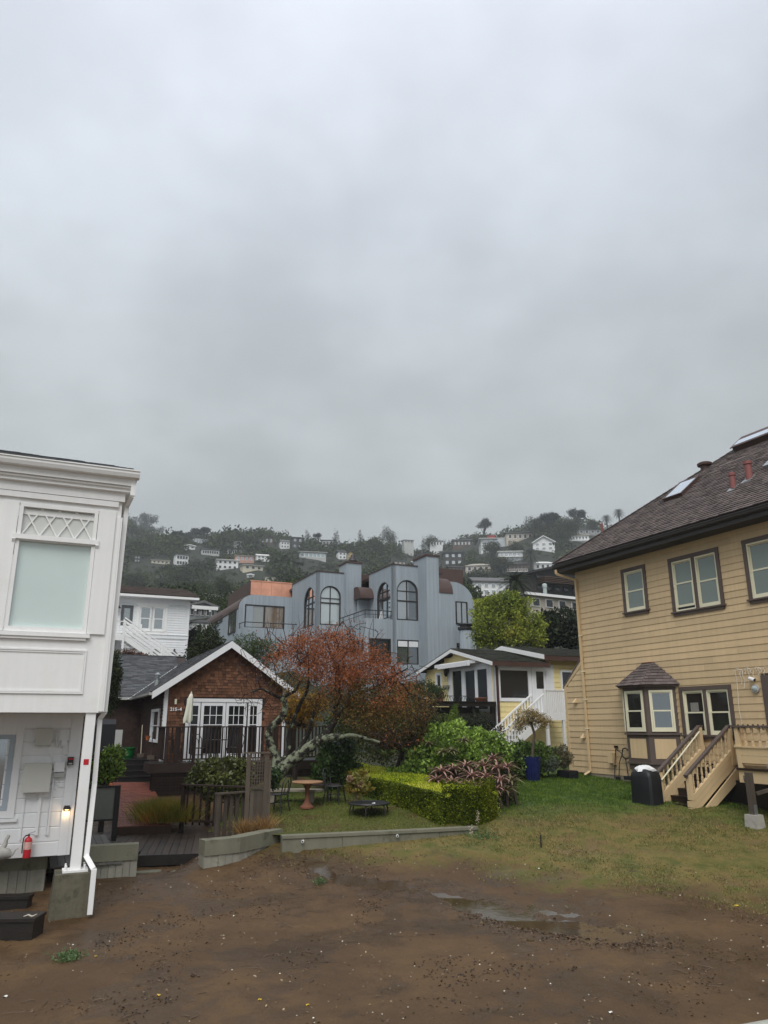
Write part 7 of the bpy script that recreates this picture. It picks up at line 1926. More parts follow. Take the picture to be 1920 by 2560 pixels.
# beige house with dark hip roof, close behind the tan house
t, fr, (x0, x1, z0, z1, we, D_) = hill_house(1316, 1460, 1476, 1532, 'beige', 'dark', 'hip', 'beige bungalow with a dark hip roof left of the tan house', 1, 4, az=60, Y=72, depth=.6)
obj('fascia', MB().box(x0 - .7, x1 + .7, -.8, -.7, we - .1, we + .15), white, t, fr.M)
obj('chimney', MB().lathe([(.2, 0), (.2, 1.5), (.25, 1.5), (.25, 1.8), (.14, 1.9)], (fr.at(1436, 1500)[0] - 1.5, D_ * .5, we), 14), mat('pale_aqua_flue', (.45, .52, .5), .6, .05, 2), t, fr.M)
# big dark brown gabled house above it
t, fr, (x0, x1, z0, z1, we, D_) = hill_house(1330, 1475, 1412, 1486, 'dark', 'dark', 'gable', 'large dark brown shingled house with a broad gable behind the beige bungalow', 2, 6, az=64, Y=100, depth=.5)
for k in range(5): obj('balcony', MB().box(x0 + 1, x1 - 1, -1.6, -.2, z0 + (we - z0) * .46 + k * .22, z0 + (we - z0) * .46 + k * .22 + .1), hm_('brown', HCOL['brown']), t, fr.M) if k < 4 else None
# peaked house with a glass gable at the left
t, fr, (x0, x1, z0, z1, we, D_) = hill_house(468, 541, 1501, 1548, 'grey', 'grey', 'gable', 'house with a glazed white-framed gable between the white house and the blue house', 1, 5, az=62, Y=88, depth=.9)
m_ = (x0 + x1) / 2
gg = obj('gable_window', MB().prism([(x0 + .8, we + .1), (x1 - .8, we + .1), (m_, z1 - 1.0)], 'y', -.12, -.02), g_grey, t, fr.M)
mb = MB()
for f in (-.5, -.18, .18, .5): xx = m_ + (x1 - x0) / 2 * f; mb.box(xx - .12, xx + .12, -.2, -.121, we, z1 - 1.0 - abs(f) * (z1 - we) * .8)
mb.box(x0 + .2, x1 - .2, -.2, -.121, we - .2, we + .1).box(x0 + .2, x1 - .2, -1.2, -1.0, z0 + 1, z0 + 1.4)
obj('mullion', mb, white, gg, fr.M)
# far-off utility roof at the left: low grey house under the white one
hill_house(480, 560, 1541, 1590, 'pale', 'dark', 'hip', 'grey-roofed white house squeezed between the clapboard house and the blue house', 1, 3, az=62, Y=66, depth=.5)

# hillside woods (one mass) and the trees that can be told apart
def ok_site(x, y, pad=1.0):
 m = np.ones(x.shape)
 for sx, sy, r_, z0, z1 in hill_sites:
  d = math.hypot(sx, sy); ux, uy = sx / d, sy / d
  a = (x - sx) * ux + (y - sy) * uy; b = -(x - sx) * uy + (y - sy) * ux
  m = np.where((np.abs(b) < r_ + 1.2) & (a > -r_ * .5 - 3) & (a < r_ * 2.2), 0, np.where((np.abs(b) < r_ + 1.2) & (a > -90) & (a <= 0), np.minimum(m, np.clip(.10 - a / 90 * .8, .10, .7)), m))
 return m
wood_cols = [S(24, 34, 20, .95), S(40, 53, 26, .95), S(60, 72, 34, .95), S(84, 88, 46, .95)]
woodm = leafm('hillside_wood_foliage', wood_cols, ns=.035, rough=.85, transl=.12, var=.12, isl=.45, spec=.1)
def woods():
 rg = np.random.default_rng(5); PP = []; SS = []
 n = 5600
 y = np.concatenate([70 + 125 * rg.random(1250), 225 + 300 * rg.random(n * 3)]); q = rg.uniform(-.56, .44, len(y)); x = q * y
 k_ = ok_site(x, y); m = (k_ > 0) & (vnoise(x, y, .02, 3) + .75 > rg.random(len(x)) * .9)
 o_ = np.concatenate([np.flatnonzero(m & (y < 200)), rg.permutation(np.flatnonzero(m & (y > 200)))[:n - 1200]]); x, y, k_ = x[o_], y[o_], k_[o_]; z = hill(x, y)
 hgt = rg.uniform(2.0, 7.0, len(x)) * (1 + .5 * vnoise(x, y, .03, 8)) * k_
 hgt = np.where(y < 200, hgt * .5, hgt)
 r_ = np.maximum(hgt * rg.uniform(.6, .9, len(x)) * np.where(y < 200, 1.7, 1), 1.2)
 for i in range(len(x)):
  k = int((620 if y[i] < 200 else 92) * (.5 + .5 * k_[i]))
  d = rg.normal(size=(k, 3)); d /= np.linalg.norm(d, axis=1)[:, None]; d[:, 2] = np.abs(d[:, 2]) * .9 + .02
  rr = (.7 + .38 * rg.random((k, 1))) * (1 + .18 * np.sin(d[:, :1] * 6 + i) + .15 * np.sin(d[:, 1:2] * 9))
  PP.append(np.array([x[i], y[i], z[i] + hgt[i] * .10]) + d * rr * [r_[i], r_[i], hgt[i] * .85]); SS.append(np.full(k, .25 * r_[i] * (110 / k) ** .5))
 P = np.concatenate(PP); s = np.concatenate(SS)
 V, F = leafcloud(P, s * rg.uniform(.6, 1.3, len(s)), rg, up=.15, asp=.75, fold=.3)
 return npmesh('hillside_woods', V, F, woodm)
tag(obj('hillside_woods', woods()), 'dark evergreen woods and scrub covering the hill between the houses', 'woods', kind='stuff')
def shade(name, a, b, c, ns=.5, **k): return leafm(name, [a, b, c], ns=ns, **k)
fm_cyp = shade('dark_conifer_foliage', S(20, 30, 22, .9), S(30, 42, 30, .9), S(44, 56, 36, .9), ns=.15, transl=.1, rough=.85)
fm_euc = shade('grey_green_eucalyptus_foliage', S(40, 50, 42, .9), S(58, 68, 54, .9), S(78, 84, 66, .9), ns=.15, transl=.15, rough=.8)
fm_rnd = shade('olive_round_tree_foliage', S(34, 44, 22, .9), S(50, 60, 28, .9), S(74, 80, 40, .9), ns=.2, transl=.2, rough=.8)
def far_tree(px, pyt, pyb, wpx, kind, label, group=None, Y=None, m=None):
 P = (hit(px, pyb) if Y is None else atY(px, pyb, Y))
 if P is None: P = atY(px, pyb, 430)
 Yd = P.y; g__ = 0; top = atY(px, pyt, Yd); Hh = top.z - P.z; z0 = gz(P.x, P.y) - 1; z0 = min(z0, P.z)
 wd = wpx / FPX * Yd * 1.05 / 2
 rg = np.random.default_rng(int(px * 7 + pyt))
 t = thing(kind + '_tree' if kind != 'palm' else 'palm_tree', label, 'tree' if kind != 'palm' else 'palm', loc=(P.x, P.y, z0), group=group)
 mb = MB(); c = np.array([P.x, P.y, 0.0]); Lb = []
 if kind == 'palm':
  mb.tube([(P.x, P.y, z0), (P.x + wd * .05, P.y, top.z - wd * .55)], [wd * .13, wd * .10], 7); obj('trunk', mb, bark, t, ID)
  fm = bpy.data.materials.get('palm_frond') or mat('palm_frond', S(48, 58, 34, .9), .7, .2, 2, isl=.3)
  Vs = []; Fs = []; n0 = 0
  for i in range(46):
   a = i * 2.39996; el = -.75 + 2.2 * (i / 46) ** .8; el = 1.35 - 2.1 * (i / 46)
   dh = np.array([math.cos(a), math.sin(a)]); L_ = wd * rg.uniform(.95, 1.15)
   prev = None
   for s in range(9):
    u = s / 8; r_ = L_ * (u * math.cos(el) + .12 * u); zz = L_ * (u * math.sin(el) - .55 * u * u)
    pt = np.array([P.x + dh[0] * r_ * .9, P.y + dh[1] * r_ * .9, top.z - wd * .45 + zz])
    if prev is not None:
     side = np.array([-dh[1], dh[0], 0]); lw = L_ * .17 * math.sin(math.pi * min(.98, u * .9 + .08)) + .001
     for sg in (-1, 1):
      for k2 in range(2):
       b0 = prev + (pt - prev) * k2 / 2; b1 = prev + (pt - prev) * (k2 + .7) / 2
       tip = b0 + side * sg * lw + np.array([0, 0, -lw * .45]) + (pt - prev) * .9
       Vs += [b0, b1, tip]; Fs.append((n0, n0 + 1, n0 + 2)); n0 += 3
    prev = pt
  obj('crown', npmesh('crown', np.array(Vs), np.array(Fs), fm, 3), None, t, ID); return t
 if kind == 'umbrella':
  for k in range(9): a = rg.random() * 6.28; r_ = wd * .62 * math.sqrt(rg.random()); Lb.append((P.x + r_ * math.cos(a), P.y + r_ * math.sin(a), z0 + (top.z - z0) * rg.uniform(.74, .90), wd * .36, wd * .36, Hh * .13))
 elif kind == 'conifer':
  n = 9
  for k in range(n): f = k / (n - 1); r_ = wd * (1 - f) ** .8 * (.85 + .3 * rg.random()) + wd * .07; Lb.append((P.x + rg.normal() * wd * .12, P.y, z0 + (top.z - z0) * (.12 + .83 * f), r_, r_, (top.z - z0) * .075))
 elif kind == 'eucalyptus':
  for k in range(13): a = rg.random() * 6.28; f = rg.random(); r_ = wd * .75 * math.sqrt(rg.random()) * (1 - .3 * f); Lb.append((P.x + r_ * math.cos(a), P.y + r_ * math.sin(a), z0 + (top.z - z0) * (.45 + .48 * f), wd * rg.uniform(.22, .36), wd * .3, Hh * rg.uniform(.08, .14)))
 else:
  for k in range(8): a = rg.random() * 6.28; r_ = wd * .5 * math.sqrt(rg.random()); Lb.append((P.x + r_ * math.cos(a), P.y + r_ * math.sin(a), z0 + (top.z - z0) * rg.uniform(.45, .72), wd * .52, wd * .52, (top.z - z0) * .26))
 n = {'umbrella': 2600, 'conifer': 2000, 'eucalyptus': 2400, 'round': 2800}[kind]
 if wpx > 70: n = int(n * 1.6)
 Pts = lobes(n, Lb, rg, .35); sz = wd * {'umbrella': .12, 'conifer': .12, 'eucalyptus': .10, 'round': .12}[kind] * (1500 / n) ** .5
 m = m or {'umbrella': fm_cyp, 'conifer': fm_cyp, 'eucalyptus': fm_euc, 'round': fm_rnd}[kind]
 foliage('crown', t, Pts, sz * rg.uniform(.7, 1.3, n), m, rg, up=.1, asp=.7)
 mb.tube([(P.x, P.y, z0), (P.x + wd * .06, P.y, z0 + (top.z - z0) * .6)], [wd * .07, wd * .04], 6)
 for l in Lb[::(1 if kind in ('umbrella', 'eucalyptus') else 3)]: mb.tube([(P.x + wd * .04, P.y, z0 + (top.z - z0) * .35), (l[0], l[1], l[2])], [wd * .035, wd * .012], 4, cap=False)
 obj('trunk', mb, bark, t, ID); return t
FT = [
 (352, 1288, 1372, 92, 'eucalyptus', 'tall misty eucalyptus with an open crown at the left end of the ridge', 610), (392, 1312, 1372, 60, 'eucalyptus', 'thin misty eucalyptus right of the tallest one', 590),
 (306, 1322, 1374, 70, 'round', 'pale misty tree mass against the white house corner', 600), (372, 1328, 1392, 44, 'round', 'dark rounded tree standing in the mist below the eucalyptuses', 380),
 (455, 1328, 1362, 54, 'umbrella', 'flat-crowned tree on the ridge left of the dark flat-roofed house', 420), (505, 1321, 1358, 62, 'umbrella', 'widest umbrella-crowned tree on the left ridge', 425), (470, 1332, 1360, 40, 'umbrella', 'small umbrella-crowned tree between its two wider neighbours', 430),
 (558, 1324, 1378, 50, 'round', 'big dark round tree breaking the ridge line at the left', None), (635, 1334, 1374, 32, 'conifer', 'blunt dark conifer right of the grey hip-roofed house', None), (608, 1340, 1356, 20, 'conifer', 'tiny pointed conifer behind the grey hip roof', None),
 (768, 1319, 1378, 34, 'conifer', 'tall dark conifer left of the flat-topped ridge tree', None), (795, 1332, 1366, 30, 'umbrella', 'flat-topped tree beside the tall ridge conifer', None), (838, 1321, 1356, 30, 'conifer', 'triangular conifer at the middle of the ridge', None),
 (901, 1318, 1364, 30, 'conifer', 'layered dark conifer above the blue house chimney', None), (973, 1313, 1364, 48, 'round', 'round-topped tree standing out of the ridge right of the conifer', None), (940, 1334, 1400, 60, 'round', 'broad dark tree below the ridge above the left chimney', None),
 (1075, 1337, 1372, 60, 'round', 'low broad tree on the saddle of the ridge', None), (1057, 1333, 1352, 14, 'conifer', 'small pointed tree at the top of the saddle', None),
 (1209, 1299, 1352, 54, 'umbrella', 'lone wind-shaped cypress left of the white and red house', None), (1200, 1338, 1362, 46, 'round', 'olive bush below the lone cypress', None),
 (1375, 1278, 1345, 74, 'umbrella', 'large spreading cypress on the right-hand knoll', None), (1338, 1288, 1345, 56, 'round', 'dark tree left of the spreading cypress', None), (1446, 1272, 1330, 56, 'umbrella', 'flat-topped pine left of the two skyline palms', None),
 (1420, 1292, 1350, 70, 'round', 'dense tree beneath the flat-topped pine', None), (1405, 1312, 1362, 60, 'round', 'green tree right of the tall white gabled house', None), (1484, 1297, 1334, 40, 'round', 'low dark tree beneath the left skyline palm', None),
 (1518, 1287, 1322, 34, 'palm', 'left of the two palms on the skyline above the tan house roof', None), (1549, 1272, 1312, 36, 'palm', 'right and taller of the two skyline palms', None),
 (1329, 1372, 1434, 52, 'palm', 'palm on the right slope beside the glazed grey house', None), (1292, 1428, 1512, 104, 'palm', 'large palm with arching fronds above the green tree', 62),
 (1253, 1390, 1440, 86, 'round', 'yellow-green tree below the glazed grey house', None), (1195, 1420, 1470, 84, 'round', 'dark green tree behind the right wing of the blue house', None), (1230, 1352, 1390, 60, 'round', 'dark tree left of the glazed grey house', None), (1290, 1352, 1384, 50, 'round', 'dark tree below the white and red house', None),
 (1150, 1430, 1475, 60, 'round', 'dark tree touching the copper parapet of the blue house', None), (560, 1440, 1500, 60, 'round', 'tree on the slope above the glass-fronted gable', None), (450, 1415, 1470, 70, 'round', 'dark tree above the clapboard house roof', None),
 (330, 1430, 1480, 70, 'round', 'misty dark tree just above the clapboard house roof at the left', None), (700, 1410, 1450, 60, 'round', 'dark tree left of the blue house coping', None), (400, 1440, 1478, 50, 'round', 'low tree behind the clapboard house ridge', None),
]
for a in FT: far_tree(*a[:6], Y=a[6], group=('trees on the hillside'))
yg = leafm('yellow_green_hill_foliage', [S(50, 56, 22, .9), S(84, 92, 30, .9), S(110, 112, 44, .9)], ns=.3, transl=.25)
# green tree and dark hedge mass between the blue house and the tan house
def near_tree(name, label, lobes_px, Y, n, size, m, base=None, dz=2.5, seed=1, cat='tree', shell=.35, trunk=None, asp=.45, up=.1, extra=None, tm=bark, group=None, hole=0, M_=None):
 """lobes_px: (px, py, rx_px, ry_px, dY) -> ellipsoids of real depth"""
 rg = np.random.default_rng(seed); L_ = []
 for px, py, rx, ry, dY in lobes_px:
  y = Y + dY; c = atY(px, py, y); k = y * 1.06 / FPX; L_.append((c.x, c.y, c.z, rx * k, (rx + ry) / 2 * k * .9, ry * k))
 b = base or atY(lobes_px[0][0], max(l[1] + l[3] for l in lobes_px), Y)
 t = thing(name, label, cat, loc=(b[0], b[1], gz(b[0], b[1]) if base is None else b[2]), group=group)
 P = lobes(n, L_, rg, shell)
 if hole: P = P[(vnoise(P[:, 0] + P[:, 1] * .5, P[:, 2], hole, seed) + rg.normal(size=len(P)) * .12) > -.16]
 foliage('crown' if cat == 'tree' else 'foliage', t, P, size * rg.uniform(.6, 1.3, len(P)), m, rg, up=up, asp=asp)
 if trunk:
  nodes = [(np.array([b[0], b[1], t.matrix_basis.translation.z]), -1), (np.array([b[0], b[1], t.matrix_basis.translation.z + trunk * .5]), 0)]
  tg = lobes(46, L_, rg, .1); PP, par, cnt = grow(nodes, tg, rg, seg=.5)
  mb = MB(); rad = [.008 + .012 * c ** .62 for c in cnt]; limb_mesh(mb, PP, par, rad, 5); obj('trunk', mb, tm, t, ID)
 return t
gt = leafm('fresh_green_leaf', [S(56, 70, 24, 1.0), S(110, 124, 42, 1.15), S(146, 154, 58, 1.15), S(160, 144, 66, 1.1)], ns=.45, rough=.6, transl=.35, isl=.35)
near_tree('green_tree', 'bushy yellow-green tree right of the blue house', [(1262, 1560, 74, 62, 0), (1225, 1528, 42, 36, .5), (1290, 1520, 44, 34, -.3), (1320, 1572, 44, 42, .3), (1212, 1590, 38, 34, -.4), (1345, 1598, 26, 22, 0), (1258, 1500, 30, 20, .2)], 46, 27000, .185, gt, dz=3, seed=4, trunk=4, hole=.9)
dh_ = leafm('dark_hedge_leaf', [S(16, 24, 14), S(28, 38, 18), S(42, 52, 24)], ns=.5, rough=.7, transl=.15, isl=.3)
near_tree('hedge_tree', 'dark green bank of trees between the green tree and the tan house', [(1400, 1572, 60, 46, 0), (1362, 1580, 40, 42, 1), (1440, 1580, 50, 44, -1), (1480, 1570, 60, 50, 1)], 48, 10000, .28, dh_, seed=6)
near_tree('garden_shrub', 'olive shrub at the foot of the blue house left wing', [(522, 1612, 34, 42, 0), (500, 1640, 34, 30, 0), (548, 1640, 26, 26, 0)], 42, 6000, .17, fm_rnd, seed=8, cat='shrub')
near_tree('garden_shrub', 'dark shrub between the clapboard house and the blue house', [(484, 1625, 22, 50, 0)], 46, 2500, .2, dh_, seed=9, cat='shrub')
near_tree('garden_shrub', 'green shrub rising behind the cottage ridge below the balcony', [(620, 1618, 44, 30, 0), (662, 1632, 40, 36, 1), (590, 1640, 40, 30, 0)], 38, 7000, .13, leafm('mid_green_feathery_leaf', [S(38, 50, 20), S(66, 84, 34), S(88, 104, 50)], ns=.6, transl=.3), seed=10, cat='shrub', asp=.25)
near_tree('flowering_shrub', 'pinkish shrub at the foot of the white outside stair', [(315, 1640, 30, 14, 0), (350, 1644, 24, 12, 0), (290, 1650, 20, 20, 0)], 38, 2600, .12, leafm('pink_brown_leaf', [S(60, 52, 36), S(100, 70, 60), S(120, 96, 84)], ns=1.5, transl=.2), seed=11, cat='shrub')
near_tree('tall_shrub', 'dark evergreen shrub between the white house corner and the cottage roof', [(284, 1690, 18, 50, 0), (276, 1740, 20, 40, 0), (270, 1650, 20, 30, 0)], 30, 4500, .11, fm_rnd, seed=12, cat='shrub')
near_tree('clipped_hedge', 'rounded dark green hedge in front of the black deck', [(1058, 1722, 46, 18, 0), (1020, 1726, 40, 20, 0), (1085, 1735, 26, 18, -.5)], 31, 8000, .07, leafm('hedge_leaf_dark', [S(28, 40, 18), S(46, 62, 26), S(64, 80, 34)], ns=1.5, transl=.2), seed=13, cat='hedge')
# the old fruit tree with autumn leaves
def tpt(px, py, dy=0.0): p = atY(px, py, 23.0 + dy); return np.array(p)
nodes = []; rad0 = []
def chain(pts, parent=None):
 """pts: (px, py, dy, r); returns index list"""
 ids = []; prev = parent
 for px, py, dy, r_ in pts:
  nodes.append((tpt(px, py, dy), -1 if prev is None else prev)); rad0.append(r_); prev = len(nodes) - 1; ids.append(prev)
 return ids
main = chain([(672, 1998, 0, .23), (680, 1965, 0, .20), (692, 1938, 0, .19), (716, 1912, 0, .175), (745, 1890, 0, .16), (775, 1868, -.1, .15), (800, 1850, -.1, .135)])
left = chain([(690, 1915, .15, .13), (690, 1890, .2, .125), (680, 1868, .2, .12), (672, 1845, .2, .12), (676, 1820, .2, .11), (696, 1802, .2, .105), (711, 1780, .2, .10), (713, 1758, .2, .09), (704, 1745, .2, .08)], main[1])
l2 = chain([(690, 1740, .1, .05), (670, 1730, -.1, .04), (652, 1722, -.2, .03), (630, 1730, -.3, .02)], left[-1]); l3 = chain([(722, 1735, .3, .05), (740, 1725, .4, .04), (752, 1700, .5, .03)], left[-1])
mid = chain([(712, 1895, .5, .09), (722, 1870, .6, .08), (722, 1840, .6, .07), (734, 1800, .6, .065), (748, 1765, .6, .06), (768, 1725, .5, .045), (772, 1680, .4, .03), (770, 1630, .3, .02)], main[2])
r1 = chain([(828, 1843, -.2, .10), (855, 1842, -.3, .08), (880, 1838, -.4, .06), (915, 1846, -.5, .05), (950, 1856, -.6, .035)], main[-1])
r2 = chain([(820, 1828, 0, .10), (838, 1800, .1, .09), (838, 1770, .2, .07), (850, 1735, .2, .06), (842, 1690, .2, .045), (830, 1640, .1, .03), (812, 1590, .1, .018)], main[-1])
r3 = chain([(870, 1760, .3, .05), (900, 1735, .2, .045), (945, 1715, .1, .035), (985, 1690, 0, .025), (1020, 1670, 0, .018)], r2[1])
r4 = chain([(760, 1850, .4, .06), (775, 1815, .5, .055), (785, 1780, .7, .05), (800, 1740, .8, .04)], main[4])
tree = thing('autumn_tree', 'old crooked fruit tree with lichen-covered limbs and orange-red autumn leaves', 'tree', loc=tuple(tpt(672, 2000)))
rg = np.random.default_rng(21)
def limbs_tube(ids, first=None):
 pts = ([nodes[first][0]] if first is not None else []) + [nodes[i][0] for i in ids]; rr = ([rad0[first] * .8] if first is not None else []) + [rad0[i] for i in ids]
 # smooth by subdividing with Catmull-Rom
 out = []; ro = []
 for i in range(len(pts) - 1):
  p0, p1, p2, p3 = pts[max(i - 1, 0)], pts[i], pts[i + 1], pts[min(i + 2, len(pts) - 1)]
  for k in range(4):
   t = k / 4; out.append(.5 * ((2 * p1) + (-p0 + p2) * t + (2 * p0 - 5 * p1 + 4 * p2 - p3) * t * t + (-p0 + 3 * p1 - 3 * p2 + p3) * t ** 3)); ro.append((rr[i] + (rr[i + 1] - rr[i]) * t) * (1 + rg.normal() * .07))
 out.append(pts[-1]); ro.append(rr[-1]); return out, ro
tb = MB(); tb2 = MB()
for ids, f in ((main, None), (left, main[1]), (l2, left[-1]), (l3, left[-1]), (mid, main[2]), (r1, main[-1]), (r2, main[-1]), (r3, r2[1]), (r4, main[4])):
 o_, r_ = limbs_tube(ids, f); (tb if ids in (main, left, r1) else tb2).tube(o_, r_, 10)
obj('trunk', tb, lichen, tree, ID)
obj('limbs', tb2, darklimb, tree, ID)
Yt = 23.0
crown = [(820, 1655, 120, 70, 0), (760, 1640, 70, 55, -.2), (720, 1655, 50, 45, .2), (880, 1660, 90, 60, .2), (800, 1605, 70, 40, 0), (930, 1690, 80, 55, 0), (960, 1730, 80, 50, -.2), (850, 1720, 90, 40, 0), (985, 1770, 70, 45, 0), (900, 1790, 60, 30, -.3), (740, 1700, 60, 30, 0), (840, 1755, 90, 34, .2), (935, 1800, 80, 36, .2), (1020, 1740, 50, 44, 0)]
thin = [(640, 1660, 50, 60, 0), (650, 1730, 50, 40, 0), (1040, 1780, 50, 60, 0), (1010, 1680, 60, 40, 0), (960, 1840, 60, 30, -.4), (700, 1600, 70, 40, 0), (880, 1585, 70, 40, 0), (1000, 1850, 50, 30, -.3)]
def px_lobes(Ls, Y=Yt):
 out = []
 for px, py, rx, ry, dY in Ls:
  y = Y + dY; c = atY(px, py, y); k = y * 1.06 / FPX; out.append((c.x, c.y, c.z, rx * k, rx * k * 1.1, ry * k))
 return out
targets = list(lobes(430, px_lobes(crown), rg, .2)) + list(lobes(200, px_lobes(thin), rg, .25))
P, par, cnt = grow(nodes, targets, rg, seg=.24, wob=.13)
n0 = len(nodes); rad = [.0042 + .0042 * c ** .55 for c in cnt]
tw = MB()
for i in range(n0, len(P)):
 j = par[i]; tw.tube([P[j], P[i]], [min(rad[j], rad[i] * 1.6), rad[i]], 4, cap=False)
obj('twigs', tw, twigm, tree, ID)['kind'] = 'stuff'
# bare shoots sticking up out of the crown
sh = MB()
for k in range(46):
 px = rg.uniform(640, 940); a = tpt(px, rg.uniform(1590, 1640), rg.uniform(-1, 1)); b = a + np.array([rg.normal() * .2, rg.normal() * .15, rg.uniform(.35, 1.0)]); m_ = (a + b) / 2 + rg.normal(size=3) * .04
 sh.tube([a, m_, b], [.008, .006, .003], 4, cap=False)
for k in range(60):
 a = tpt(rg.uniform(600, 680), rg.uniform(1640, 1780), rg.uniform(-.6, .6)); b = a + rg.normal(size=3) * .28; sh.tube([a, (a + b) / 2 + rg.normal(size=3) * .05, b], [.008, .006, .003], 4, cap=False)
for k in range(50):
 a = tpt(rg.uniform(960, 1060), rg.uniform(1660, 1800), rg.uniform(-.6, .6)); b = a + np.array([rg.uniform(.1, .5), 0, rg.uniform(-.3, .25)]); sh.tube([a, (a + b) / 2 + rg.normal(size=3) * .05, b], [.008, .006, .003], 4, cap=False)
obj('twigs', sh, twigm, tree, ID)['kind'] = 'stuff'
aut = leafm('orange_red_autumn_leaf', [S(84, 60, 34, 1.0), S(132, 80, 48, 1.1), S(160, 98, 58, 1.15), S(134, 80, 58, 1.1), S(104, 88, 40, 1.05)], ns=.9, rough=.6, transl=.35, isl=.35)
aut2 = leafm('russet_green_leaf', [S(48, 46, 24, 1.1), S(88, 72, 34, 1.2), S(120, 90, 42, 1.2), S(76, 82, 34, 1.15)], ns=1.1, rough=.6, transl=.3, isl=.35)
Pa = np.array(P[n0:]); c1 = px_lobes(crown); ins = lobes_in(Pa, c1, 1.1)
Pc = Pa[ins]; Pt = Pa[~ins]
def sprinkle(base, k, s): q = np.repeat(base, k, 0); return q + rg.normal(size=q.shape) * s
L1 = np.concatenate([sprinkle(Pc, 26, .12), lobes(21000, c1, rg, .3)])
L1 = L1[(vnoise(L1[:, 0] + .4 * L1[:, 1], L1[:, 2] + .3 * L1[:, 1], 2.6, 77) + rg.normal(size=len(L1)) * .10) > -.29]
zc = L1[:, 2]; zmid = tpt(850, 1690)[2]
topm = (zc + vnoise(L1[:, 0], L1[:, 2], 1.6, 3) * 1.2 + rg.normal(size=len(zc)) * .18) > zmid - .25
foliage('autumn_leaves', tree, L1[topm], .07 * rg.uniform(.6, 1.3, topm.sum()), aut, rg, up=-.15, asp=.5)
keep = ~topm & (rg.random(len(zc)) < .85)
foliage('russet_leaves', tree, L1[keep], .066 * rg.uniform(.6, 1.3, keep.sum()), aut2, rg, up=-.2, asp=.5)
L2 = sprinkle(Pt[rg.random(len(Pt)) < .6], 3, .09); foliage('autumn_leaves', tree, L2, .07 * rg.uniform(.6, 1.3, len(L2)), aut, rg, up=-.2, asp=.5)
# shrubs and beds behind the lawn
lush = leafm('lush_green_leaf', [S(24, 34, 16), S(46, 68, 26, 1.15), S(76, 102, 40, 1.2)], ns=.9, rough=.4, transl=.25, isl=.4, spec=.5)
lushy = leafm('bright_ivy_leaf', [S(48, 62, 26), S(104, 130, 50, 1.25), S(150, 174, 80, 1.35)], ns=.8, rough=.4, transl=.3, isl=.4, spec=.5)
midg = leafm('mixed_green_leaf', [S(30, 36, 18), S(60, 70, 30, 1.15), S(94, 98, 44, 1.2)], ns=.7, rough=.6, transl=.25, isl=.35)
yel = leafm('yellow_autumn_leaf', [S(104, 80, 24, 1.0), S(156, 118, 34, 1.05), S(112, 92, 34, 1.0)], ns=1.2, rough=.6, transl=.35, isl=.3)
redl = leafm('red_brown_autumn_leaf', [S(50, 52, 28, 1.0), S(84, 76, 38, 1.05), S(122, 82, 54, 1.05)], ns=1.1, rough=.6, transl=.3, isl=.35)
near_tree('yellow_leaved_shrub', 'yellow autumn shrub behind the limbs of the old tree', [(740, 1760, 34, 34, 0), (765, 1795, 34, 28, .4), (725, 1795, 22, 20, 0), (790, 1760, 30, 22, .3)], 26.5, 5200, .085, yel, seed=31, cat='shrub', trunk=1.0)
near_tree('camellia_bush', 'glossy dark green camellia bush right of the lattice', [(838, 1905, 44, 44, 0), (850, 1870, 36, 30, .3), (820, 1935, 34, 30, -.2), (868, 1930, 36, 34, .2)], 24.4, 8000, .10, lush, seed=32, cat='shrub', asp=.6, trunk=.6)
near_tree('dark_backdrop_shrub', 'dark green bank of shrubs behind the clipped hedge', [(1000, 1800, 90, 60, 0), (930, 1850, 70, 50, .6), (1060, 1830, 60, 60, .4), (900, 1800, 80, 50, 1.5), (1000, 1880, 70, 40, .2), (860, 1830, 60, 50, 2), (950, 1760, 90, 40, 2)], 27.5, 21000, .10, midg, seed=33, cat='shrub', asp=.5)
near_tree('red_leaved_shrub', 'red-brown leaved shrub drooping over the dark greenery', [(990, 1850, 60, 26, 0), (1040, 1820, 34, 40, 0), (940, 1838, 40, 20, 0), (1068, 1770, 26, 34, 0)], 24.6, 3600, .09, redl, seed=34, cat='shrub', trunk=1.2)
near_tree('conical_conifer', 'small bright green conical conifer before the black deck', [(1136, 1782, 10, 14, 0), (1130, 1800, 16, 16, 0), (1124, 1822, 22, 18, 0), (1118, 1846, 26, 20, 0), (1140, 1768, 6, 8, 0)], 29, 6000, .06, leafm('bright_conifer', [S(50, 70, 22), S(96, 120, 40, 1.1), S(124, 140, 56, 1.1)], ns=2, transl=.3), seed=35, asp=.3, up=.6, trunk=.5)
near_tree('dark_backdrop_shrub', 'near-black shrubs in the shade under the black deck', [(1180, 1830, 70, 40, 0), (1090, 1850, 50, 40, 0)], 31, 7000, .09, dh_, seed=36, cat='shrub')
near_tree('ivy_mound', 'mound of bright green ivy and creepers beside the aloes', [(1130, 1862, 64, 46, 0), (1190, 1868, 66, 42, .3), (1075, 1900, 50, 40, -.3), (1230, 1890, 44, 34, 0), (1050, 1930, 44, 30, -.5), (1150, 1910, 70, 34, -.4), (1000, 1945, 40, 20, -.6)], 24.6, 19000, .09, lushy, seed=37, cat='shrub', asp=.85, shell=.75, up=.3)
near_tree('green_shrub', 'leafy green shrubs around the blue pot', [(1290, 1905, 44, 30, 0), (1350, 1895, 36, 34, .5), (1245, 1915, 30, 24, -.6), (1310, 1880, 50, 22, 1)], 27, 8500, .10, leafm('fresh_garden_leaf', [S(40, 54, 26), S(76, 98, 42, 1.2), S(108, 128, 58, 1.25)], ns=1, rough=.5, transl=.3, isl=.35), seed=38, cat='shrub', asp=.7)
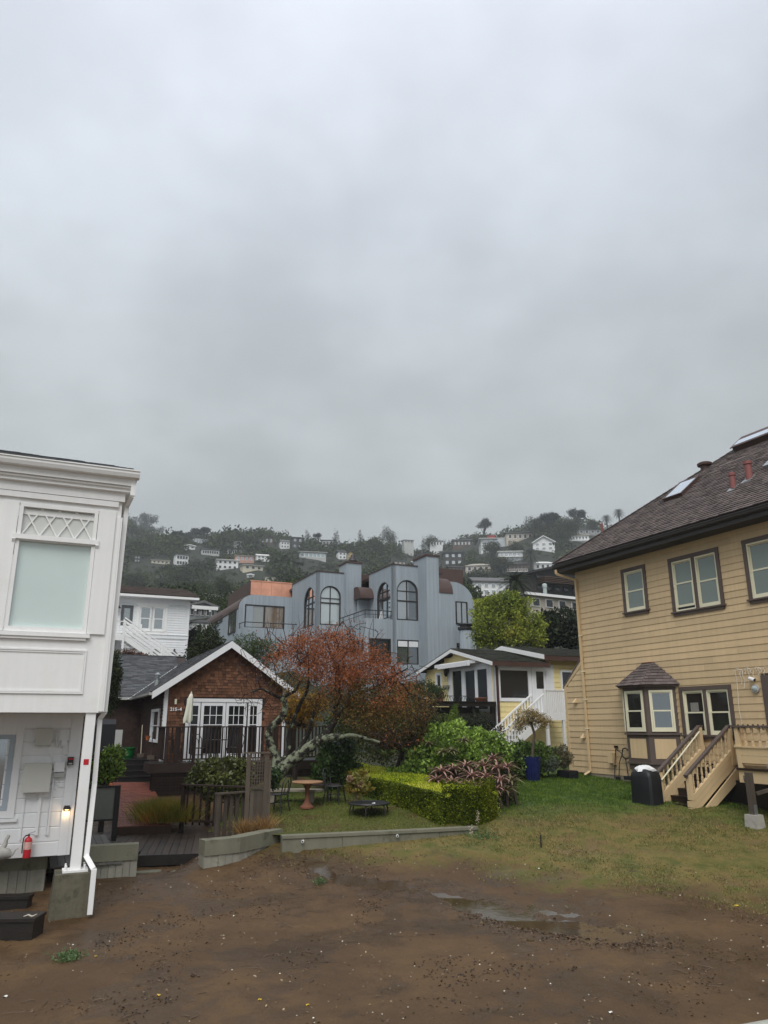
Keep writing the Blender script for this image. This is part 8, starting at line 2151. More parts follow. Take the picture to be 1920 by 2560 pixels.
near_tree('round_shrub', 'round brown-green clipped bush beside the tan house corner', [(1405, 1894, 24, 24, 0)], 27.6, 3000, .06, leafm('olive_brown_small_leaf', [S(60, 56, 36), S(92, 86, 58, 1.1), S(112, 104, 78, 1.1)], ns=2, transl=.2), seed=39, cat='shrub', shell=.7)
near_tree('grey_shrub', 'small silvery shrub left of the round clipped bush', [(1378, 1912, 16, 18, 0)], 27.2, 1500, .06, leafm('silver_leaf', [S(76, 84, 72), S(104, 114, 96), S(124, 130, 112)], ns=2, transl=.2), seed=40, cat='shrub')
q = onz(1418, 1938, 1.45); pb_ = thing('planter_box', 'black planter at the corner of the tan house', 'planter', loc=(q.x, q.y - .3, 1.2), az=154); obj('box', MB().box(-.4, .25, -.2, .2, 0, .42), blackcover, pb_); obj('soil', MB().box(-.37, .22, -.17, .17, .421, .43), mortarm, pb_)
near_tree('bed_shrub', 'large-leaved green shrub behind the weathered garden fences', [(520, 1930, 34, 26, 0), (570, 1922, 40, 26, .2), (612, 1930, 26, 26, .3), (490, 1950, 26, 22, -.2), (545, 1965, 50, 30, -.2), (600, 1975, 36, 36, 0)], 22.3, 5200, .12, leafm('olive_large_leaf', [S(40, 46, 22), S(78, 84, 40, 1.2), S(112, 116, 62, 1.25)], ns=1, rough=.4, transl=.3, isl=.4, spec=.5), seed=41, cat='shrub', asp=.6, trunk=.8, shell=.6, hole=1.4)
near_tree('lemon_bush', 'green leafy lemon bush behind the white downpipe', [(262, 1908, 30, 30, 0), (285, 1885, 24, 18, .2), (250, 1940, 30, 26, 0), (292, 1925, 18, 18, .1)], 21.5, 2400, .11, leafm('lemon_leaf', [S(50, 66, 26), S(98, 120, 48, 1.25), S(136, 158, 70, 1.3)], ns=1.2, rough=.4, transl=.35, isl=.35, spec=.5), seed=42, cat='shrub', asp=.5, trunk=.7)
p = atY(277, 1962, 20.9); tag(obj('lemon', MB().lathe([(.0, -.05), (.04, -.03), (.05, 0), (.04, .03), (.0, .05)], tuple(p), 12), mat('orange_fruit', (.7, .2, .08), .5, .1, 4), None, ID), 'orange fruit hanging just above the glass screen', 'fruit')
near_tree('small_shrub', 'small leafy plant at the foot of the trellis gate', [(690, 1935, 12, 14, 0), (685, 1960, 10, 12, 0)], 21, 500, .08, lush, seed=43, cat='shrub', asp=.7)
# spiky agave-like plants among the dark shrubs
yucm = mat('dark_green_sword_leaf', S(44, 66, 36, 1.1), .5, .2, 3, objr=.3, transl=.15)
spiky(922, 1900, 24.0, 1.35, 34, .95, .06, yucm, 'yucca', 'dark green spiky yucca behind the clipped hedge', droop=.35, seed=5)
spiky(1020, 1915, 24.0, 1.3, 22, .7, .05, yucm, 'yucca', 'small spiky plant right of the dark yucca, half hidden by red leaves', droop=.3, seed=6)
pal = mat('pale_green_leaf', S(120, 140, 70, 1.1), .5, .15, 3, objr=.2, transl=.3)
for px, py, lb in ((958, 1885, 'left whorl of pale green leaves above the hedge'), (982, 1882, 'right whorl of pale green leaves above the hedge')): spiky(px, py, 23.4, float(atY(px, py, 23.4).z), 9, .22, .07, pal, 'leaf_whorl', lb, droop=.2, seed=px)
# aloes: every rosette a plant, every leaf a part
alo = [mat('purple_brown_aloe_leaf', S(138, 108, 98, 1.3), .55, .2, 3, objr=.35, transl=.08), mat('green_brown_aloe_leaf', S(118, 112, 82, 1.2), .55, .2, 3, objr=.35, transl=.08)]
AL = [(1104, 1926, 19.9), (1136, 1920, 20.3), (1165, 1912, 20.4), (1208, 1912, 20.4), (1242, 1918, 20.3), (1268, 1915, 20.7), (1092, 1948, 19.7), (1130, 1954, 19.6), (1180, 1938, 19.9), (1216, 1940, 19.9), (1250, 1948, 19.9), (1278, 1948, 20.2), (1155, 1966, 19.5), (1205, 1966, 19.6), (1240, 1972, 19.7), (1266, 1974, 19.9), (1232, 1895, 21.1), (1176, 1958, 19.7), (1160, 1830 + 20, 21.9), (1108, 1878, 21.8), (1130, 1875, 21.9), (1072, 1858, 22.2)]
ALB = ['purple-brown aloe rosette at the left end of the upper row', 'purple-brown aloe rosette second from the left in the upper row', 'aloe rosette third from the left in the upper row', 'aloe rosette right of the middle of the upper row', 'aloe rosette near the right end of the upper row', 'aloe rosette at the right end of the upper row',
 'lowest left aloe rosette just above the hedge top', 'aloe rosette second from the left in the middle row', 'aloe rosette in the very middle of the bed', 'aloe rosette right of the middle rosette', 'aloe rosette in the middle row near the lawn', 'greenish aloe rosette overhanging the lawn at the right', 'low aloe rosette pressed against the hedge', 'low aloe rosette second from the hedge', 'low aloe rosette near the lawn edge', 'greenish low aloe rosette at the lawn edge', 'raised aloe rosette standing above the others at the right', 'aloe rosette tucked between the middle and the low row',
 'greenish aloe rosette at the top of the ivy mound', 'greenish aloe rosette lower left in the ivy mound', 'greenish aloe rosette near the middle of the ivy mound', 'greenish aloe rosette at the upper left of the ivy mound']
for i, (px, py, Y) in enumerate(AL):
 Y += 1.7; p = atY(px, py + 4, Y)
 lb = ALB[i]
 spiky(0, 0, 0, p.z, 20, .50 if i < 18 else .40, .062, alo[1 if i in (15, 11, 18, 19, 20, 21) else 0], 'aloe', lb, droop=.50, loc=np.array(p), seed=50 + i, group='aloe rosettes beside the hedge', up=.95)
stm = MB()
for i, (px, py, Y) in enumerate(AL[:18]):
 p = atY(px, py, Y + 1.75); g_ = gz(p.x, p.y); stm.tube([(p.x + rg.normal() * .1, p.y + .1, g_), tuple(p)], [.05, .035], 6)
tag(obj('aloe_stems', stm, greywood, None, ID), 'woody stems under the aloe rosettes', 'stems', kind='stuff')
near_tree('aloe_underplanting', 'dry dark leaves beneath the aloe rosettes', [(1180, 1960, 80, 36, 0), (1120, 1950, 40, 30, -.2), (1235, 1985, 40, 40, .3), (1258, 1960, 30, 40, .2)], 22.3, 5200, .10, leafm('dry_brown_leaf', [S(34, 26, 20), S(58, 44, 34), S(84, 62, 50)], ns=1.4, transl=.1), seed=44, cat='plants', asp=.3, shell=.6)
# clipped hedge
A = Vector((1.48, 19.75, 0)); d = Vector((-.515, .857, 0)).normalized(); Lh = 7.2
# local frame: origin near end; use u along d, w to the right/back
def hedge():
 rg = np.random.default_rng(77); wdt = 1.7; n = 125000
 nrm = Vector((d.y, -d.x, 0)); 
 u = rg.random(n) * (Lh + .1) - .05; kind = rg.random(n); pts = np.zeros((n, 3)); v = rg.random(n); h = rg.random(n)
 top = 1.52 + u * .05
 W_ = wdt * (1 - .0 * u)
 side = kind < .38; tp = (kind >= .38) & (kind < .84); bk_ = (kind >= .84) & (kind < .89); endc = kind >= .89
 vv = np.where(side, 0, np.where(bk_, 1, v)); hh = np.where(tp, 1, h)
 uu = np.where(endc, 0, u)
 gnd = hill(A.x + d.x * uu, A.y + d.y * uu) + .03
 # rounded near end
 z = gnd + (top - gnd) * hh
 lump = .03 * np.sin(uu * 3.1 + hh * 4) + .02 * np.sin(uu * 7.3 + vv * 5) + .028 * rg.normal(size=n)
 x = (vv * W_) + np.where(side, -lump - .03, 0) + np.where(bk_, lump, 0)
 x = x + np.where(side | bk_, (1 - hh) * .0, 0)
 uo = uu + np.where(endc, -.34 * np.sin(vv * 3.14) + .12 - lump * .7, 0)
 z = z + np.where(tp, lump * .7 - .10 * (2 * vv - 1) ** 6, 0) - np.where(side | bk_ | endc, .0, 0)
 P = np.stack([A.x + d.x * uo + nrm.x * x, A.y + d.y * uo + nrm.y * x, z], 1)
 D = np.zeros((n, 3)); D[tp, 2] = 1; D[side] = -np.array(nrm); D[endc] = -np.array(d); D[bk_] = np.array(nrm)
 D[:, 2] += .35
 return P, D, tp, nrm
P_, D_, tp_, nrm_ = hedge()
hd = thing('box_hedge', 'long clipped hedge with yellow-green top running back from the lawn', 'hedge', loc=(A.x, A.y, .7))
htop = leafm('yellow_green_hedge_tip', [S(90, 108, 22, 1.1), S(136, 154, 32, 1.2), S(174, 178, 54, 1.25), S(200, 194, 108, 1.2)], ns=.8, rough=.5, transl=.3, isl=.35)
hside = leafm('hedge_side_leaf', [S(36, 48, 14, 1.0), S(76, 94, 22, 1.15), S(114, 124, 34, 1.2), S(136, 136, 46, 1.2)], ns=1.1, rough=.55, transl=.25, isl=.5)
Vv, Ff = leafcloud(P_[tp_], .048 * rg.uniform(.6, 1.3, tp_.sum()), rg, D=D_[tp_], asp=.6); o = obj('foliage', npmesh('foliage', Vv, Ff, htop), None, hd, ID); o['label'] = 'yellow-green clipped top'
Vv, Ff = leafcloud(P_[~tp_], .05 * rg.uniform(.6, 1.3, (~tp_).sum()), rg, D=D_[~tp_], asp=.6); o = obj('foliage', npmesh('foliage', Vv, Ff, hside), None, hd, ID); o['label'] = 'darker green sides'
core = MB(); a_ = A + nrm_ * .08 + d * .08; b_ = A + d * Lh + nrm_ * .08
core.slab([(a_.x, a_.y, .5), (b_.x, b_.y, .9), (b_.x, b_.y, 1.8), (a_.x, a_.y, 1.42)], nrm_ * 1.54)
obj('dark_core', core, mat('hedge_inner_dark', (.012, .014, .007), .95, .3, 6), hd, ID)  # solid core coloured dark for the shade inside, blocks the view through
# table, benches, chairs, trampoline, hydrangea
p = onz(767, 2022, 1.02); p = atY(767, 2022, 21.3); zt0 = float(garden_z(p.x, 21.3))
tbt = thing('pedestal_table', 'round orange-brown stone table on a pedestal in the garden', 'table', loc=(p.x, 21.3, zt0))
zt1 = atY(772, 1953, 21.3).z - zt0; rt = 34.5 / FPX * 21.3 * 1.06
obj('tabletop', MB().lathe([(.0, zt1 - .04), (rt * .94, zt1 - .05), (rt, zt1 - .03), (rt, zt1 - .01), (rt * .98, zt1), (0, zt1)], (0, 0, 0), 32), tabletopm, tbt)
obj('pedestal', MB().lathe([(.19, 0), (.19, .04), (.12, .10), (.07, .18), (.055, .35), (.06, zt1 - .2), (.10, zt1 - .12), (.17, zt1 - .05)], (0, 0, 0), 20), terracotta, tbt)
bch = thing('curved_bench', 'pale curved stone bench behind the round table', 'bench', loc=(atY(730, 1990, 22.1).x, 22.1, garden_z(0, 22.1)))
zbn = atY(730, 1972, 22.1).z - float(garden_z(0, 22.1))
def arc_slab(r0, r1, a0, a1, z0, z1, cy):
 mb = MB(); n = 12
 for k in range(n):
  t0, t1 = a0 + (a1 - a0) * k / n, a0 + (a1 - a0) * (k + 1) / n
  q = [(r0 * math.cos(t0), cy + r0 * math.sin(t0)), (r1 * math.cos(t0), cy + r1 * math.sin(t0)), (r1 * math.cos(t1), cy + r1 * math.sin(t1)), (r0 * math.cos(t1), cy + r0 * math.sin(t1))]
  mb.prism(q, 'z', z0, z1)
 return mb
stonem = mat('pale_bench_stone', (.27, .24, .19), .8, .15, 3)
obj('seat', arc_slab(1.35, 1.75, R(60), R(120), zbn - .06, zbn, -1.55), stonem, bch)
for a in (70, 110): obj('leg', MB().box(-.09, .09, -.14, .14, 0, zbn - .061), stonem, bch, bch.matrix_basis @ Matrix.Translation((1.55 * math.cos(R(a)), -1.55 + 1.55 * math.sin(R(a)), 0)))
b2 = thing('dark_bench', 'dark slatted bench right of the round table', 'bench', loc=(atY(810, 2000, 22.3).x, 22.3, garden_z(0, 22.3)))
obj('seat', MB().box(-.5, .45, -.15, .2, .40, .44), cedard, b2)
for sx in (-.45, .1, .4): bx('leg', sx - .02, sx + .02, -.12, -.08, 0, .399, blackmetal, b2); bx('leg', sx - .02, sx + .02, .12, .16, 0, .399, blackmetal, b2)
metal_chair(694, 2015, 20.9, float(garden_z(0, 20.9)), 'garden_chair', 'black bentwood-style chair left of the round table', blackmetal, 200)
metal_chair(836, 2005, 21.9, float(garden_z(0, 21.9)), 'garden_chair', 'black chair in the shade right of the round table', blackmetal, 20)
tp = atY(922, 2035, 20.7); zg_ = float(garden_z(tp.x, 20.7)); zt1 = atY(922, 2008, 20.7).z - zg_; rt = 44 / FPX * 20.7 * 1.06
tr = thing('mini_trampoline', 'small round black trampoline on the garden lawn by the hedge', 'trampoline', loc=(tp.x, 20.7, zg_))
obj('frame', MB().tube([(rt * math.cos(i * math.pi / 16), rt * math.sin(i * math.pi / 16), zt1) for i in range(33)], .028, 7), blackmetal, tr)
obj('mat', MB().lathe([(.0, zt1 - .05), (rt * .8, zt1 - .02), (rt * .82, zt1 - .01), (0, zt1 - .035)], (0, 0, 0), 28), mat('wet_black_mat', (.012, .014, .016), .2, .2, 6, spec=.6), tr)
obj('edge_pad', MB().lathe([(rt * .8, zt1 + .0), (rt * .99, zt1 + .02), (rt * 1.03, zt1 - .0), (rt * .8, zt1 - .012)], (0, 0, 0), 28), blackcover, tr)
for k in range(6): a = k * math.pi / 3 + .4; obj('leg', MB().tube([(rt * .93 * math.cos(a), rt * .93 * math.sin(a), zt1 - .02), (rt * 1.02 * math.cos(a), rt * 1.02 * math.sin(a), zt1 * .5), (rt * 1.02 * math.cos(a), rt * 1.02 * math.sin(a), 0)], .017, 7), blackmetal, tr)
tag(obj('fallen_leaf', MB().slab([(tp.x + .1, 20.6, zg_ + zt1 - .02), (tp.x + .18, 20.62, zg_ + zt1 - .02), (tp.x + .16, 20.72, zg_ + zt1 + .01), (tp.x + .08, 20.68, zg_ + zt1 - .0)], (0, 0, .006)), whitecloth, None, ID), 'pale leaf lying on the right half of the trampoline', 'leaf')
hy = near_tree('hydrangea', 'hydrangea with faded flower heads and bare canes beside the trampoline', [(890, 1950, 18, 14, 0), (905, 1972, 20, 14, -.1), (878, 1972, 14, 12, 0), (908, 1940, 12, 10, 0)], 21.6, 360, .12, leafm('yellowing_hydrangea_leaf', [S(84, 80, 30, 1.1), S(126, 118, 50, 1.1), S(120, 74, 44, 1.1)], ns=2, transl=.35), seed=61, cat='shrub', asp=.7, shell=.6)
hb_ = atY(893, 2012, 21.6); st_ = MB()
for k in range(16):
 e = atY(rg.uniform(872, 916), rg.uniform(1935, 1985), 21.6 + rg.uniform(-.2, .2)); st_.tube([(hb_.x + rg.normal() * .05, hb_.y, float(garden_z(hb_.x, hb_.y)) - .02), ((hb_.x + e.x) / 2 + rg.normal() * .03, 21.6, (hb_.z + e.z) / 2), tuple(e)], [.01, .008, .006], 5)
obj('canes', st_, mat('tan_cane', (.22, .15, .08), .8, .2, 5), hy, ID)
for px, py, m_ in ((874, 1946, 'pink'), (888, 1938, 'g'), (898, 1952, 'g'), (910, 1968, 'g'), (901, 1960, 'pink'), (913, 1946, 'g')):
 c = np.array(atY(px, py, 21.4)); dd_ = rg.normal(size=(90, 3)); dd_ /= np.linalg.norm(dd_, axis=1)[:, None]
 fl_m = bpy.data.materials.get('faded_%s_petal' % m_) or mat('faded_%s_petal' % m_, S(190, 150, 140) if m_ == 'pink' else S(150, 150, 84), .7, .1, 6, transl=.3)
 V_, F_ = leafcloud(c + dd_ * .07, .035, rg, D=dd_, asp=.9); obj('flower_head', npmesh('flower_head', V_, F_, fl_m), None, hy, ID)
# potted tree in the blue pot
bp_ = atY(1332, 1924, 26.6); zg_ = gz(bp_.x, bp_.y)
pt_ = thing('potted_tree', 'small ochre-leaved tree in a fluted blue pot before the white stair', 'tree', loc=(bp_.x, 26.6, zg_))
zr_ = atY(1332, 1892, 26.6).z - zg_; rr = 19.5 / FPX * 26.6 * 1.05
mb = MB(); vs = []; nn = 40
for j, (f, z) in enumerate(((.70, 0), (.80, zr_ * .3), (.95, zr_ * .85), (1.0, zr_), (.88, zr_), (.85, zr_ * .8))):
 for i in range(nn): a = 2 * math.pi * i / nn; r_ = rr * f * (1 + (.04 * math.cos(a * 20) if j < 3 else 0)); vs.append((r_ * math.cos(a), r_ * math.sin(a), z))
mb.add(vs, [(i * nn + k, i * nn + (k + 1) % nn, (i + 1) * nn + (k + 1) % nn, (i + 1) * nn + k) for i in range(5) for k in range(nn)] + [tuple(range(nn))[::-1], tuple(range(5 * nn, 6 * nn))])
obj('pot', mb, blueglaze, pt_, smooth=True)
cr = [(1318, 1792, 28, 18, 0), (1342, 1800, 26, 18, 0), (1302, 1806, 20, 14, 0), (1362, 1806, 18, 16, .1), (1330, 1782, 18, 10, 0), (1296, 1818, 14, 12, 0)]
Lp_ = []
for px, py, rx, ry, dY in cr: c = atY(px, py, 26.6 + dY); k = 26.6 * 1.05 / FPX; Lp_.append((c.x, c.y, c.z, rx * k, rx * k, ry * k))
Pp = lobes(3400, Lp_, rg, .3); foliage('crown', pt_, Pp, .06 * rg.uniform(.6, 1.3, len(Pp)), leafm('ochre_leaf', [S(96, 88, 50, 1.1), S(140, 122, 74, 1.15), S(156, 134, 90, 1.1)], ns=2, transl=.3), rg, up=.3, asp=.45)
nodes2 = [(np.array([bp_.x, 26.6, zg_ + zr_ * .8]), -1), (np.array(atY(1333, 1860, 26.6)), 0), (np.array(atY(1336, 1835, 26.6)), 1), (np.array(atY(1330, 1815, 26.6)), 2)]
PP, par2, cnt2 = grow(nodes2, list(lobes(60, Lp_, rg, .1)), rg, seg=.2, wob=.08); mb = MB(); limb_mesh(mb, PP, par2, [.006 + .0075 * c ** .5 for c in cnt2], 5, 1); obj('trunk', mb, greywood, pt_, ID)
# grasses and weeds
def tuft(px, py, Y, z, n, L_, spread, m, label, name='grass_clump', seed=1):
 rgl = np.random.default_rng(seed); p = atY(px, py, Y); c = np.array([p.x, p.y, z])
 q = np.repeat(c[None], n, 0); q[:, :2] += rgl.normal(size=(n, 2)) * spread; D = rgl.normal(size=(n, 3)) * .22; D[:, 2] = 1; D[:, :2] += (q[:, :2] - c[:2]) * .22 / max(spread, .05)
 D /= np.linalg.norm(D, axis=1)[:, None]; side = np.cross(D, rgl.normal(size=(n, 3))); side /= np.linalg.norm(side, axis=1)[:, None]
 L_ = L_ * rgl.uniform(.5, 1.15, (n, 1)); w_ = .006
 mid = q + D * L_ * .55; tip = q + D * L_ + (D * [1, 1, 0]) * L_ * .3 - np.array([0, 0, 1]) * L_ * .08
 V = np.stack([q - side * w_, q + side * w_, mid + side * w_ * .8, mid - side * w_ * .8, tip], 1).reshape(-1, 3)
 b = np.arange(n)[:, None] * 5; F = np.concatenate([np.concatenate([b, b + 1, b + 2], 1), np.concatenate([b, b + 2, b + 3], 1), np.concatenate([b + 3, b + 2, b + 4], 1)])
 return tag(obj(name, npmesh(name, V, F, m, 3), None, None, ID), label, 'grass')
gg = leafm('green_orange_grass', [S(66, 84, 26, 1.1), S(110, 104, 34, 1.1), S(150, 90, 40, 1.1)], ns=1.5, transl=.2)
tg_ = mat('tawny_grass', S(140, 108, 66, 1.2), .8, .2, 5, isl=.4)
tuft(420, 2010, 21.5, .72, 2600, .55, .34, gg, 'feathery green and orange grass clump beside the brick path', seed=2); tuft(400, 1985, 22.3, .8, 1500, .5, .25, gg, 'second feathery grass clump nearer the cottage', seed=3)
tuft(612, 2085, 18.7, .72, 300, .42, .06, tg_, 'tawny dry grass tuft at the foot of the left trellis post', seed=4); tuft(660, 2078, 18.9, .72, 420, .5, .07, tg_, 'taller tawny dry grass tuft at the right of the trellis gate', seed=5)
wd1 = leafm('weed_green', [S(56, 80, 44, 1.1), S(84, 110, 66, 1.1), S(110, 130, 90, 1.1)], ns=4, transl=.3)
for px, py, n, s, lb in ((168, 2402, 420, .10, 'grey-green weed growing from the brown mud in the lower left'), (798, 2210, 160, .06, 'small green weed in the mud near the middle'), (1210, 2095, 500, .22, 'sparse green weeds at the end of the kerb wall')):
 p = hit(px, py); q = np.array(p)[None] + rg.normal(size=(n, 3)) * [s, s, .02]; q[:, 2] = hill(q[:, 0], q[:, 1]) + rg.random(n) * .09
 V_, F_ = leafcloud(q, .05, rg, up=.4, asp=.35); tag(obj('weed', npmesh('weed', V_, F_, wd1), None, None, ID), lb, 'weed', kind='stuff')
# flowering stalks by the kerb end
for px, py, lb in ((1194, 2062, 'tall pale flowering stalk at the end of the clipped hedge'), (1176, 2074, 'short pale flowering stalk by the kerb end')):
 a = hit(px + 2, py + 38); h_ = .62 if px > 1180 else .4; t = thing('flower_stalk', lb, 'flower', loc=tuple(a)); obj('stem', MB().tube([(0, 0, 0), (.01, 0, h_)], .006, 5), wd1, t)
 q = np.zeros((70, 3)); q[:, 2] = h_ * rg.uniform(.55, 1.05, 70); q[:, :2] = rg.normal(size=(70, 2)) * .02; V_, F_ = leafcloud(q, .03, rg); obj('flowers', npmesh('flowers', V_, F_, mat('cream_petal', (.6, .5, .38), .7, .1, 5)), None, t)
a = hit(1353, 2118); tag(obj('metal_stake', MB().tube([(a.x, a.y, a.z - .1), (a.x, a.y, atY(1352, 2087, a.y).z)], .018, 8), blackmetal, None, ID), 'short dark metal stake standing in the lawn', 'stake')
# lawn blades
def blades():
 rgl = np.random.default_rng(99); n = 210000
 x = rgl.uniform(-4.5, 14, n); y = rgl.uniform(13.4, 28.5, n); t = y + .40 * x
 e = t - 17.75 + 3.2 * vnoise(x, y, 1.1, 21) + 2.2 * vnoise(x, y, 5, 22)
 clump = vnoise(x, y, 3.5, 23) + .5
 m = (e + rgl.normal(size=n) * .5 > 0) & (clump > .10 + .5 * rgl.random(n) * np.clip(1.3 - (y - 16) / 6, 0, 1)) & (x > -2.6 + np.clip(19.2 - y, -9, 9) * -.0)
 inbed = (y > 18.6 + .2 * (x + 2.3)) & (x < 1.5 - (y - 19.75) * .6)
 m &= ~(((x < -2.4) | inbed)) & (sdist(x, y) > .1)
 gl_ = inbed & (x > -4.2) & (y < 24.5) & (rgl.random(n) < .8) & (y > 18.9)
 out = []
 for mk, zf_, h0 in ((m, lambda a, b: hill(a, b), .035), (gl_, garden_z, .03)):
  a, b = x[mk], y[mk]; k = len(a); h_ = h0 * rgl.uniform(.4, 1.5, k) * (1 + .6 * np.clip((b - 20) / 4, 0, 1)); th = rgl.random(k) * 6.28; w_ = .007 * (1 + b * .02)
  z = zf_(a, b) - .005; dx, dy = np.cos(th), np.sin(th); ln = rgl.normal(size=(2, k)) * .02
  V = np.stack([np.stack([a - dx * w_, b - dy * w_, z], 1), np.stack([a + dx * w_, b + dy * w_, z], 1), np.stack([a + ln[0], b + ln[1], z + h_], 1)], 1).reshape(-1, 3); out.append(V)
 V = np.concatenate(out); return npmesh('grass', V, np.arange(len(V)).reshape(-1, 3), ground_material(True), 3)
tag(obj('grass', blades()), 'short patchy grass blades of the lawn', 'grass', kind='stuff')
# debris washed over the mud: dark seaweed, brown leaves, shell fragments, twigs
def debris():
 rgl = np.random.default_rng(123)
 def scatter(n, thr=None, s=1.2, seed=0):
  x = rgl.uniform(-7, 12, n * 4); y = 9 + 10 * rgl.random(n * 4); t = y + .4 * x; m = (t < 19.5) & (np.abs(x) < y * .56 + .5)
  if thr is not None: m &= (vnoise(x, y, s, seed) + .25 * vnoise(x, y, s * 5, seed + 1)) > thr
  x, y = x[m][:n], y[m][:n]; return np.stack([x, y, ground_z(x, y) + .004], 1)
 def flat(P, size, asp, up=0.1, name='', m=None, lift=.3):
  n = len(P); th = rgl.random(n) * 6.28; d = np.stack([np.cos(th), np.sin(th), rgl.normal(size=n) * lift], 1); a = np.stack([-np.sin(th), np.cos(th), rgl.normal(size=n) * lift], 1); s = np.broadcast_to(size, (n,))[:, None]
  c = P; V = np.stack([c - d * s * .5, c - a * s * asp * .5 + np.array([0, 0, .004]), c + d * s * .5, c + a * s * asp * .5 + np.array([0, 0, .008])], 1).reshape(-1, 3)
  return npmesh(name, V, np.arange(4 * n).reshape(-1, 4), m)
 dk = mat('wet_dark_seaweed', (.018, .011, .009), .35, .3, 5, isl=.4); br = mat('brown_dead_leaf', (.10, .062, .035), .6, .3, 5, isl=.5); pl_ = mat('tan_dead_leaf', (.26, .20, .12), .7, .2, 5, isl=.4)
 tag(obj('seaweed', flat(scatter(5200, .33, .8, 31), rgl.uniform(.02, .085, 3800)[:len(scatter(1))] if False else .045, .4, name='seaweed', m=dk, lift=.4), None, None, ID), 'dark scraps of seaweed washed into patches on the mud', 'seaweed', kind='stuff')
 wr = onz(1480, 2330, .02)
 q = SX[6:11]; k = 1900; i = rgl.integers(0, len(q) - 1, k); f = rgl.random(k)[:, None]; c = q[i] + (q[i + 1] - q[i]) * f + rgl.normal(size=(k, 2)) * [.35, .10] + np.array([.15, -.42]); P = np.stack([c[:, 0], c[:, 1], ground_z(c[:, 0], c[:, 1]) + .006], 1)
 P2_ = scatter(3600, .22, 1.1, 41)
 tag(obj('dead_leaves', flat(np.concatenate([P, P2_]), rgl.uniform(.02, .06, len(P) + len(P2_)), .5, name='dead_leaves', m=br), None, None, ID), 'brown dead leaves and chips strewn over the mud and along the puddle', 'debris', kind='stuff')
 P3 = scatter(700, .15, 1.1, 51); tag(obj('leaf_litter', flat(P3, rgl.uniform(.02, .055, len(P3)), .5, name='leaf_litter', m=pl_), None, None, ID), 'tan leaf scraps scattered on the mud', 'debris', kind='stuff')
 # twigs
 mb = MB()
 for p in scatter(170, .05, .9, 61):
  th = rgl.random() * 6.28; L_ = rgl.uniform(.05, .28); d_ = np.array([math.cos(th), math.sin(th), rgl.normal() * .05]); mb.tube([p - d_ * L_ / 2, p + rgl.normal(size=3) * .012 + [0, 0, .008], p + d_ * L_ / 2], [.004, .006, .003], 5)
 tag(obj('twig_litter', mb, mat('washed_up_twig', (.13, .09, .06), .8, .3, 5), None, ID), 'thin washed-up twigs lying on the mud', 'twigs', kind='stuff')
 # pebbles and shell bits: low lumps
 sh = MB()
 for p in scatter(230, -.05, .8, 71):
  r_ = rgl.uniform(.005, .014) * (1.6 if rgl.random() < .06 else 1); a0 = rgl.random() * 6; vs = [(p[0] + r_ * math.cos(a0 + t * 1.257) * rgl.uniform(.7, 1.3), p[1] + r_ * math.sin(a0 + t * 1.257) * rgl.uniform(.7, 1.3), p[2]) for t in range(5)] + [(p[0], p[1], p[2] + r_ * .8)]
  sh.add(vs, [(k, (k + 1) % 5, 5) for k in range(5)])
 tag(obj('shell_bits', sh, mat('broken_white_shell', (.62, .58, .50), .5, .1, 8, isl=.3), None, ID), 'small white shell fragments dotted over the mud and lawn', 'shells', kind='stuff')
debris()
shm = mat('white_shell', (.72, .70, .64), .4, .05, 8); ylf = mat('yellow_fallen_leaf', S(190, 160, 50, 1.1), .6, .2, 6)
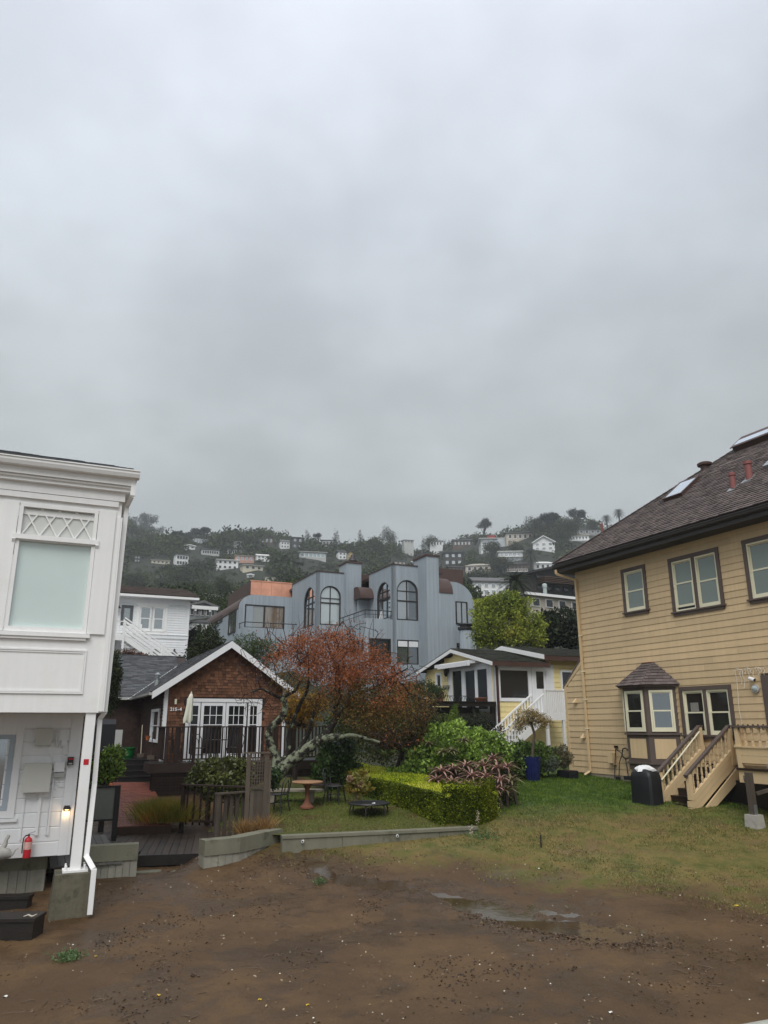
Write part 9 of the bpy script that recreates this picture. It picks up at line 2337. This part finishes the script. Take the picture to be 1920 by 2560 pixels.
for px, py, r_, m_, nm, lb in ((14, 2492, .035, shm, 'shell', 'white shell at the lower left edge of the mud'), (585, 2290, .03, shm, 'shell', 'white shell in the middle left of the mud'), (1348, 2171, .035, shm, 'shell', 'white shell on the lawn edge below the stake'), (1243, 2286, .03, shm, 'shell', 'pair of pale shell pieces beside the puddle'),
 (396, 2490, .03, ylf, 'fallen_leaf', 'yellow leaf among dark scraps near the bottom left'), (650, 2501, .03, ylf, 'fallen_leaf', 'yellow leaf near the bottom centre'), (768, 2512, .028, ylf, 'fallen_leaf', 'pale yellow leaf right of the bottom centre'), (240, 2395, .022, ylf, 'fallen_leaf', 'small yellow leaf right of the lower left weed'), (1842, 2265, .05, ylf, 'fallen_leaf', 'yellow leaf at the right edge of the lawn'), (1526, 2536, .03, shm, 'shell', 'white shell near the bottom right')):
 p = hit(px, py, 8); z = float(ground_z(p.x, p.y)); k = 7; a0 = rnd.random() * 6
 vs = [(p.x + r_ * math.cos(a0 + t * .9) * rnd.uniform(.6, 1.2), p.y + r_ * .8 * math.sin(a0 + t * .9), z + .004 + (.012 if t % 2 else 0)) for t in range(k)] + [(p.x, p.y, z + r_ * .5)]
 tag(obj(nm, MB().add(vs, [(t, (t + 1) % k, k) for t in range(k)] + [tuple(range(k))[::-1]]), m_, None, ID), lb, nm.replace('_', ' '))
# weathered deck rail corner that just enters at the bottom right
q0 = ray(1835, 2562); q1 = ray(1930, 2545)
a = EYE + q0 * 3.2; b = EYE + q1 * 3.2; dd_ = (b - a).normalized()
rail_ = tag(obj('boardwalk_rail', MB().beam(a - dd_ * .15 - Vector((0, 0, .05)), b + dd_ * 1.6 - Vector((0, 0, .05)), .14, .04), mat('lichened_grey_rail', (.30, .30, .26), .9, .2, 8, bump=.4, bs=30, stain=(20, (.45, .47, .38), .5, .7)), None, ID), 'weathered grey timber rail just entering at the bottom right corner', 'rail')
rp_ = bx('post', -.04, .04, -.04, .04, 0, 1, greywood, rail_, Matrix.Translation((b.x + 1.2 * dd_.x, b.y + 1.2 * dd_.y, .2)) @ Matrix.Diagonal((1, 1, b.z - .3, 1)))
# haze
if HAZE > 0:
 hzm = bpy.data.materials.new('haze_air'); hzm.use_nodes = True; nt = hzm.node_tree; nt.nodes.clear()
 out = nt.nodes.new('ShaderNodeOutputMaterial'); pv = nt.nodes.new('ShaderNodeVolumePrincipled'); pv.inputs['Density'].default_value = HAZE; pv.inputs['Color'].default_value = (.86, .90, .92, 1); pv.inputs['Anisotropy'].default_value = .2
 nt.links.new(pv.outputs[0], out.inputs['Volume'])
 hz_ = obj('haze', MB().box(-1100, 1100, -95, 1250, -12, 215), hzm, None, ID); hz_['kind'] = 'stuff'; tag(hz_, 'thin grey mist filling the air over the hillside', 'haze')
